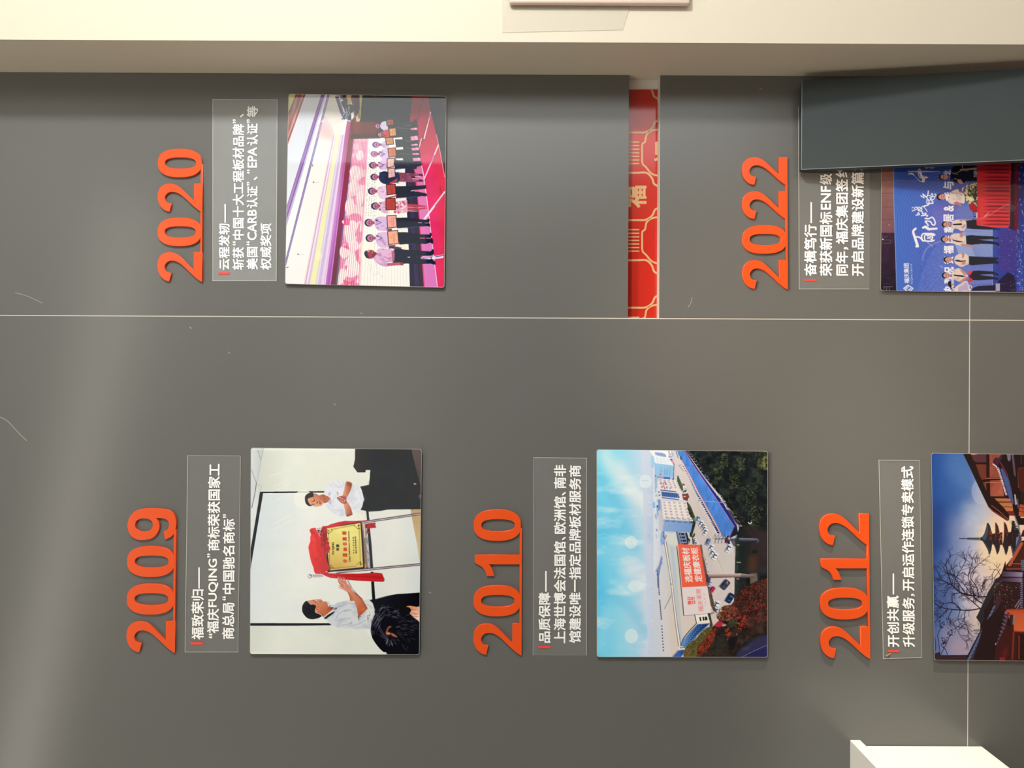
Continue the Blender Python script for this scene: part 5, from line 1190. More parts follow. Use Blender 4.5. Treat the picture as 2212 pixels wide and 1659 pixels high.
# ---------------- picture: award ceremony on a stage with a pink screen
def paint_ceremony():
    c = Canvas(610, 198, 970, 626, base=(238, 238, 237))
    B = (600, 180, 3.6065); K = 11.06
    c.at(*B)
    full = [(40,70),(1340,70),(1340,1610),(40,1610)]
    # ceiling panels, left to right
    c.grad([(40,70),(360,70),(40,1300)], (150,150), (206,208,218), (70,900), (232,238,244))
    c.poly([(40,70),(145,70),(78,245),(40,340)], (206,200,122)); c.grad([(145,70),(222,70),(140,300),(72,490),(72,260)], (100,240), (152,96,90), (160,240), (142,80,78), mid=(0.5, (190,140,132)))
    c.line([(150,75),(76,258)], 9, (112,56,52)); c.line([(216,75),(72,478)], 11, (120,50,54)); c.line([(200,75),(72,440)], 7, (226,150,140)); c.line([(185,75),(72,390)], 9, (140,72,68))
    c.line([(224,75),(74,500)], 10, (236,214,216), 0.6, blur=3); c.line([(228,80),(218,150),(216,420),(210,640)], 4, (196,202,210), 0.8)
    band = [(344,70),(374,70),(64,1125),(62,985)]
    c.grad(band, (250,300), (134,92,166), (110,900), (172,146,206)); c.line([(346,72),(62,990)], 4, (110,70,140), 0.8); c.line([(366,72),(64,1060)], 5, (120,48,120), 0.9); c.line([(378,72),(66,1130)], 4, (130,128,190), 0.8); c.line([(372,72),(64,1100)], 5, (196,200,232))
    c.grad([(380,70),(396,70),(60,1410),(60,1140)], (300,300), (232,236,242), (90,1200), (246,247,247))
    c.poly([(392,70),(410,70),(64,1428),(60,1385)], (166,152,200)); c.line([(393,72),(60,1385)], 4, (92,72,130)); c.line([(404,72),(62,1415)], 4, (120,104,170))
    c.grad([(410,70),(460,70),(520,270),(545,395),(430,400),(208,1570),(50,1570),(62,1430)], (430,200), (224,218,208), (150,1300), (247,244,242), mid=(0.4, (240,238,234)))
    c.poly([(352,260),(430,380),(425,430),(330,420),(315,360)], (226,168,180), 0.6, blur=22); c.poly([(400,360),(436,396),(425,450),(392,420)], (236,196,170), 0.6, blur=14)
    c.line([(360,245),(436,398)], 5, (202,192,196), 0.8)
    c.poly([(330,1000),(250,1400),(210,1570),(300,1200)], (250,222,220), 0.5, blur=20)
    # cornice with coloured light
    c.poly([(436,400),(452,402),(545,392),(384,1570),(206,1570)], (226,208,234))
    c.line([(433,402),(205,1570)], 8, (246,200,208), 0.8, blur=2); c.line([(437,402),(213,1570)], 4, (186,130,176), 0.9)
    for t, w, col in ((0.10,9,(240,226,244)),(0.17,6,(206,182,222)),(0.235,7,(214,196,228)),(0.30,7,(236,222,240))):
        c.line([(436+109*t, 400), (208+176*t, 1570)], w, col)
    c.grad([(450,330),(492,330),(488,420),(300,1570),(250,1570),(452,410)], (470,400), (234,230,196), (280,1500), (240,238,178))
    for t, w, col in ((0.50,7,(212,200,232)),(0.56,6,(232,220,240)),(0.62,8,(204,180,222)),(0.68,5,(190,160,214)),(0.73,8,(222,200,232)),(0.79,8,(236,216,240)),(0.86,10,(226,190,226))):
        c.line([(436+109*t, 405), (208+176*t, 1570)], w, col)
    c.poly([(436,400),(545,392),(542,300),(440,330)], (236,234,226), 0.75, blur=8)
    c.grad([(540,290),(566,300),(414,1575),(372,1575),(520,420)], (545,400), (176,84,130), (395,1500), (182,92,190), mid=(0.5, (206,146,214)))
    c.line([(556,330),(396,1570)], 6, (150,56,150), 0.7, blur=2); c.line([(566,330),(410,1570)], 4, (226,170,226), 0.9)
    # dark red valance, violet edge
    c.grad([(566,300),(592,300),(590,420),(470,1575),(412,1575)], (580,400), (120,46,52), (440,1500), (106,44,70), mid=(0.5, (146,44,84)))
    c.grad([(590,430),(598,430),(470,1575),(448,1575)], (590,500), (110,70,120), (460,1500), (100,92,110), mid=(0.5, (130,92,160)))
    # screen: pink band with white rings, then the white page
    screen = [(594,430),(992,424),(1000,640),(1036,1588),(464,1578)]
    c.poly(screen, (248,246,240))
    pink = [(594,430),(698,426),(690,640),(632,1580),(464,1578)]
    c.grad(pink, (640,440), (240,214,222), (540,1500), (252,240,236))
    c.tex(pink, 70, 0.9, 51, octs=2, col=(232,112,164), lo=0.46, hi=0.56)
    c.poly([(596,432),(698,428),(690,700),(590,640),(575,560)], (226,120,160), 0.35, blur=14)
    for (x, y, rx, ry) in ((588,800,38,46),(560,960,36,70),(520,1080,20,16),(575,1160,50,95),(520,1310,38,55),(590,1290,48,70),(575,1430,60,85),(500,1500,26,60),(560,1570,30,30),(640,900,30,60),(600,690,40,50),(640,560,30,40)):
        c.dot(x, y, rx, ry, (253,247,242), 0.9, rot=0.1)
    c.poly([(515,1060),(560,1050),(560,1105),(515,1105)], (238,66,136)); c.poly([(600,1310),(640,1280),(632,1400),(612,1380)], (240,96,160)); c.poly([(510,1530),(560,1545),(600,1530),(590,1600),(560,1560),(530,1600)], (232,60,120)); c.poly([(520,1420),(545,1420),(530,1460)], (240,90,140))
    c.poly([(600,1180),(640,1080),(636,1140),(615,1200)], (240,110,164), 0.9); c.poly([(500,1270),(545,1255),(560,1300),(540,1290)], (232,70,140))
    for i in range(10):
        t = i / 9.0
        c.line([(600+95*t, 432-4*t), (472+155*t, 1578)], 4.4, (206,120,150) if i % 2 else (190,110,140), 0.75)
        c.line([(606+95*t, 432-4*t), (479+155*t, 1578)], 3.0, (255,250,246), 0.7)
    c.poly([(698,426),(708,426),(642,1580),(630,1580)], (240,150,180), 0.6)
    for i in range(17):
        t = i / 16.0; c.line([(716+280*t, 520), (648+380*t, 1585)], 3.5, (206,204,200), 0.55)
    r = random.Random(3)
    for k, x0 in enumerate((712,730,748,762,775)):
        y = 510 + 40 * r.random()
        while y < 1060:
            x = x0 - (y - 510) * 0.045
            c.line([(x + r.uniform(-3,3), y), (x + r.uniform(-4,5), y + r.uniform(4,14))], 3.0, (120,118,126), r.uniform(0.5,0.9)); y += r.uniform(14,34)
    for i in range(46):
        x, y = r.uniform(690,830), r.uniform(1150,1500); c.line([(x,y),(x+r.uniform(-2,2),y+r.uniform(4,16))], 2.6, (130,128,132), r.uniform(0.3,0.7))
    # stage wing, wood panel, black side
    c.grad([(566,296),(640,210),(800,220),(800,425),(698,428),(590,432),(575,420)], (600,350), (92,40,36), (780,350), (70,36,36))
    c.poly([(590,300),(760,300),(770,395),(590,395)], (126,48,34), 0.85, blur=12); c.poly([(566,398),(800,395),(800,428),(590,434),(568,440)], (66,40,42))
    c.poly([(560,85),(655,85),(640,305),(600,300),(596,220)], (84,52,54)); c.line([(586,86),(600,300)], 8, (120,76,72), 0.7); c.poly([(532,85),(575,85),(562,200),(545,230)], (206,176,128)); c.poly([(636,85),(658,85),(646,290),(612,300),(622,240),(640,200)], (196,184,110)); c.poly([(606,245),(612,300),(640,298),(625,270)], (200,180,160)); c.line([(630,170),(634,270)], 9, (90,60,60))
    dark = [(660,80),(1340,80),(1340,1610),(1300,1610),(1302,900),(1310,760),(1250,480),(1190,220),(1168,80),(1050,80),(1030,300),(1080,290),(1100,420),(1120,660),(1060,670),(990,662),(985,426),(800,424),(790,380),(770,300),(640,302),(650,190)]
    c.poly(dark, (36,41,44)); c.tex(dark, 120, 0.25, 52); c.poly([(640,300),(790,300),(800,420),(640,420)], (84,40,36), 0.55, blur=16)
    c.dot(752,100,10,8,(150,52,30),0.8,blur=3)
    c.poly([(1230,200),(1320,120),(1320,760),(1300,700)], (58,46,46), 0.5, blur=20)
    # lighting truss
    c.at(610, 190, K)
    c.poly([(1270,160),(1420,150),(1440,210),(1400,300),(1290,260)], (176,160,196), 0.8)
    c.poly([(1262,215),(1345,212),(1420,460),(1500,740),(1470,760),(1385,600)], (86,84,124)); c.poly([(1320,230),(1375,222),(1480,640),(1460,650)], (206,202,214)); c.line([(1340,240),(1470,640)], 24, (96,92,132), 0.9); c.line([(1300,250),(1400,560)], 20, (62,62,96), 0.8)
    c.poly([(1255,212),(1345,208),(1350,238),(1262,242)], (34,30,46)); c.poly([(1440,150),(1530,150),(1525,230),(1560,270),(1550,360),(1480,500),(1440,440),(1400,340),(1460,290),(1400,250)], (34,36,44)); c.poly([(1360,160),(1440,160),(1450,230),(1380,240)], (120,104,140), 0.8)
    c.poly([(1460,280),(1555,270),(1545,400),(1620,390),(1700,420),(1725,500),(1680,590),(1640,600),(1650,760),(1600,770),(1540,640),(1470,500)], (58,62,72), curve=2); c.poly([(1575,440),(1608,432),(1600,545),(1580,540)], (200,176,140)); c.line([(1520,490),(1555,630)], 20, (186,188,200)); c.line([(1470,560),(1560,720)], 16, (206,206,220))
    for i in range(30): c.line([(1420 + r.uniform(0,180), 540 + r.uniform(0,220)), (1430 + r.uniform(0,180), 560 + r.uniform(0,220))], 16, r.choice([(214,212,224),(56,56,78),(110,112,146)]), 0.85)
    c.lines([[(1415,740),(1500,720),(1600,770)]], 16, (70,74,96))
    # red carpet, stage front, skirt
    c.at(*B)
    carpet = [(1048,80),(1172,80),(1192,215),(1250,470),(1310,750),(1312,1610),(1240,1610),(1215,1330),(1170,1000),(1140,780),(1100,560),(1085,300),(1030,300)]
    c.grad(carpet, (1130,120), (132,22,40), (1220,1500), (236,56,104), mid=(0.4, (214,34,84)))
    c.poly([(1110,560),(1180,560),(1230,900),(1260,1590),(1225,1590),(1160,860)], (230,44,120), 0.6, blur=24); c.tex(carpet, 60, 0.06, 53)
    c.poly([(1250,480),(1312,760),(1312,1600),(1290,1600),(1280,800)], (214,48,64), 0.55, blur=20)
    front = [(1030,300),(1085,290),(1090,420),(1105,560),(1132,690),(1160,900),(1188,1130),(1212,1330),(1246,1610),(1128,1610),(1112,1250),(1090,950),(1062,690),(1048,640),(1040,420)]
    c.grad(front, (1060,350), (176,70,104), (1170,1500), (222,124,198), mid=(0.4, (222,120,180))); c.grad([(1062,690),(1078,690),(1150,1610),(1128,1610),(1090,950)], (1070,800), (230,60,120), (1140,1500), (236,70,130))
    skirt = [(988,660),(1062,664),(1092,950),(1112,1250),(1140,1610),(1030,1610),(1018,1200),(1000,900)]
    c.poly(skirt, (34,28,62)); c.line([(1050,664),(1125,1600)], 16, (66,30,50), 0.8, blur=4)
    for x in (1012,1022,1034): c.line([(x,690),(x+18,900),(x+62,1590)], 3, (96,92,140), 0.65)
    c.line([(1086,292),(1100,560),(1132,690),(1162,900),(1190,1130),(1214,1340),(1246,1600)], 5, (250,226,240))
    c.lines([[(1190,225),(1140,430)], [(1252,480),(1160,700),(1140,745)]], 9, (250,214,226)); c.line([(1185,240),(1120,470)], 5, (60,20,34), 0.8); c.line([(1135,90),(1088,290)], 4, (56,16,28)); c.line([(1120,430),(1085,560)], 6, (250,220,232)); c.lines([[(1236,400),(1262,520),(1300,730)]], 5, (240,170,180), 0.9); c.line([(1220,560),(1190,620)], 7, (110,70,140), 0.7)
    c.line([(1302,848),(1220,955),(1140,1062)], 15, (250,228,236)); c.line([(1300,858),(1225,955)], 4, (70,60,90))
    c.poly([(1292,1332),(1250,1340),(1190,1352),(1110,1358),(1120,1366),(1200,1372),(1290,1360)], (238,232,244)); c.lines([[(1290,1340),(1230,1352)], [(1200,1356),(1130,1362)]], 9, (86,86,160), 0.9)
    c.dot(1268,825,5,30,(90,24,44),0.4,blur=3)
    # hanging rods on the ceiling
    for x, y in ((158,1332),(278,770)): c.dot(x,y,4,7,(60,56,60)); c.line([(x+6,y+2),(x+44,y+2)], 2.5, (196,186,186))
    c.dot(272,640,5,10,(150,146,150)); c.line([(66,1436),(82,1432)], 5, (150,70,80)); c.line([(345,300),(352,292)], 8, (250,246,250))
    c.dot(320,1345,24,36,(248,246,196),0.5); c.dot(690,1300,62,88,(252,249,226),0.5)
    # people: head, hair, torso, framed certificate, trousers
    HAIR = (44,46,74); NAVY = (18,28,48)
    def legs(p, col=NAVY): c.poly(p, col)
    def head(x, y, rx=24, ry=20, hair=HAIR, skin=(178,96,128), side=0):
        c.dot(x-6, y+side, rx+6, ry+6, hair); c.dot(x+3, y-2*side*0.2, rx, ry, (214,150,196)); c.dot(x+6, y, rx-3, ry-3, skin, 0.95)
        c.dot(x+6+rx, y, 13, 11, (158,76,104))
        c.lines([[(x-2,y-9),(x-1,y-2)], [(x-2,y+3),(x-1,y+10)], [(x+15,y-5),(x+16,y+6)]], 4.5, (84,40,70)); c.dot(x+6,y,3.5,3,(226,160,190))
    def shirt(p, col=(216,186,226)):
        c.poly(p, col, curve=2); c.tex(p, 26, 0.9, int(p[0][0]) + int(p[0][1]), col=(176,138,190), lo=0.52, hi=0.75, curve=2)
    def lanyard(x, y): c.lines([[(x,y-17),(x+38,y),(x,y+17)]], 4, (74,72,130)); c.line([(x-6,y-18),(x+6,y-15)], 8, (40,36,66))
    def cert(q, col, frame=(48,18,30)):
        c.poly(q, col); c.line(q + [q[0]], 6, frame); 
        x = sum(p[0] for p in q)/4; y0 = min(p[1] for p in q); y1 = max(p[1] for p in q); h = (y1-y0)
        dk = tuple(v*0.62 for v in col)
        c.lines([[(x-2,y0+h*.22),(x+2,y1-h*.2)], [(x+10,y0+h*.18),(x+13,y1-h*.15)]], 2.6, dk, 0.9); c.dot(x-15,(y0+y1)/2,5,5,dk,0.6); c.line([(x+24,y0+h*.15),(x+25,y0+h*.3)], 4, dk, 0.8)
    gaps = (238,232,226)
    # far people (right side of the stage)
    legs([(898,300),(1040,300),(1078,276),(1090,300),(1100,480),(1112,560),(1120,640),(910,640),(920,500)], (38,42,46))
    for q in ([(905,425),(970,420),(972,436),(905,436)], [(918,500),(975,495),(978,514),(922,518)], [(915,585),(975,583),(977,600),(925,598)]): c.poly(q, gaps)
    for q in ([(1030,352),(1085,345),(1090,362),(1040,362)], [(1035,415),(1090,408),(1095,440),(1045,446),(1036,440)], [(1040,476),(1090,470),(1092,484),(1042,486)], [(1042,504),(1100,498),(1104,520),(1046,524)], [(1048,545),(1100,543),(1102,556),(1050,556)], [(1052,582),(1112,580),(1114,604),(1056,606)]): c.poly(q, (222,140,176)); c.line([(q[1][0]-18,q[1][1]+2),(q[2][0]-14,q[2][1]-2)], 4, (250,226,240), 0.8)
    c.lines([[(985,325),(1040,330)], [(930,345),(985,350),(1035,356)], [(990,445),(1040,452)], [(960,548),(1030,552)], [(1000,500),(1040,510)]], 4, (96,110,130), 0.7)
    head(778,334,18,16,(96,50,50),(150,80,92)); shirt([(798,330),(812,302),(848,296),(856,330),(858,372),(830,368),(806,352)], (196,192,214)); cert([(848,284),(898,278),(904,324),(850,330)], (146,78,58))
    head(795,400,16,16,(40,30,30),(176,96,110)); shirt([(815,375),(850,360),(872,372),(872,420),(840,432),(820,420)], (186,52,44)); cert([(866,352),(918,346),(924,408),(872,414)], (206,148,88)); c.line([(808,396),(838,406),(818,418)], 8, (60,40,50), 0.7)
    head(772,478,24,18,(80,70,120),(176,110,170)); shirt([(812,462),(840,444),(862,448),(866,500),(850,510),(818,500)], (196,186,220)); cert([(840,424),(896,420),(904,474),(846,480)], (204,136,92))
    head(758,550,24,18,(150,100,150),(170,96,140)); shirt([(798,530),(826,512),(860,512),(872,560),(870,600),(830,604),(800,580)], (214,184,222)); lanyard(798,552); cert([(858,508),(916,500),(924,566),(866,576)], (206,112,72))
    # the rest, nearer
    legs([(905,600),(960,606),(1050,612),(1110,608),(1126,624),(1122,640),(1085,650),(1080,668),(1000,664),(915,672)], (20,30,52)); c.poly([(915,668),(992,664),(992,690),(930,700)], gaps); c.line([(915,670),(960,664)], 8, (60,80,170), 0.8)
    head(748,638,25,20); shirt([(784,616),(812,598),(850,604),(856,640),(852,668),(820,674),(790,664)], (218,182,222)); lanyard(790,636); cert([(852,588),(910,582),(904,650),(852,658)], (238,190,178))
    legs([(940,694),(1060,702),(1128,706),(1134,722),(1040,726),(1034,736),(1100,742),(1132,752),(1132,768),(1040,770),(940,766)], (132,66,92)); c.tex([(940,694),(1060,702),(1134,706),(1132,768),(940,766)], 20, 0.3, 61); c.poly([(940,768),(1000,770),(998,805),(925,795)], gaps); c.lines([[(1070,726),(1120,722)], [(1050,742),(1100,748)]], 5, (240,190,224)); 
    c.poly([(1098,704),(1130,708),(1128,724),(1100,720)], (70,30,70)); c.poly([(1098,748),(1134,752),(1130,764),(1100,762)], (70,30,70))
    head(758,730,24,20); c.poly([(790,716),(800,694),(830,684),(862,690),(940,700),(948,760),(900,778),(850,786),(812,776),(790,750)], (26,42,84), curve=3); c.tex([(790,690),(948,690),(948,780),(790,786)], 30, 0.8, 62, col=(18,26,48), lo=0.5, hi=0.7); c.poly([(866,778),(920,748),(934,742),(930,762),(880,784)], (190,60,74)); cert([(858,666),(912,660),(916,728),(860,740)], (232,186,190))
    legs([(915,802),(1050,800),(1140,794),(1154,790),(1156,820),(1100,828),(1060,835),(1100,846),(1150,855),(1164,866),(1158,880),(1120,878),(1040,892),(920,896)], NAVY); c.line([(930,892),(1030,890),(1080,880)], 6, (50,80,170), 0.8); c.line([(1040,838),(1060,834)], 6, (220,214,226)); c.poly([(1064,830),(1140,826),(1140,838),(1064,846)], (226,110,160), 0.9); c.poly([(915,897),(1002,890),(1002,912),(920,918)], gaps)
    head(740,840,27,22); shirt([(776,822),(800,802),(846,800),(856,850),(852,898),(810,902),(782,874)], (228,196,222)); cert([(845,788),(916,784),(920,860),(852,870)], (184,66,62)); c.poly([(850,888),(920,872),(930,860),(925,880),(870,895)], (170,60,74))
    skin2 = (186,62,82)
    c.poly([(1010,940),(1060,942),(1155,954),(1164,962),(1060,962),(1010,962)], skin2); c.poly([(1010,966),(1070,976),(1150,966),(1164,976),(1060,990),(1010,994)], skin2); c.line([(1012,964),(1100,970)], 4, (240,200,226)); c.line([(1012,994),(1090,996)], 4, (244,210,230))
    c.poly([(910,922),(1008,908),(1012,1005),(960,1012),(905,1008)], (224,166,190)); c.spots([(910,922),(1008,908),(1012,1005),(905,1008)], 34, 5, 12, [(170,50,84),(190,80,110),(246,226,232)], 63)
    head(766,956,28,22); c.poly([(790,928),(808,926),(812,944),(800,946)], (30,28,50)); c.poly([(786,978),(808,972),(812,988),(796,992)], (30,28,50)); shirt([(800,930),(826,916),(850,920),(860,1000),(850,1016),(815,1006),(800,985)], (222,184,212)); c.spots([(800,930),(850,920),(860,1000),(815,1006)], 26, 2, 5, [(150,90,140),(190,120,170)], 64); cert([(842,896),(914,894),(918,984),(842,986)], (180,62,58)); c.line([(860,990),(872,1012)], 6, (240,190,200))
    legs([(925,1048),(1000,1046),(1100,1058),(1160,1064),(1172,1052),(1182,1056),(1184,1074),(1176,1082),(1186,1098),(1186,1120),(1172,1112),(1100,1116),(1000,1124),(930,1130)], NAVY); c.line([(930,1132),(1010,1126),(1100,1116)], 5, (40,80,170), 0.8); c.lines([[(1095,1086),(1120,1085)], [(1148,1087),(1175,1088)]], 5, (236,150,190)); c.poly([(918,1130),(1000,1126),(1004,1150),(925,1148)], gaps)
    head(716,1086,29,24); shirt([(752,1066),(778,1042),(822,1038),(856,1050),(860,1110),(850,1148),(800,1150),(764,1128)], (218,184,226)); lanyard(770,1084); cert([(850,1032),(922,1028),(928,1120),(856,1128)], (242,166,156)); c.poly([(852,1136),(892,1132),(888,1146),(856,1148)], (140,44,64))
    legs([(936,1160),(1000,1160),(1110,1176),(1182,1178),(1186,1164),(1198,1166),(1200,1186),(1192,1196),(1208,1214),(1212,1238),(1206,1252),(1190,1240),(1150,1252),(1050,1246),(960,1258),(940,1250)], NAVY); c.line([(950,1258),(1060,1250)], 5, (40,80,170), 0.7); c.lines([[(1108,1206),(1146,1206)], [(1160,1206),(1190,1207)]], 6, (236,130,176)); c.poly([(935,1258),(1010,1252),(1022,1292),(960,1300),(925,1278)], (250,240,220))
    head(724,1206,29,24); shirt([(764,1186),(790,1164),(830,1158),(866,1166),(866,1240),(856,1280),(800,1278),(768,1244)], (220,186,226)); lanyard(776,1206); cert([(856,1152),(934,1146),(942,1248),(862,1256)], (246,172,140)); c.poly([(862,1262),(920,1258),(905,1282),(866,1290)], (140,54,80)); c.poly([(935,1236),(950,1240),(945,1250)], (190,70,70))
    # presenter at the left
    legs([(898,1300),(930,1284),(990,1296),(1100,1302),(1190,1310),(1206,1290),(1216,1300),(1218,1330),(1196,1342),(1130,1344),(1060,1344),(1130,1370),(1190,1372),(1196,1362),(1212,1378),(1230,1392),(1230,1412),(1216,1412),(1190,1404),(1100,1408),(1000,1404),(930,1412),(896,1396)], (20,32,54)); c.poly([(1010,1352),(1030,1350),(1032,1358),(1012,1358)], (222,216,222)); c.poly([(1118,1346),(1160,1350),(1190,1350),(1186,1362),(1140,1360)], (224,190,214), 0.9)
    c.poly([(848,1402),(890,1398),(960,1394),(980,1400),(978,1418),(930,1418),(850,1424)], (184,92,120)); c.poly([(952,1394),(982,1396),(978,1418),(955,1416)], (140,60,66))
    c.poly([(860,1270),(930,1272),(965,1280),(960,1294),(900,1290)], (60,40,66), 0.9)
    c.poly([(735,1322),(770,1340),(745,1360),(705,1366),(690,1330),(700,1302),(740,1300)], (160,58,78), curve=3); c.poly([(674,1330),(680,1308),(700,1304),(698,1330),(712,1358),(690,1360)], (34,44,72), curve=3); c.dot(706,1308,10,8,(206,130,170)); c.poly([(740,1300),(775,1330),(760,1350),(735,1350)], (140,40,60))
    shirt([(748,1356),(772,1330),(770,1300),(800,1288),(860,1288),(905,1300),(908,1360),(900,1390),(850,1396),(852,1432),(800,1416),(760,1390)], (228,180,216)); c.lines([[(800,1368),(850,1390),(890,1380)], [(830,1350),(880,1376)], [(770,1330),(800,1340)]], 6, (184,120,160), 0.8); c.poly([(886,1308),(906,1304),(906,1388),(892,1390)], (186,66,92), 0.8); c.line([(762,1318),(770,1328)], 7, (110,40,80))
    c.line([(62,1568),(1300,1588)], 4, (250,246,248), 0.5)
    return c
# ---------------- picture: signing ceremony on a blue stage
def paint_signing():
    c = Canvas(1896, 210, 2256, 640, base=(60, 88, 178))
    B = (1880, 330, 5.3516)
    c.at(*B)
    # stage backdrop
    c.grad([(120,-640),(2020,-640),(2020,1660),(120,1660)], (300,700), (66,110,200), (1450,900), (104,120,196), mid=(0.4, (74,104,196)))
    c.poly([(260,-640),(1250,-640),(1250,200),(700,420),(262,420)], (52,76,160), 0.75, blur=60)
    c.poly([(780,380),(1250,200),(1250,700),(800,720)], (78,86,166), 0.6, blur=50)
    c.poly([(980,620),(1240,560),(1240,760),(1000,780)], (120,136,204), 0.7, blur=20)
    for i in range(30):   # arcs of light
        R = 150 + i * 18; pts = [(900 + R*math.cos(a)*0.9, 820 + R*math.sin(a)) for a in np.linspace(math.pi*0.75, math.pi*1.45, 14)]
        c.line(pts, 5, (126,134,214) if i % 2 else (58,84,176), 0.35)
    for i in range(16):
        R = 60 + i * 16; pts = [(870 + R*math.cos(a)*0.8, 780 + R*math.sin(a)) for a in np.linspace(math.pi*0.6, math.pi*1.9, 20)]
        c.line(pts, 8, (142,118,206), 0.28, blur=3)
    c.poly([(700,640),(900,600),(930,800),(760,900)], (132,120,206), 0.45, blur=40)
    for i in range(26):   # fine net in the lower left
        x0 = 560 + i * 16; c.line([(x0 - 10, 1600), (x0 + 40, 1400), (x0 + 130, 1200), (x0 + 210, 1060)], 4.5, (150,160,228), 0.5, curve=4)
    c.tex([(560,1100),(1400,1000),(1400,1600),(560,1600)], 14, 0.12, 131)
    c.line([(605,1240),(620,1170),(660,1100),(740,1050),(830,1020)], 16, (150,158,220), 0.6, curve=5, blur=4); c.lines([[(660,1035),(720,1085)], [(808,1300),(840,1330)]], 5, (226,228,246), 0.8)
    # lattice behind the people
    for k in range(40):
        x = 980 + k * 11.5; c.line([(x, 560),(x + 34, 780)], 5, (58,84,168), 0.4)
    for k in range(16):
        y = 560 + k * 15; c.line([(960, y),(1250, y + 12)], 4, (150,164,222), 0.35)
    c.grad([(1120,880),(1415,880),(1412,1200),(1030,1200),(960,1000)], (1100,900), (150,166,220), (1400,1200), (140,164,214))
    for k in range(22): c.line([(1090 + k*6, 900 + k*14),(1420, 880 + k*22)], 7, (84,108,190), 0.55)
    c.poly([(1060,1300),(1415,1290),(1412,1510),(1150,1520)], (104,122,202), 0.7)
    for k in range(9): c.line([(1020,1325+k*22),(1415,1322+k*22)], 4, (130,146,216), 0.6)
    c.lines([[(1140,1300),(1150,1520)], [(1240,1300),(1248,1510)]], 4, (140,156,220), 0.6)
    c.line([(1415,880),(1413,1520)], 5, (190,204,226), 0.8)
    # side strip: wood panels and dark gear
    c.grad([(120,-640),(268,-640),(278,925),(130,925)], (200,200), (146,104,98), (200,900), (120,84,92)); c.tex([(120,-640),(268,-640),(278,925),(130,925)], 60, 0.08, 132)
    for y in (-600,-450,-300,-140,10,165,318,470,628,778): c.line([(132,y),(272,y-2)], 5, (84,50,56), 0.9); c.line([(132,y+6),(272,y+4)], 3, (176,132,126), 0.6)
    c.dot(216,835,6,5,(230,210,214))
    c.grad([(125,925),(278,925),(306,1660),(115,1660)], (200,1000), (52,32,54), (200,1600), (28,24,46)); c.tex([(125,925),(278,925),(306,1660),(115,1660)], 80, 0.25, 133)
    r = random.Random(12)
    for i in range(20): c.dot(r.uniform(135,240), r.uniform(935,985), 4, 3, (140,140,170), r.uniform(0.3,0.9))
    c.dot(145,1000,9,6,(240,240,250)); c.lines([[(140,1045),(230,1045),(236,1020),(226,1008)], [(138,1010),(230,1008)]], 5, (120,112,140), 0.7)
    c.lines([[(150,1550),(262,1548)], [(160,1560),(158,1590)], [(190,1556),(188,1590)], [(220,1556),(218,1588)]], 6, (150,140,150), 0.7); c.lines([[(175,1445),(240,1447)], [(160,1510),(230,1520)]], 4, (90,86,96), 0.7)
    c.line([(264,-640),(272,600),(286,960),(304,1600)], 6, (150,176,224), 0.85)
    # brush lettering
    WHT = (240,240,246)
    K = 11.06
    c.at(1895, 345, K)
    c.poly([(726,268),(965,262),(970,238),(1020,198),(1050,262),(1500,278),(1500,288),(1062,294),(1075,372),(1130,392),(1215,412),(1210,436),(1135,458),(1140,500),(1120,536),(1075,542),(1000,510),(960,470),(900,400),(870,372),(800,346),(760,350),(745,366),(730,360),(760,322),(790,310),(840,315),(870,340),(900,390),(960,450),(1010,498),(1060,520),(1076,500),(1060,440),(1010,440),(990,400),(975,340),(968,294),(728,288)], (208,200,206))
    c.poly([(1000,306),(1018,380),(1036,410),(1020,420),(1000,390),(990,340)], (56,76,158)); c.dot(1118,408,9,12,(56,76,158))
    c.poly([(1126,182),(1380,176),(1375,190),(1300,228),(1270,200),(1215,195),(1190,222),(1170,226),(1150,200)], (176,170,180)); c.poly([(900,-300),(930,-320),(960,-100),(1300,-120),(1300,-90),(960,-60)], (176,170,180))
    c.line([(1042,862),(1120,905),(1090,820),(1160,880),(1200,930)], 24, WHT, curve=4); c.line([(1218,745),(1215,800),(1190,880),(1195,930)], 28, WHT, curve=4, taper=0.6); c.line([(1150,890),(1240,850),(1290,900),(1260,960),(1200,990),(1180,960),(1215,945),(1240,1000),(1200,1050),(1170,1010)], 20, WHT, curve=4)
    c.line([(1290,840),(1310,810),(1330,850),(1300,890),(1390,870),(1400,830),(1370,820)], 22, WHT, curve=4); c.line([(1250,900),(1330,960),(1380,900)], 20, WHT, curve=3); c.line([(1280,960),(1330,1010),(1320,1045),(1260,1040),(1210,1080),(1120,1110)], 26, WHT, curve=4, taper=1.4)
    c.line([(825,1155),(860,1135)], 18, WHT); c.line([(835,1225),(980,1165),(920,1130),(885,1175)], 20, WHT, curve=3); c.line([(960,1150),(1000,1200),(1080,1115),(1150,1170),(1195,1240)], 26, WHT, curve=4, taper=0.6); c.line([(990,1130),(1070,1175),(1030,1225),(980,1215)], 22, WHT, curve=3)
    c.line([(925,1325),(1005,1310),(985,1265),(960,1300)], 24, WHT, curve=3); c.line([(1020,1225),(1080,1240),(1075,1290),(1160,1275),(1150,1310),(1050,1340),(1200,1325),(1180,1365)], 24, WHT, curve=4)
    c.line([(1145,1405),(1230,1410),(1310,1375),(1360,1430),(1385,1510),(1360,1560),(1310,1545),(1270,1480),(1150,1470),(1200,1540),(1215,1570)], 34, WHT, curve=5)
    c.line([(1090,1620),(1150,1590),(1210,1620)], 40, WHT); c.line([(1215,1650),(1425,1640)], 36, WHT); c.line([(885,1660),(925,1640)], 22, WHT)
    c.at(1895, 490, K)
    c.line([(1090,30),(1150,15),(1215,60),(1420,50)], 34, WHT, curve=3); c.line([(1215,60),(1240,80)], 26, WHT)
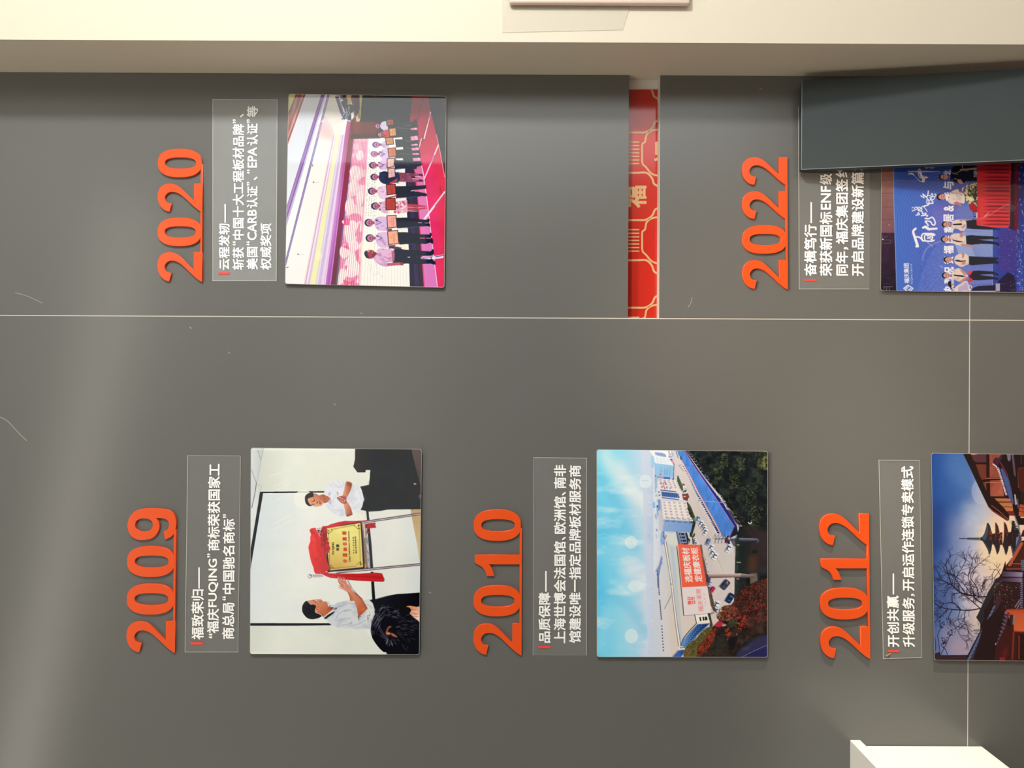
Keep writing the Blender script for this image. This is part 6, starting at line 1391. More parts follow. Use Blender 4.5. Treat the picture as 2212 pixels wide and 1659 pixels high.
    c.line([(920,40),(860,105),(880,200),(925,330),(960,440)], 46, WHT, curve=4, taper=1.5); c.line([(930,470),(975,470)], 44, WHT); c.line([(930,240),(1010,250),(1090,330)], 36, WHT, curve=3, taper=1.2)
    c.line([(1080,330),(1060,230),(1095,165),(1220,160),(1330,165),(1375,190)], 34, WHT, curve=4); c.line([(1150,340),(1130,260),(1160,190),(1370,200)], 30, WHT, curve=4); c.line([(1100,330),(1280,345),(1360,320)], 34, WHT, curve=3); c.line([(1310,200),(1320,260),(1290,340)], 34, WHT, curve=3); c.line([(1190,280),(1290,240),(1190,210)], 22, WHT, curve=3); c.line([(1200,240),(1280,300)], 16, WHT)
    # group logo and name
    c.text('福庆集团', (770,1345), (752,870), (628,874), (645,1350), (236,240,250), 0.02)
    c.text('FUQING GROUP', (856,1362), (838,878), (788,880), (805,1364), (214,220,240), 0.0)
    c.line([(632,1468),(735,1390),(856,1470),(790,1535)], 20, (240,242,250)); c.line([(632,1468),(715,1540)], 20, (240,242,250)); c.poly([(665,1470),(738,1415),(762,1432),(700,1500)], (240,242,250)); c.poly([(690,1478),(738,1438),(750,1446),(705,1490)], (72,92,186)); c.poly([(735,1510),(800,1452),(822,1470),(770,1520)], (240,242,250)); c.poly([(755,1508),(800,1470),(806,1476),(768,1512)], (72,92,186)); c.line([(700,1480),(790,1510)], 9, (240,242,250))
    # slogan line
    SL = (240,240,248)
    c.at(*B)
    for ch, ya, yb, x0, x1, al in (('热',1650,1530,848,968,1),('烈',1515,1430,852,968,1),('祝',1420,1318,850,966,1),('贺',1285,1200,850,962,1),('福',1170,1075,848,966,1),('庆',1050,955,850,966,1),('家',925,840,846,964,1),('居',805,708,846,966,1),('&',678,608,848,966,1),('华',545,455,846,960,0.95),('与',425,332,842,965,0.86),('北',258,195,846,938,0.78)):
        c.textv(ch, x0, x1, ya, yb, SL, 0.035, al)
    # floor of the stage
    floor = [(1415,-640),(2020,-640),(2020,1660),(1455,1660),(1415,1500)]
    c.grad(floor, (1430,1000), (54,80,176), (1760,1200), (40,60,150)); c.poly([(1480,880),(1700,870),(1690,1390),(1480,1380)], (66,54,140), 0.8, blur=16)
    c.spots([(1480,880),(1710,860),(1700,1400),(1480,1400)], 420, 2, 6, [(120,104,206),(90,70,160),(190,170,226),(60,44,120),(150,110,200)], 134, a=(0.4,0.9), asp=(0.3,0.8), rot=0.3); c.spots([(1480,880),(1720,860),(1700,1400),(1480,1400)], 60, 2, 5, [(240,226,240),(250,240,230)], 135, a=(0.7,1))
    c.poly([(1618,-640),(1720,-640),(1712,860),(1690,900),(1610,880)], (56,22,48)); c.poly([(1665,-640),(1720,-640),(1712,900),(1665,900)], (112,24,52), 0.8, blur=5); c.spots([(1660,100),(1720,100),(1712,900),(1650,900)], 120, 2, 6, [(150,40,70),(90,24,60),(190,80,110),(226,170,190)], 136, a=(0.3,0.8)); c.poly([(1610,-640),(1665,-640),(1655,880),(1600,860)], (40,38,52), 0.95)
    c.grad([(1718,-640),(2020,-640),(2020,1660),(1690,1660),(1712,880)], (1800,0), (30,44,110), (1800,1400), (42,72,170))
    c.spots([(1720,100),(2010,100),(2010,1640),(1695,1640)], 190, 6, 17, [(214,176,140),(196,160,130),(226,206,196),(206,150,90),(176,140,120)], 137, a=(0.6,1), asp=(0.3,0.5))
    c.spots([(1690,850),(1760,850),(1760,1600),(1680,1600)], 90, 4, 11, [(226,160,120),(240,226,220),(206,120,110)], 138, a=(0.6,1), asp=(0.3,0.5))
    # table with its red skirt
    skirt = [(1230,-640),(1610,-640),(1628,215),(1622,300),(1620,560),(1612,840),(1590,868),(1400,860),(1228,835),(1234,500)]
    c.grad(skirt, (1400,150), (196,44,56), (1400,850), (226,64,72), mid=(0.3, (206,50,60)))
    for i in range(34):
        y = 838 - i * 43 + r.uniform(-8,8); x0 = 1290 + r.uniform(-14,10); w = r.uniform(14,24)
        c.poly([(x0,y),(1370,y-w*0.6),(1480,y-w*0.75),(1605,y-w*0.5),(1606,y+w*0.5),(1500,y+w*0.5),(1370,y+w*0.35)], (104,24,40), r.uniform(0.55,0.9), blur=2)
        c.line([(x0,y+w*0.6),(1600,y+w*0.8)], 5, (236,84,90), 0.35)
    c.poly([(1228,-640),(1270,-640),(1272,838),(1228,830)], (208,50,64), 0.7, blur=6)
    c.line([(1240,770),(1330,745),(1440,680),(1540,620),(1600,600)], 12, (236,150,140), 0.5, curve=5, blur=3); c.dot(1610,640,80,44,(120,100,100),0.35,blur=8); c.lines([[(1310,745),(1372,690)], [(1330,735),(1360,700)]], 7, (250,190,180), 0.7)
    # flowers
    fl = [(1085,460),(1100,400),(1160,345),(1200,360),(1232,330),(1236,640),(1190,560),(1140,570),(1100,540)]
    c.poly([(1140,600),(1190,570),(1238,600),(1236,720),(1190,690),(1150,650)], (170,36,48)); c.poly(fl, (44,48,46)); c.spots(fl, 120, 5, 13, [(214,206,150),(226,214,176),(190,184,120),(70,80,60),(206,190,150)], 139, a=(0.6,1), asp=(0.6,1)); c.spots([(1090,520),(1150,480),(1200,560),(1140,580)], 12, 14, 22, [(226,218,160),(214,204,140)], 140, a=(0.8,1)); c.spots([(1060,400),(1130,380),(1120,480),(1075,480)], 10, 10, 16, [(226,206,180)], 141, a=(0.8,1))
    c.poly([(1190,675),(1225,672),(1228,738),(1196,745)], (42,40,110)); c.lines([[(1200,690),(1222,690)],[(1200,705),(1222,705)],[(1200,720),(1222,720)]], 5, (230,232,240)); c.poly([(1225,690),(1240,690),(1236,760),(1222,750)], (226,224,232), 0.8)
    # people
    SK, SHT, TRS = (206,150,140), (226,208,200), (34,38,52)
    def hd(x, y, rx, ry, hairx=12):
        c.dot(x-hairx, y, rx, ry+6, (26,26,34)); c.dot(x+6, y, rx, ry, SK); c.poly([(x+rx-4,y-10),(x+rx+24,y-8),(x+rx+24,y+8),(x+rx-4,y+10)], (186,124,112))
        c.lines([[(x-2,y-13),(x,y-4)], [(x-2,y+4),(x,y+13)], [(x+22,y-8),(x+23,y+8)]], 5, (80,44,44), 0.9); c.line([(x+8,y-3),(x+10,y+3)], 5, (236,190,176))
    def sht(p): c.poly(p, SHT, curve=2); c.tex(p, 40, 0.8, int(p[0][1]), col=(196,172,176), lo=0.52, hi=0.75, curve=2)
    # dark suited men behind the table
    c.poly([(960,160),(1010,150),(1232,150),(1232,330),(1100,330),(1085,350),(1010,355),(960,330),(930,270),(935,200)], (22,26,44)); hd(850,280,42,30,14); c.dot(845,278,34,28,(186,140,130)); c.line([(846,252),(848,306)], 6, (90,50,50)); c.lines([[(870,262),(872,274)],[(870,286),(872,298)],[(900,272),(902,290)]], 5, (80,44,44))
    c.poly([(925,255),(950,270),(940,330),(925,310)], (30,34,50)); c.lines([[(950,235),(985,240),(1010,250)], [(1000,228),(1060,205),(1130,210)], [(970,300),(1000,305)]], 7, (196,160,130), 0.9); c.poly([(1005,310),(1045,305),(1080,355),(1040,362),(1010,340)], (190,140,140)); c.poly([(1035,190),(1230,170),(1230,195),(1120,200),(1035,205)], (206,170,160)); c.line([(1062,150),(1070,190)], 10, (200,160,150))
    c.poly([(1190,205),(1236,200),(1236,285),(1196,282)], (96,84,130)); c.spots([(1195,210),(1236,205),(1236,280),(1198,280)], 16, 5, 10, [(170,140,150),(206,180,180)], 142)
    hd(826,510,44,32,16); c.poly([(870,470),(920,490),(930,530),(880,560),(868,520)], (240,232,226)); sht([(905,520),(915,480),(950,440),(1015,420),(1030,450),(1080,470),(1095,520),(1090,570),(1075,590),(1040,575),(1050,610),(1000,600),(930,590),(895,560)])
    c.poly([(895,500),(915,515),(900,530)], SK); c.lines([[(935,460),(970,470)], [(985,465),(1010,470)], [(1040,480),(1060,490)]], 7, (110,80,96), 0.8); c.poly([(960,580),(1000,560),(1055,590),(1040,608),(980,598)], (186,120,116)); c.poly([(1020,440),(1060,440),(1070,460),(1030,460)], (170,110,110))
    # line of applauding men
    def man(x, y, sx, trs, tie, arms=None):
        sht(sx); c.poly(trs, TRS); c.poly(tie, (26,28,40)); hd(x, y, 42, 29)
        if arms:
            for a in arms: c.poly(a, (196,136,126))
    man(880,828,[(935,850),(945,800),(990,775),(1060,770),(1105,790),(1110,850),(1095,895),(1050,905),(1010,880),(950,875)], [(1110,790),(1180,770),(1226,778),(1232,840),(1330,850),(1500,880),(1500,890),(1350,888),(1180,882),(1120,870)], [(955,822),(1055,815),(1062,835),(960,838)], [[(1010,772),(1060,762),(1180,768),(1180,778),(1080,782)], [(1060,880),(1100,850),(1098,825),(1085,830),(1055,862)]])
    c.poly([(1020,785),(1060,775),(1060,800)], (126,104,190), 0.7); c.lines([[(1120,820),(1135,845)]], 8, (30,30,40))
    man(868,1000,[(925,960),(960,935),(1020,930),(1080,955),(1105,970),(1110,1040),(1095,1060),(1040,1052),(1060,1075),(985,1060),(935,1030),(925,990)], [(1105,960),(1160,952),(1300,960),(1420,965),(1440,982),(1480,976),(1490,986),(1470,998),(1250,1004),(1400,1020),(1480,1040),(1495,1062),(1480,1082),(1450,1058),(1300,1052),(1160,1064),(1110,1055)], [(948,1002),(1000,1015),(1060,1024),(1070,1034),(1010,1032),(950,1012)], [[(1035,925),(1060,922),(1075,960),(1050,985),(1035,960)], [(1040,1050),(1120,1062),(1190,1075),(1200,1085),(1170,1090),(1060,1075)]])
    c.poly([(1250,1004),(1410,1000),(1405,1022),(1320,1014)], (120,140,206), 0.9)
    man(900,1235,[(975,1215),(1000,1180),(1060,1165),(1080,1190),(1090,1165),(1135,1195),(1145,1280),(1100,1300),(1060,1320),(1010,1300),(975,1270)], [(1140,1195),(1300,1205),(1420,1210),(1480,1215),(1484,1232),(1440,1240),(1480,1258),(1478,1285),(1440,1280),(1300,1290),(1170,1302),(1140,1290)], [(980,1240),(1020,1238),(1040,1246),(1100,1244),(1108,1256),(1040,1262),(985,1254)], [[(1050,1160),(1090,1158),(1085,1205),(1060,1225),(1062,1190)], [(1055,1300),(1095,1285),(1095,1255),(1080,1250),(1060,1270)]])
    man(880,1418,[(945,1390),(965,1350),(1020,1335),(1060,1350),(1110,1400),(1130,1420),(1110,1450),(1060,1495),(1000,1480),(950,1450)], [(1130,1370),(1250,1362),(1420,1372),(1480,1400),(1482,1425),(1440,1405),(1260,1412),(1400,1430),(1480,1450),(1478,1475),(1430,1462),(1250,1475),(1150,1470)], [(962,1408),(1060,1416),(1100,1432),(1060,1436),(965,1420)], [[(1030,1340),(1070,1360),(1110,1410),(1090,1415),(1050,1375)], [(1020,1490),(1080,1450),(1110,1430),(1120,1450),(1070,1490)]])
    c.poly([(1120,1370),(1190,1362),(1150,1420)], (226,72,76)); c.poly([(1120,1490),(1160,1440),(1190,1480),(1150,1500)], (214,60,66)); c.line([(1140,1430),(1160,1450)], 9, (160,40,50)); c.poly([(1260,1408),(1405,1402),(1400,1420),(1320,1416)], (110,130,206), 0.9)
    c.poly([(895,1500),(920,1480),(945,1510),(938,1560),(965,1600),(930,1570),(905,1540)], (24,30,38), curve=2); c.poly([(935,1500),(965,1510),(960,1545),(935,1535)], SK); sht([(960,1590),(1000,1540),(1060,1500),(1110,1480),(1135,1520),(1135,1650),(980,1650)]); c.poly([(1010,1560),(1120,1500),(1130,1590),(1020,1600)], (176,164,214), 0.85)
    c.poly([(1135,1520),(1180,1545),(1160,1600),(1135,1600)], (206,204,220)); c.lines([[(1150,1545),(1165,1570)]], 8, (40,44,70)); c.poly([(1165,1600),(1190,1560),(1250,1540),(1450,1530),(1450,1595),(1165,1595)], (32,32,60)); c.poly([(1450,1510),(1498,1510),(1498,1600),(1450,1600)], (170,166,186)); c.lines([[(1135,1605),(1450,1600)]], 8, (196,190,210))
    c.poly([(1480,1480),(1590,1380),(1660,1420),(1680,1490),(1680,1515),(1470,1510)], (30,26,60)); c.poly([(1500,1520),(1680,1510),(1690,1640),(1500,1640)], (30,28,66)); c.spots([(1620,1480),(1690,1480),(1690,1620),(1620,1620)], 34, 4, 10, [(206,160,90),(226,190,140)], 143, a=(0.5,0.9), asp=(0.2,0.4))
    return c
# ---------------- picture: pagoda over old roofs at dusk
def paint_pagoda():
    c = Canvas(2004, 972, 2392, 1434, base=(30, 20, 24))
    B = (1990, 960, 3.456)
    c.at(*B)
    full = [(60,40),(1400,40),(1400,1640),(60,1640)]
    c.grad(full, (90,600), (30,66,138), (640,640), (240,206,176), mid=(0.55, (170,176,206)))
    c.poly([(60,40),(420,40),(400,400),(380,520),(60,520)], (36,84,160), 0.75, blur=60); c.poly([(190,50),(330,50),(420,300),(300,360),(180,200)], (84,128,190), 0.6, blur=50)
    c.poly([(60,420),(180,420),(180,800),(60,800)], (24,58,128), 0.6, blur=40); c.poly([(300,420),(520,470),(480,640),(440,690),(330,640)], (176,190,214), 0.6, blur=40)
    c.poly([(440,600),(680,540),(720,900),(600,960),(500,1010),(430,860)], (246,220,180), 0.8, blur=40); c.poly([(520,480),(660,540),(620,580),(540,560)], (240,200,176), 0.7, blur=30)
    c.poly([(300,900),(520,940),(500,1120),(400,1260),(300,1180)], (222,200,206), 0.65, blur=40); c.poly([(90,1000),(260,1000),(260,1300),(90,1320)], (64,84,140), 0.55, blur=50)
    c.poly([(140,1360),(400,1300),(380,1580),(140,1580)], (140,132,162), 0.7, blur=40); c.poly([(330,1250),(430,1230),(400,1400),(340,1500)], (206,180,178), 0.6, blur=24); c.poly([(230,1480),(360,1460),(340,1570),(230,1570)], (172,150,166), 0.6, blur=20); c.poly([(430,1180),(445,1300),(400,1420),(380,1350)], (240,214,186), 0.5, blur=14)
    c.tex(full, 30, 0.03, 151)
    # pale translucent disc
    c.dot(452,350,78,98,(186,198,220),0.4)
    # bare tree
    r = random.Random(21); BR = (24,22,42)
    def twig(x, y, a, L_, w, dep):
        pts = [(x, y)]; 
        for k in range(4):
            a += r.uniform(-0.22, 0.22); x += math.cos(a)*L_/4; y += math.sin(a)*L_/4; pts.append((x, y))
        c.line(pts, w, BR, 0.92, curve=3, taper=0.6)
        if dep > 0:
            for k in range(r.randint(2,3)):
                i = r.randint(1,4); twig(pts[i][0], pts[i][1], a + r.choice((-1,1))*r.uniform(0.3,0.8), L_*r.uniform(0.5,0.75), max(w*0.62,1.5), dep-1)
    main = [([(440,1225),(360,1238),(290,1236),(200,1228),(150,1215),(95,1180)],9), ([(455,1185),(420,1165),(380,1130),(330,1120),(280,1095),(240,1060),(190,1030),(105,1000)],9), ([(480,1135),(440,1138),(400,1128),(350,1128),(300,1110),(230,1050),(200,960),(185,900),(215,835)],9),
            ([(440,1225),(390,1180),(340,1140),(300,1125)],7), ([(340,1125),(280,1040),(250,990),(225,920)],6), ([(430,1130),(410,1060),(370,1000),(375,960),(420,900),(450,880),(505,835)],6), ([(400,1128),(370,1060),(350,980),(372,920),(385,850),(410,805)],5), ([(250,1060),(255,1000),(300,930),(330,870),(340,820)],5),
            ([(290,1236),(240,1180),(160,1190),(100,1160)],5), ([(200,1228),(160,1270),(100,1330)],6), ([(330,1238),(322,1290),(330,1340),(380,1400)],5), ([(290,1240),(275,1300),(300,1350),(340,1370)],5), ([(230,1235),(205,1290),(225,1340),(260,1370),(300,1440),(335,1475)],5),
            ([(380,1130),(300,1020),(240,980),(180,960),(120,900)],5), ([(150,1215),(120,1240),(96,1245)],5), ([(210,1050),(150,1000),(110,930)],5), ([(600,1000),(560,930),(520,985),(470,1040),(440,1130)],4), ([(590,930),(540,1000),(490,1010),(450,1060)],4), ([(230,1055),(180,1090),(110,1090)],4)]
    for p, w in main:
        c.line(p, w, BR, 0.96, curve=5, taper=0.55)
        for k in range(1, len(p)):
            for q in range(3):
                x, y = p[k][0] + r.uniform(-16,16), p[k][1] + r.uniform(-16,16); b = math.atan2(p[k][1]-p[k-1][1], p[k][0]-p[k-1][0])
                if x < 60 or y < 830: continue
                twig(x, y, b + r.choice((-1,1))*r.uniform(0.4,1.1), r.uniform(34,72), 3.0, 2 if r.random() < 0.6 else 1)
    for q in range(46):
        x, y = r.uniform(330,500), r.uniform(1020,1180); twig(x, y, r.uniform(-2.6,-0.4), r.uniform(24,56), 2.4, 1)
    for p in ([(140,1560),(130,1470),(124,1420),(150,1360)], [(146,1570),(190,1480),(215,1420)], [(170,1520),(150,1500),(170,1470)], [(165,1510),(185,1540),(195,1570)], [(100,1440),(108,1500),(100,1560)]): c.line(p, 4.5, BR, 0.95, curve=4)
    for x, y in ((152,1345),(218,1405),(174,1470)): c.spots([(x-20,y-28),(x+20,y-28),(x+20,y+24),(x-20,y+24)], 26, 3, 7, [BR,(30,24,40)], int(x), a=(0.7,1))
    # pagoda
    K = 10.367
    c.at(2005, 1110, K)
    PG = (36,34,42)
    c.line([(712,553),(880,556),(1180,562)], 12, (28,32,46)); c.line([(760,553),(1160,560)], 20, (28,32,46), 0.8)
    for i in range(12): x = 890 + i*23; c.line([(x,536-i*0.6),(x,578+i*1.2)], 12, (30,34,46))
    c.dot(712,553,12,12,(28,32,46)); c.rect(1170,520,1205,600,(30,34,46))
    c.poly([(1195,540),(1260,440),(1300,300),(1318,210),(1345,200),(1385,270),(1420,400),(1440,520),(1440,620),(1425,740),(1395,880),(1385,905),(1360,880),(1330,800),(1270,690),(1205,590)], (34,38,50)); c.poly([(1205,540),(1270,440),(1310,300),(1335,230),(1345,300),(1340,440),(1300,560),(1260,600)], (66,82,108), 0.85, blur=4); c.line([(1230,620),(1300,690),(1360,800),(1390,890)], 10, (96,112,130), 0.8); c.poly([(1345,300),(1400,380),(1430,430),(1420,560),(1370,560)], (104,36,26), 0.9, blur=6); c.spots([(1380,360),(1435,420),(1420,580),(1380,580)], 26, 6, 14, [(206,80,40),(240,120,60),(40,20,24)], 152)
    c.poly([(1430,450),(1510,430),(1510,680),(1440,690)], (48,26,30))
    for (x, yt, yb, sh) in ((1530,190,910,0), (1725,180,925,0)):
        c.poly([(x-30,yt),(x-8,yt+10),(x+35,yt+80),(x+62,yt+200),(x+74,yt+300),(x+70,yt+430),(x+82,yt+530),(x+60,yt+640),(x+28,yb-10),(x+14,yb),(x-4,yb-40),(x-30,yb-160),(x-64,yb-230),(x-40,yt+430),(x-28,yt+200)], (42,32,40)); c.line([(x-18,yt+20),(x-10,yt+200),(x-30,yt+400)], 14, (150,70,66), 0.7, blur=3); c.line([(x-60,yb-225),(x-10,yb-100),(x+10,yb-20)], 12, (110,112,122), 0.7)
        c.poly([(x+10,yt+60),(x+60,yt+200),(x+70,yt+300),(x+20,yt+300)], (96,30,28), 0.8, blur=6)
    c.poly([(1590,420),(1660,410),(1665,690),(1610,700)], (60,26,28)); c.spots([(1570,420),(1650,420),(1640,590),(1570,590)], 20, 10, 18, [(226,90,40),(240,140,80),(60,20,24)], 153, asp=(0.7,1)); c.lines([[(1590,440),(1640,440)],[(1590,490),(1640,490)],[(1590,540),(1640,540)]], 10, (40,20,24)); c.spots([(1735,400),(1800,400),(1790,500),(1735,500)], 16, 8, 15, [(214,100,60),(50,24,26)], 154)
    c.poly([(1780,420),(1860,400),(1860,720),(1790,720)], (44,26,34)); c.poly([(1880,150),(1930,160),(1960,300),(2020,340),(2060,480),(2010,560),(1970,720),(1910,880),(1890,900),(1870,820),(1840,680),(1850,430),(1870,280)], (36,26,34)); c.spots([(1820,150),(1940,140),(2040,360),(1960,380)], 60, 6, 14, [(34,30,34),(120,108,100),(60,44,46)], 155); c.line([(1850,680),(1890,790),(1905,880)], 12, (120,124,130), 0.7); c.dot(2018,456,9,9,(226,130,80)); c.line([(1890,420),(1890,620)], 10, (70,58,66), 0.8)
    c.poly([(1920,40),(1960,50),(2040,220),(2070,460),(2080,560),(2000,700),(1960,720),(1970,560),(2050,460),(2000,260)], (104,126,172), 0.9); c.rect(1975,520,2010,690,(130,126,150)); c.poly([(2050,460),(2100,560),(1990,780),(1900,950),(1880,930),(1980,700)], (62,62,92))
    # right-hand houses
    c.at(2050, 970, 10.37)
    c.poly([(310,90),(3600,90),(3600,1700),(1560,1700),(1480,1490),(1350,1490),(1345,1595),(1300,1610),(980,1400),(890,1310),(700,920),(480,440)], (26,14,18))
    c.poly([(310,90),(480,90),(560,280),(740,660),(860,960),(920,1080),(930,1240),(890,1310),(700,920),(480,440)], (30,18,22)); c.poly([(480,90),(830,90),(840,300),(600,300),(545,250)], (84,48,58)); c.poly([(600,340),(845,345),(850,670),(740,690),(690,600)], (108,52,40)); c.poly([(760,740),(860,750),(862,960),(830,930)], (122,58,44)); c.poly([(905,95),(1150,95),(1180,100),(1110,210),(1020,260),(985,330),(1080,420),(1150,640),(910,640)], (146,76,62)); c.grad([(915,690),(1165,690),(1240,1060),(925,1060)], (950,700), (140,66,52), (1200,900), (170,92,74)); c.dot(1090,870,30,36,(140,74,58),0.6,blur=8); c.tex([(905,95),(1150,95),(1240,1060),(925,1060)], 90, 0.12, 156)
    c.rect(835,90,905,1000,(36,14,20)); c.poly([(730,690),(1160,668),(1165,690),(740,715)], (34,14,18)); c.lines([[(830,655),(1150,655)], [(820,745),(1175,750)]], 16, (196,120,96), 0.85)
    c.poly([(480,100),(640,95),(630,115),(560,125),(490,120)], (226,206,176), 0.9)
    c.poly([(985,270),(1010,220),(1060,180),(1080,200),(1140,180),(1180,95),(1210,95),(1190,180),(1160,250),(1130,290),(1090,390),(1040,370),(995,320)], (62,32,56), curve=2); c.line([(985,335),(1060,390),(1080,430),(1130,520)], 26, (226,214,222)); c.poly([(1060,410),(1115,410),(1190,640),(1260,880),(1310,1040),(1260,1030),(1180,760),(1110,540)], (206,184,192)); c.tex([(1060,410),(1115,410),(1310,1040),(1260,1030),(1180,760)], 18, 0.5, 157)
    for i in range(15): x, y = 1075 + i*15.5, 430 + i*41; c.line([(x,y+14),(x+50,y-8)], 10, (84,70,96), 0.8)
    c.poly([(1150,430),(1200,440),(1330,640),(1400,900),(1440,1160),(1450,1240),(1400,1230),(1330,1060),(1220,700)], (62,86,146)); c.lines([[(1180+i*18, 500+i*52),(1240+i*17, 470+i*52)] for i in range(14)], 8, (96,122,180), 0.8); c.line([(1320,640),(1380,900),(1440,1180)], 16, (96,66,96), 0.8)
    c.poly([(1130,290),(1160,280),(1330,590),(1300,630),(1260,560)], (96,40,56)); c.poly([(1290,95),(1390,95),(1380,240),(1350,285),(1310,240)], (96,92,120)); c.lines([[(1310,100),(1340,250)],[(1350,100),(1370,230)]], 8, (170,176,196)); c.poly([(1395,95),(1450,95),(1500,590),(1480,630),(1450,560)], (88,64,84)); c.lines([[(1420,130),(1470,560)]], 8, (130,106,126), 0.7)
    c.poly([(1530,420),(1700,410),(1700,980),(1600,960),(1560,860)], (70,26,22)); c.lines([[(1560,430),(1700,412)], [(1535,540),(1555,860)], [(1615,100),(1620,330)]], 12, (134,66,46), 0.8); c.dot(1552,850,9,9,(206,110,70))
    c.poly([(920,1060),(1290,1080),(1380,1100),(1000,1100)], (44,22,18)); c.grad([(1020,1105),(1360,1108),(1420,1240),(1440,1400),(1280,1400),(1100,1200)], (1050,1110), (176,110,70), (1400,1300), (196,120,80)); c.lines([[(1090,1170),(1400,1175)], [(1090,1195),(1410,1200)], [(1190,1290),(1420,1300)]], 12, (40,18,18), 0.9); c.poly([(920,1100),(1020,1110),(1120,1210),(1250,1340),(1330,1460),(1310,1560),(1000,1360),(920,1240)], (34,16,18)); c.line([(900,1300),(980,1380),(1180,1500),(1320,1600)], 14, (150,70,66), 0.9); c.line([(950,1260),(1100,1370),(1330,1580)], 16, (180,78,74), 0.9); c.poly([(1460,1020),(1490,1010),(1530,1240),(1480,1250)], (176,166,176)); c.poly([(1530,1110),(1545,1110),(1562,1330),(1540,1330)], (110,116,146)); c.lines([[(1620,980),(1630,1230)],[(1660,980),(1670,1230)]], 10, (96,60,40), 0.7)
    c.poly([(1590,1240),(1700,1250),(1700,1500),(1560,1500),(1570,1340)], (190,88,58)); c.lines([[(1560,1310),(1700,1310)],[(1560,1390),(1700,1395)],[(1630,1260),(1700,1262)],[(1630,1340),(1700,1345)],[(1630,1430),(1700,1435)]], 14, (34,16,18), 0.9); c.poly([(1290,1390),(1440,1390),(1480,1470),(1350,1490)], (110,40,36)); c.poly([(1600,1510),(1700,1510),(1700,1545),(1600,1545)], (226,190,130))
    # left-hand houses
    c.at(*B)
    lower = [(420,1280),(440,1260),(520,1080),(600,960),(628,870),(632,905),(690,830),(745,720),(1400,600),(1400,1640),(60,1640),(60,1575),(140,1573),(345,1573),(440,1390),(440,1330)]
    c.poly(lower, (34,18,24)); c.tex([(420,1280),(628,880),(767,720),(767,1640),(330,1640)], 60, 0.3, 158)
    c.poly([(690,830),(745,730),(1400,640),(1400,900),(700,900)], (70,30,26)); c.line([(660,900),(750,740)], 22, (196,96,66), 0.9); c.poly([(700,900),(660,905),(740,905)], (40,20,18)); c.lines([[(680,890),(760,890)], [(640,930),(740,930)]], 8, (176,76,54), 0.9)
    for i in range(9): c.line([(640+i*13,890),(632+i*13,930)], 3.5, (170,80,56), 0.7)
    c.poly([(745,860),(1400,830),(1400,960),(750,940)], (60,72,100)); c.lines([[(745,870+i*14),(1400,850+i*14)] for i in range(6)], 4, (140,156,180), 0.7)
    c.poly([(410,1290),(422,1270),(500,1100),(560,1000),(600,985),(600,1010),(540,1120),(500,1200),(470,1240),(470,1310),(445,1350),(436,1330)], (38,36,44)); c.grad([(610,948),(760,955),(755,990),(600,985)], (620,950), (70,56,84), (740,980), (150,136,170)); c.grad([(600,1000),(752,995),(750,1030),(590,1020)], (600,1000), (56,36,56), (750,1010), (130,110,146)); c.poly([(590,1030),(740,1035),(735,1230),(600,1240),(560,1150)], (44,22,28)); c.spots([(600,1040),(735,1040),(730,1220),(600,1220)], 120, 2, 6, [(110,70,60),(70,40,46),(150,120,110),(30,18,22)], 159); c.spots([(540,1040),(600,1010),(590,1140),(545,1200)], 110, 2, 5, [(176,140,120),(120,90,84),(60,44,50)], 160)
    for i in range(14): c.line([(742,1010+i*16),(757,1006+i*16)], 8, (140,136,176), 0.9)
    c.line([(752,1000),(740,1240)], 5, (96,92,130), 0.8); c.lines([[(700,1215),(735,1160)], [(715,1225),(740,1180)]], 8, (150,150,170), 0.8)
    c.poly([(545,1205),(560,1150),(590,1130),(600,1160),(560,1260),(470,1470),(400,1640),(330,1640),(440,1400)], (58,36,48)); 
    for i in range(15):
        t = i/14.0; x, y = 535 - 195*t, 1215 + 400*t; c.poly([(x-6-8*t,y+14+8*t),(x+8,y-12),(x+20+8*t,y-8),(x+8+6*t,y+16)], (70,96,140) if t > .35 else (84,104,136), 0.95); c.line([(x-4,y+10),(x+16,y-6)], 3, (130,160,196), 0.6)
    c.poly([(470,1330),(560,1240),(600,1180),(600,1260),(520,1420),(430,1640),(380,1640)], (34,18,26)); c.poly([(640,1230),(1400,1200),(1400,1400),(690,1392),(660,1300),(620,1260)], (196,84,50)); c.grad([(690,1260),(1400,1240),(1400,1400),(690,1394)], (700,1300), (206,92,54), (760,1390), (226,110,66)); c.line([(640,1235),(1400,1215)], 8, (150,50,36), 0.8)
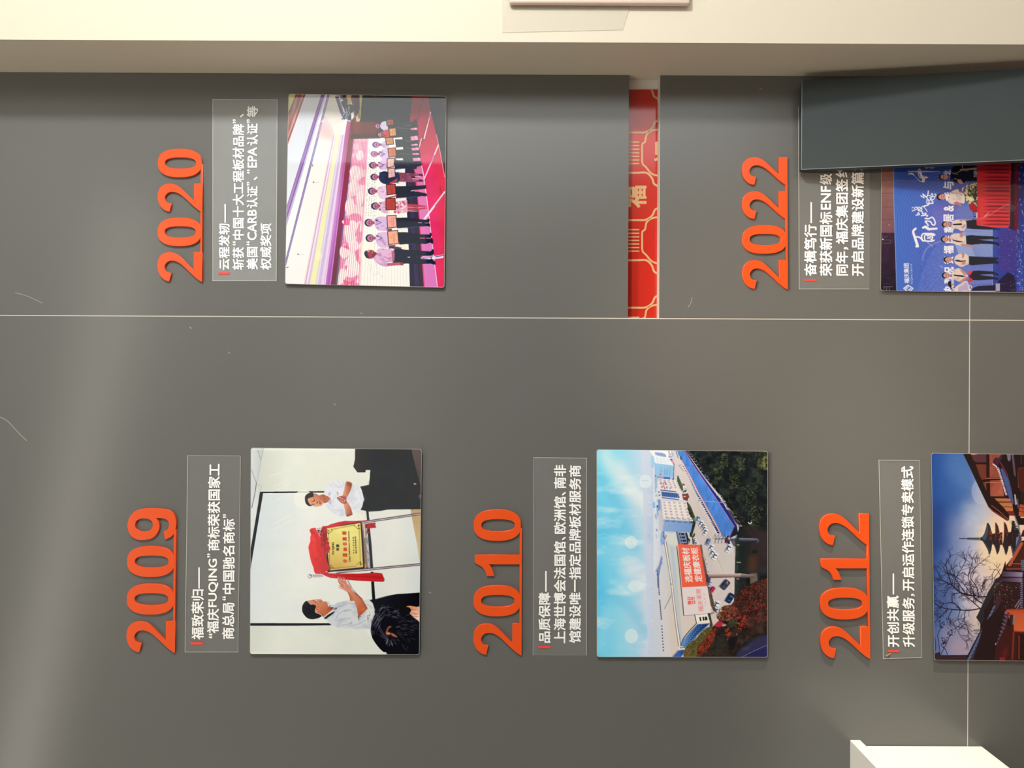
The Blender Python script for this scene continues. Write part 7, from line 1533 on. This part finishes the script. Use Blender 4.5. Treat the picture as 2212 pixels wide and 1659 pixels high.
    c.poly([(640,1250),(660,1255),(640,1330),(600,1430),(580,1480),(556,1500),(600,1380)], (76,48,66))
    for i in range(9):
        t = i/8.0; c.line([(628-60*t,1250+230*t),(646-56*t,1262+230*t)], 8, (110,106,150), 0.9)
    c.poly([(660,1270),(692,1276),(690,1392),(668,1392)], (60,26,26)); c.line([(692,1282),(688,1340)], 14, (120,140,156), 0.8); c.lines([[(690,1395),(767,1400)]], 12, (176,60,36)); c.poly([(560,1500),(640,1340),(700,1400),(1400,1420),(1400,1640),(540,1640)], (62,22,24)); c.poly([(715,1420),(1400,1420),(1400,1640),(715,1640)], (32,14,18)); c.lines([[(730,1430),(730,1600)], [(690,1400),(680,1600)]], 14, (150,60,40), 0.7); c.lines([[(745,1450+i*18),(1400,1450+i*18)] for i in range(10)], 4, (70,36,34), 0.8)
    c.poly([(600,1560),(640,1500),(650,1560),(620,1600)], (120,30,50), 0.6, blur=10); c.rect(585,1590,625,1620,(150,24,50)); c.dot(556,1490,5,8,(200,160,150))
    c.poly([(60,1575),(140,1548),(142,1574),(345,1572),(335,1640),(60,1640)], (46,28,40)); c.line([(60,1590),(340,1590)], 5, (70,44,56), 0.7)
    c.poly([(740,690),(1400,640),(1400,560),(760,640)], (60,24,24))
    return c

picture_panel(paint_plaque(), [(541.5,967),(911,970),(906,1414.5),(539.5,1413)],
    'picture of two men unveiling a gold plaque draped in red cloth, below the 2009 caption')
picture_panel(paint_ceremony(), [(623,202.5),(964.5,207.5),(960,621.5),(615.5,613.5)],
    'picture of a row of people holding award certificates on a pink lit stage', gain=0.84)
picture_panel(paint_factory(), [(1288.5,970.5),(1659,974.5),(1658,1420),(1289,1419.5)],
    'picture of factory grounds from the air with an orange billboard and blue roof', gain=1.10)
picture_panel(paint_signing(), [(1904.5,217),(2250,219.5),(2247.5,632.5),(1902,628.5)],
    'picture of men before a blue backdrop with red skirted table, partly behind dark board', gain=0.84)
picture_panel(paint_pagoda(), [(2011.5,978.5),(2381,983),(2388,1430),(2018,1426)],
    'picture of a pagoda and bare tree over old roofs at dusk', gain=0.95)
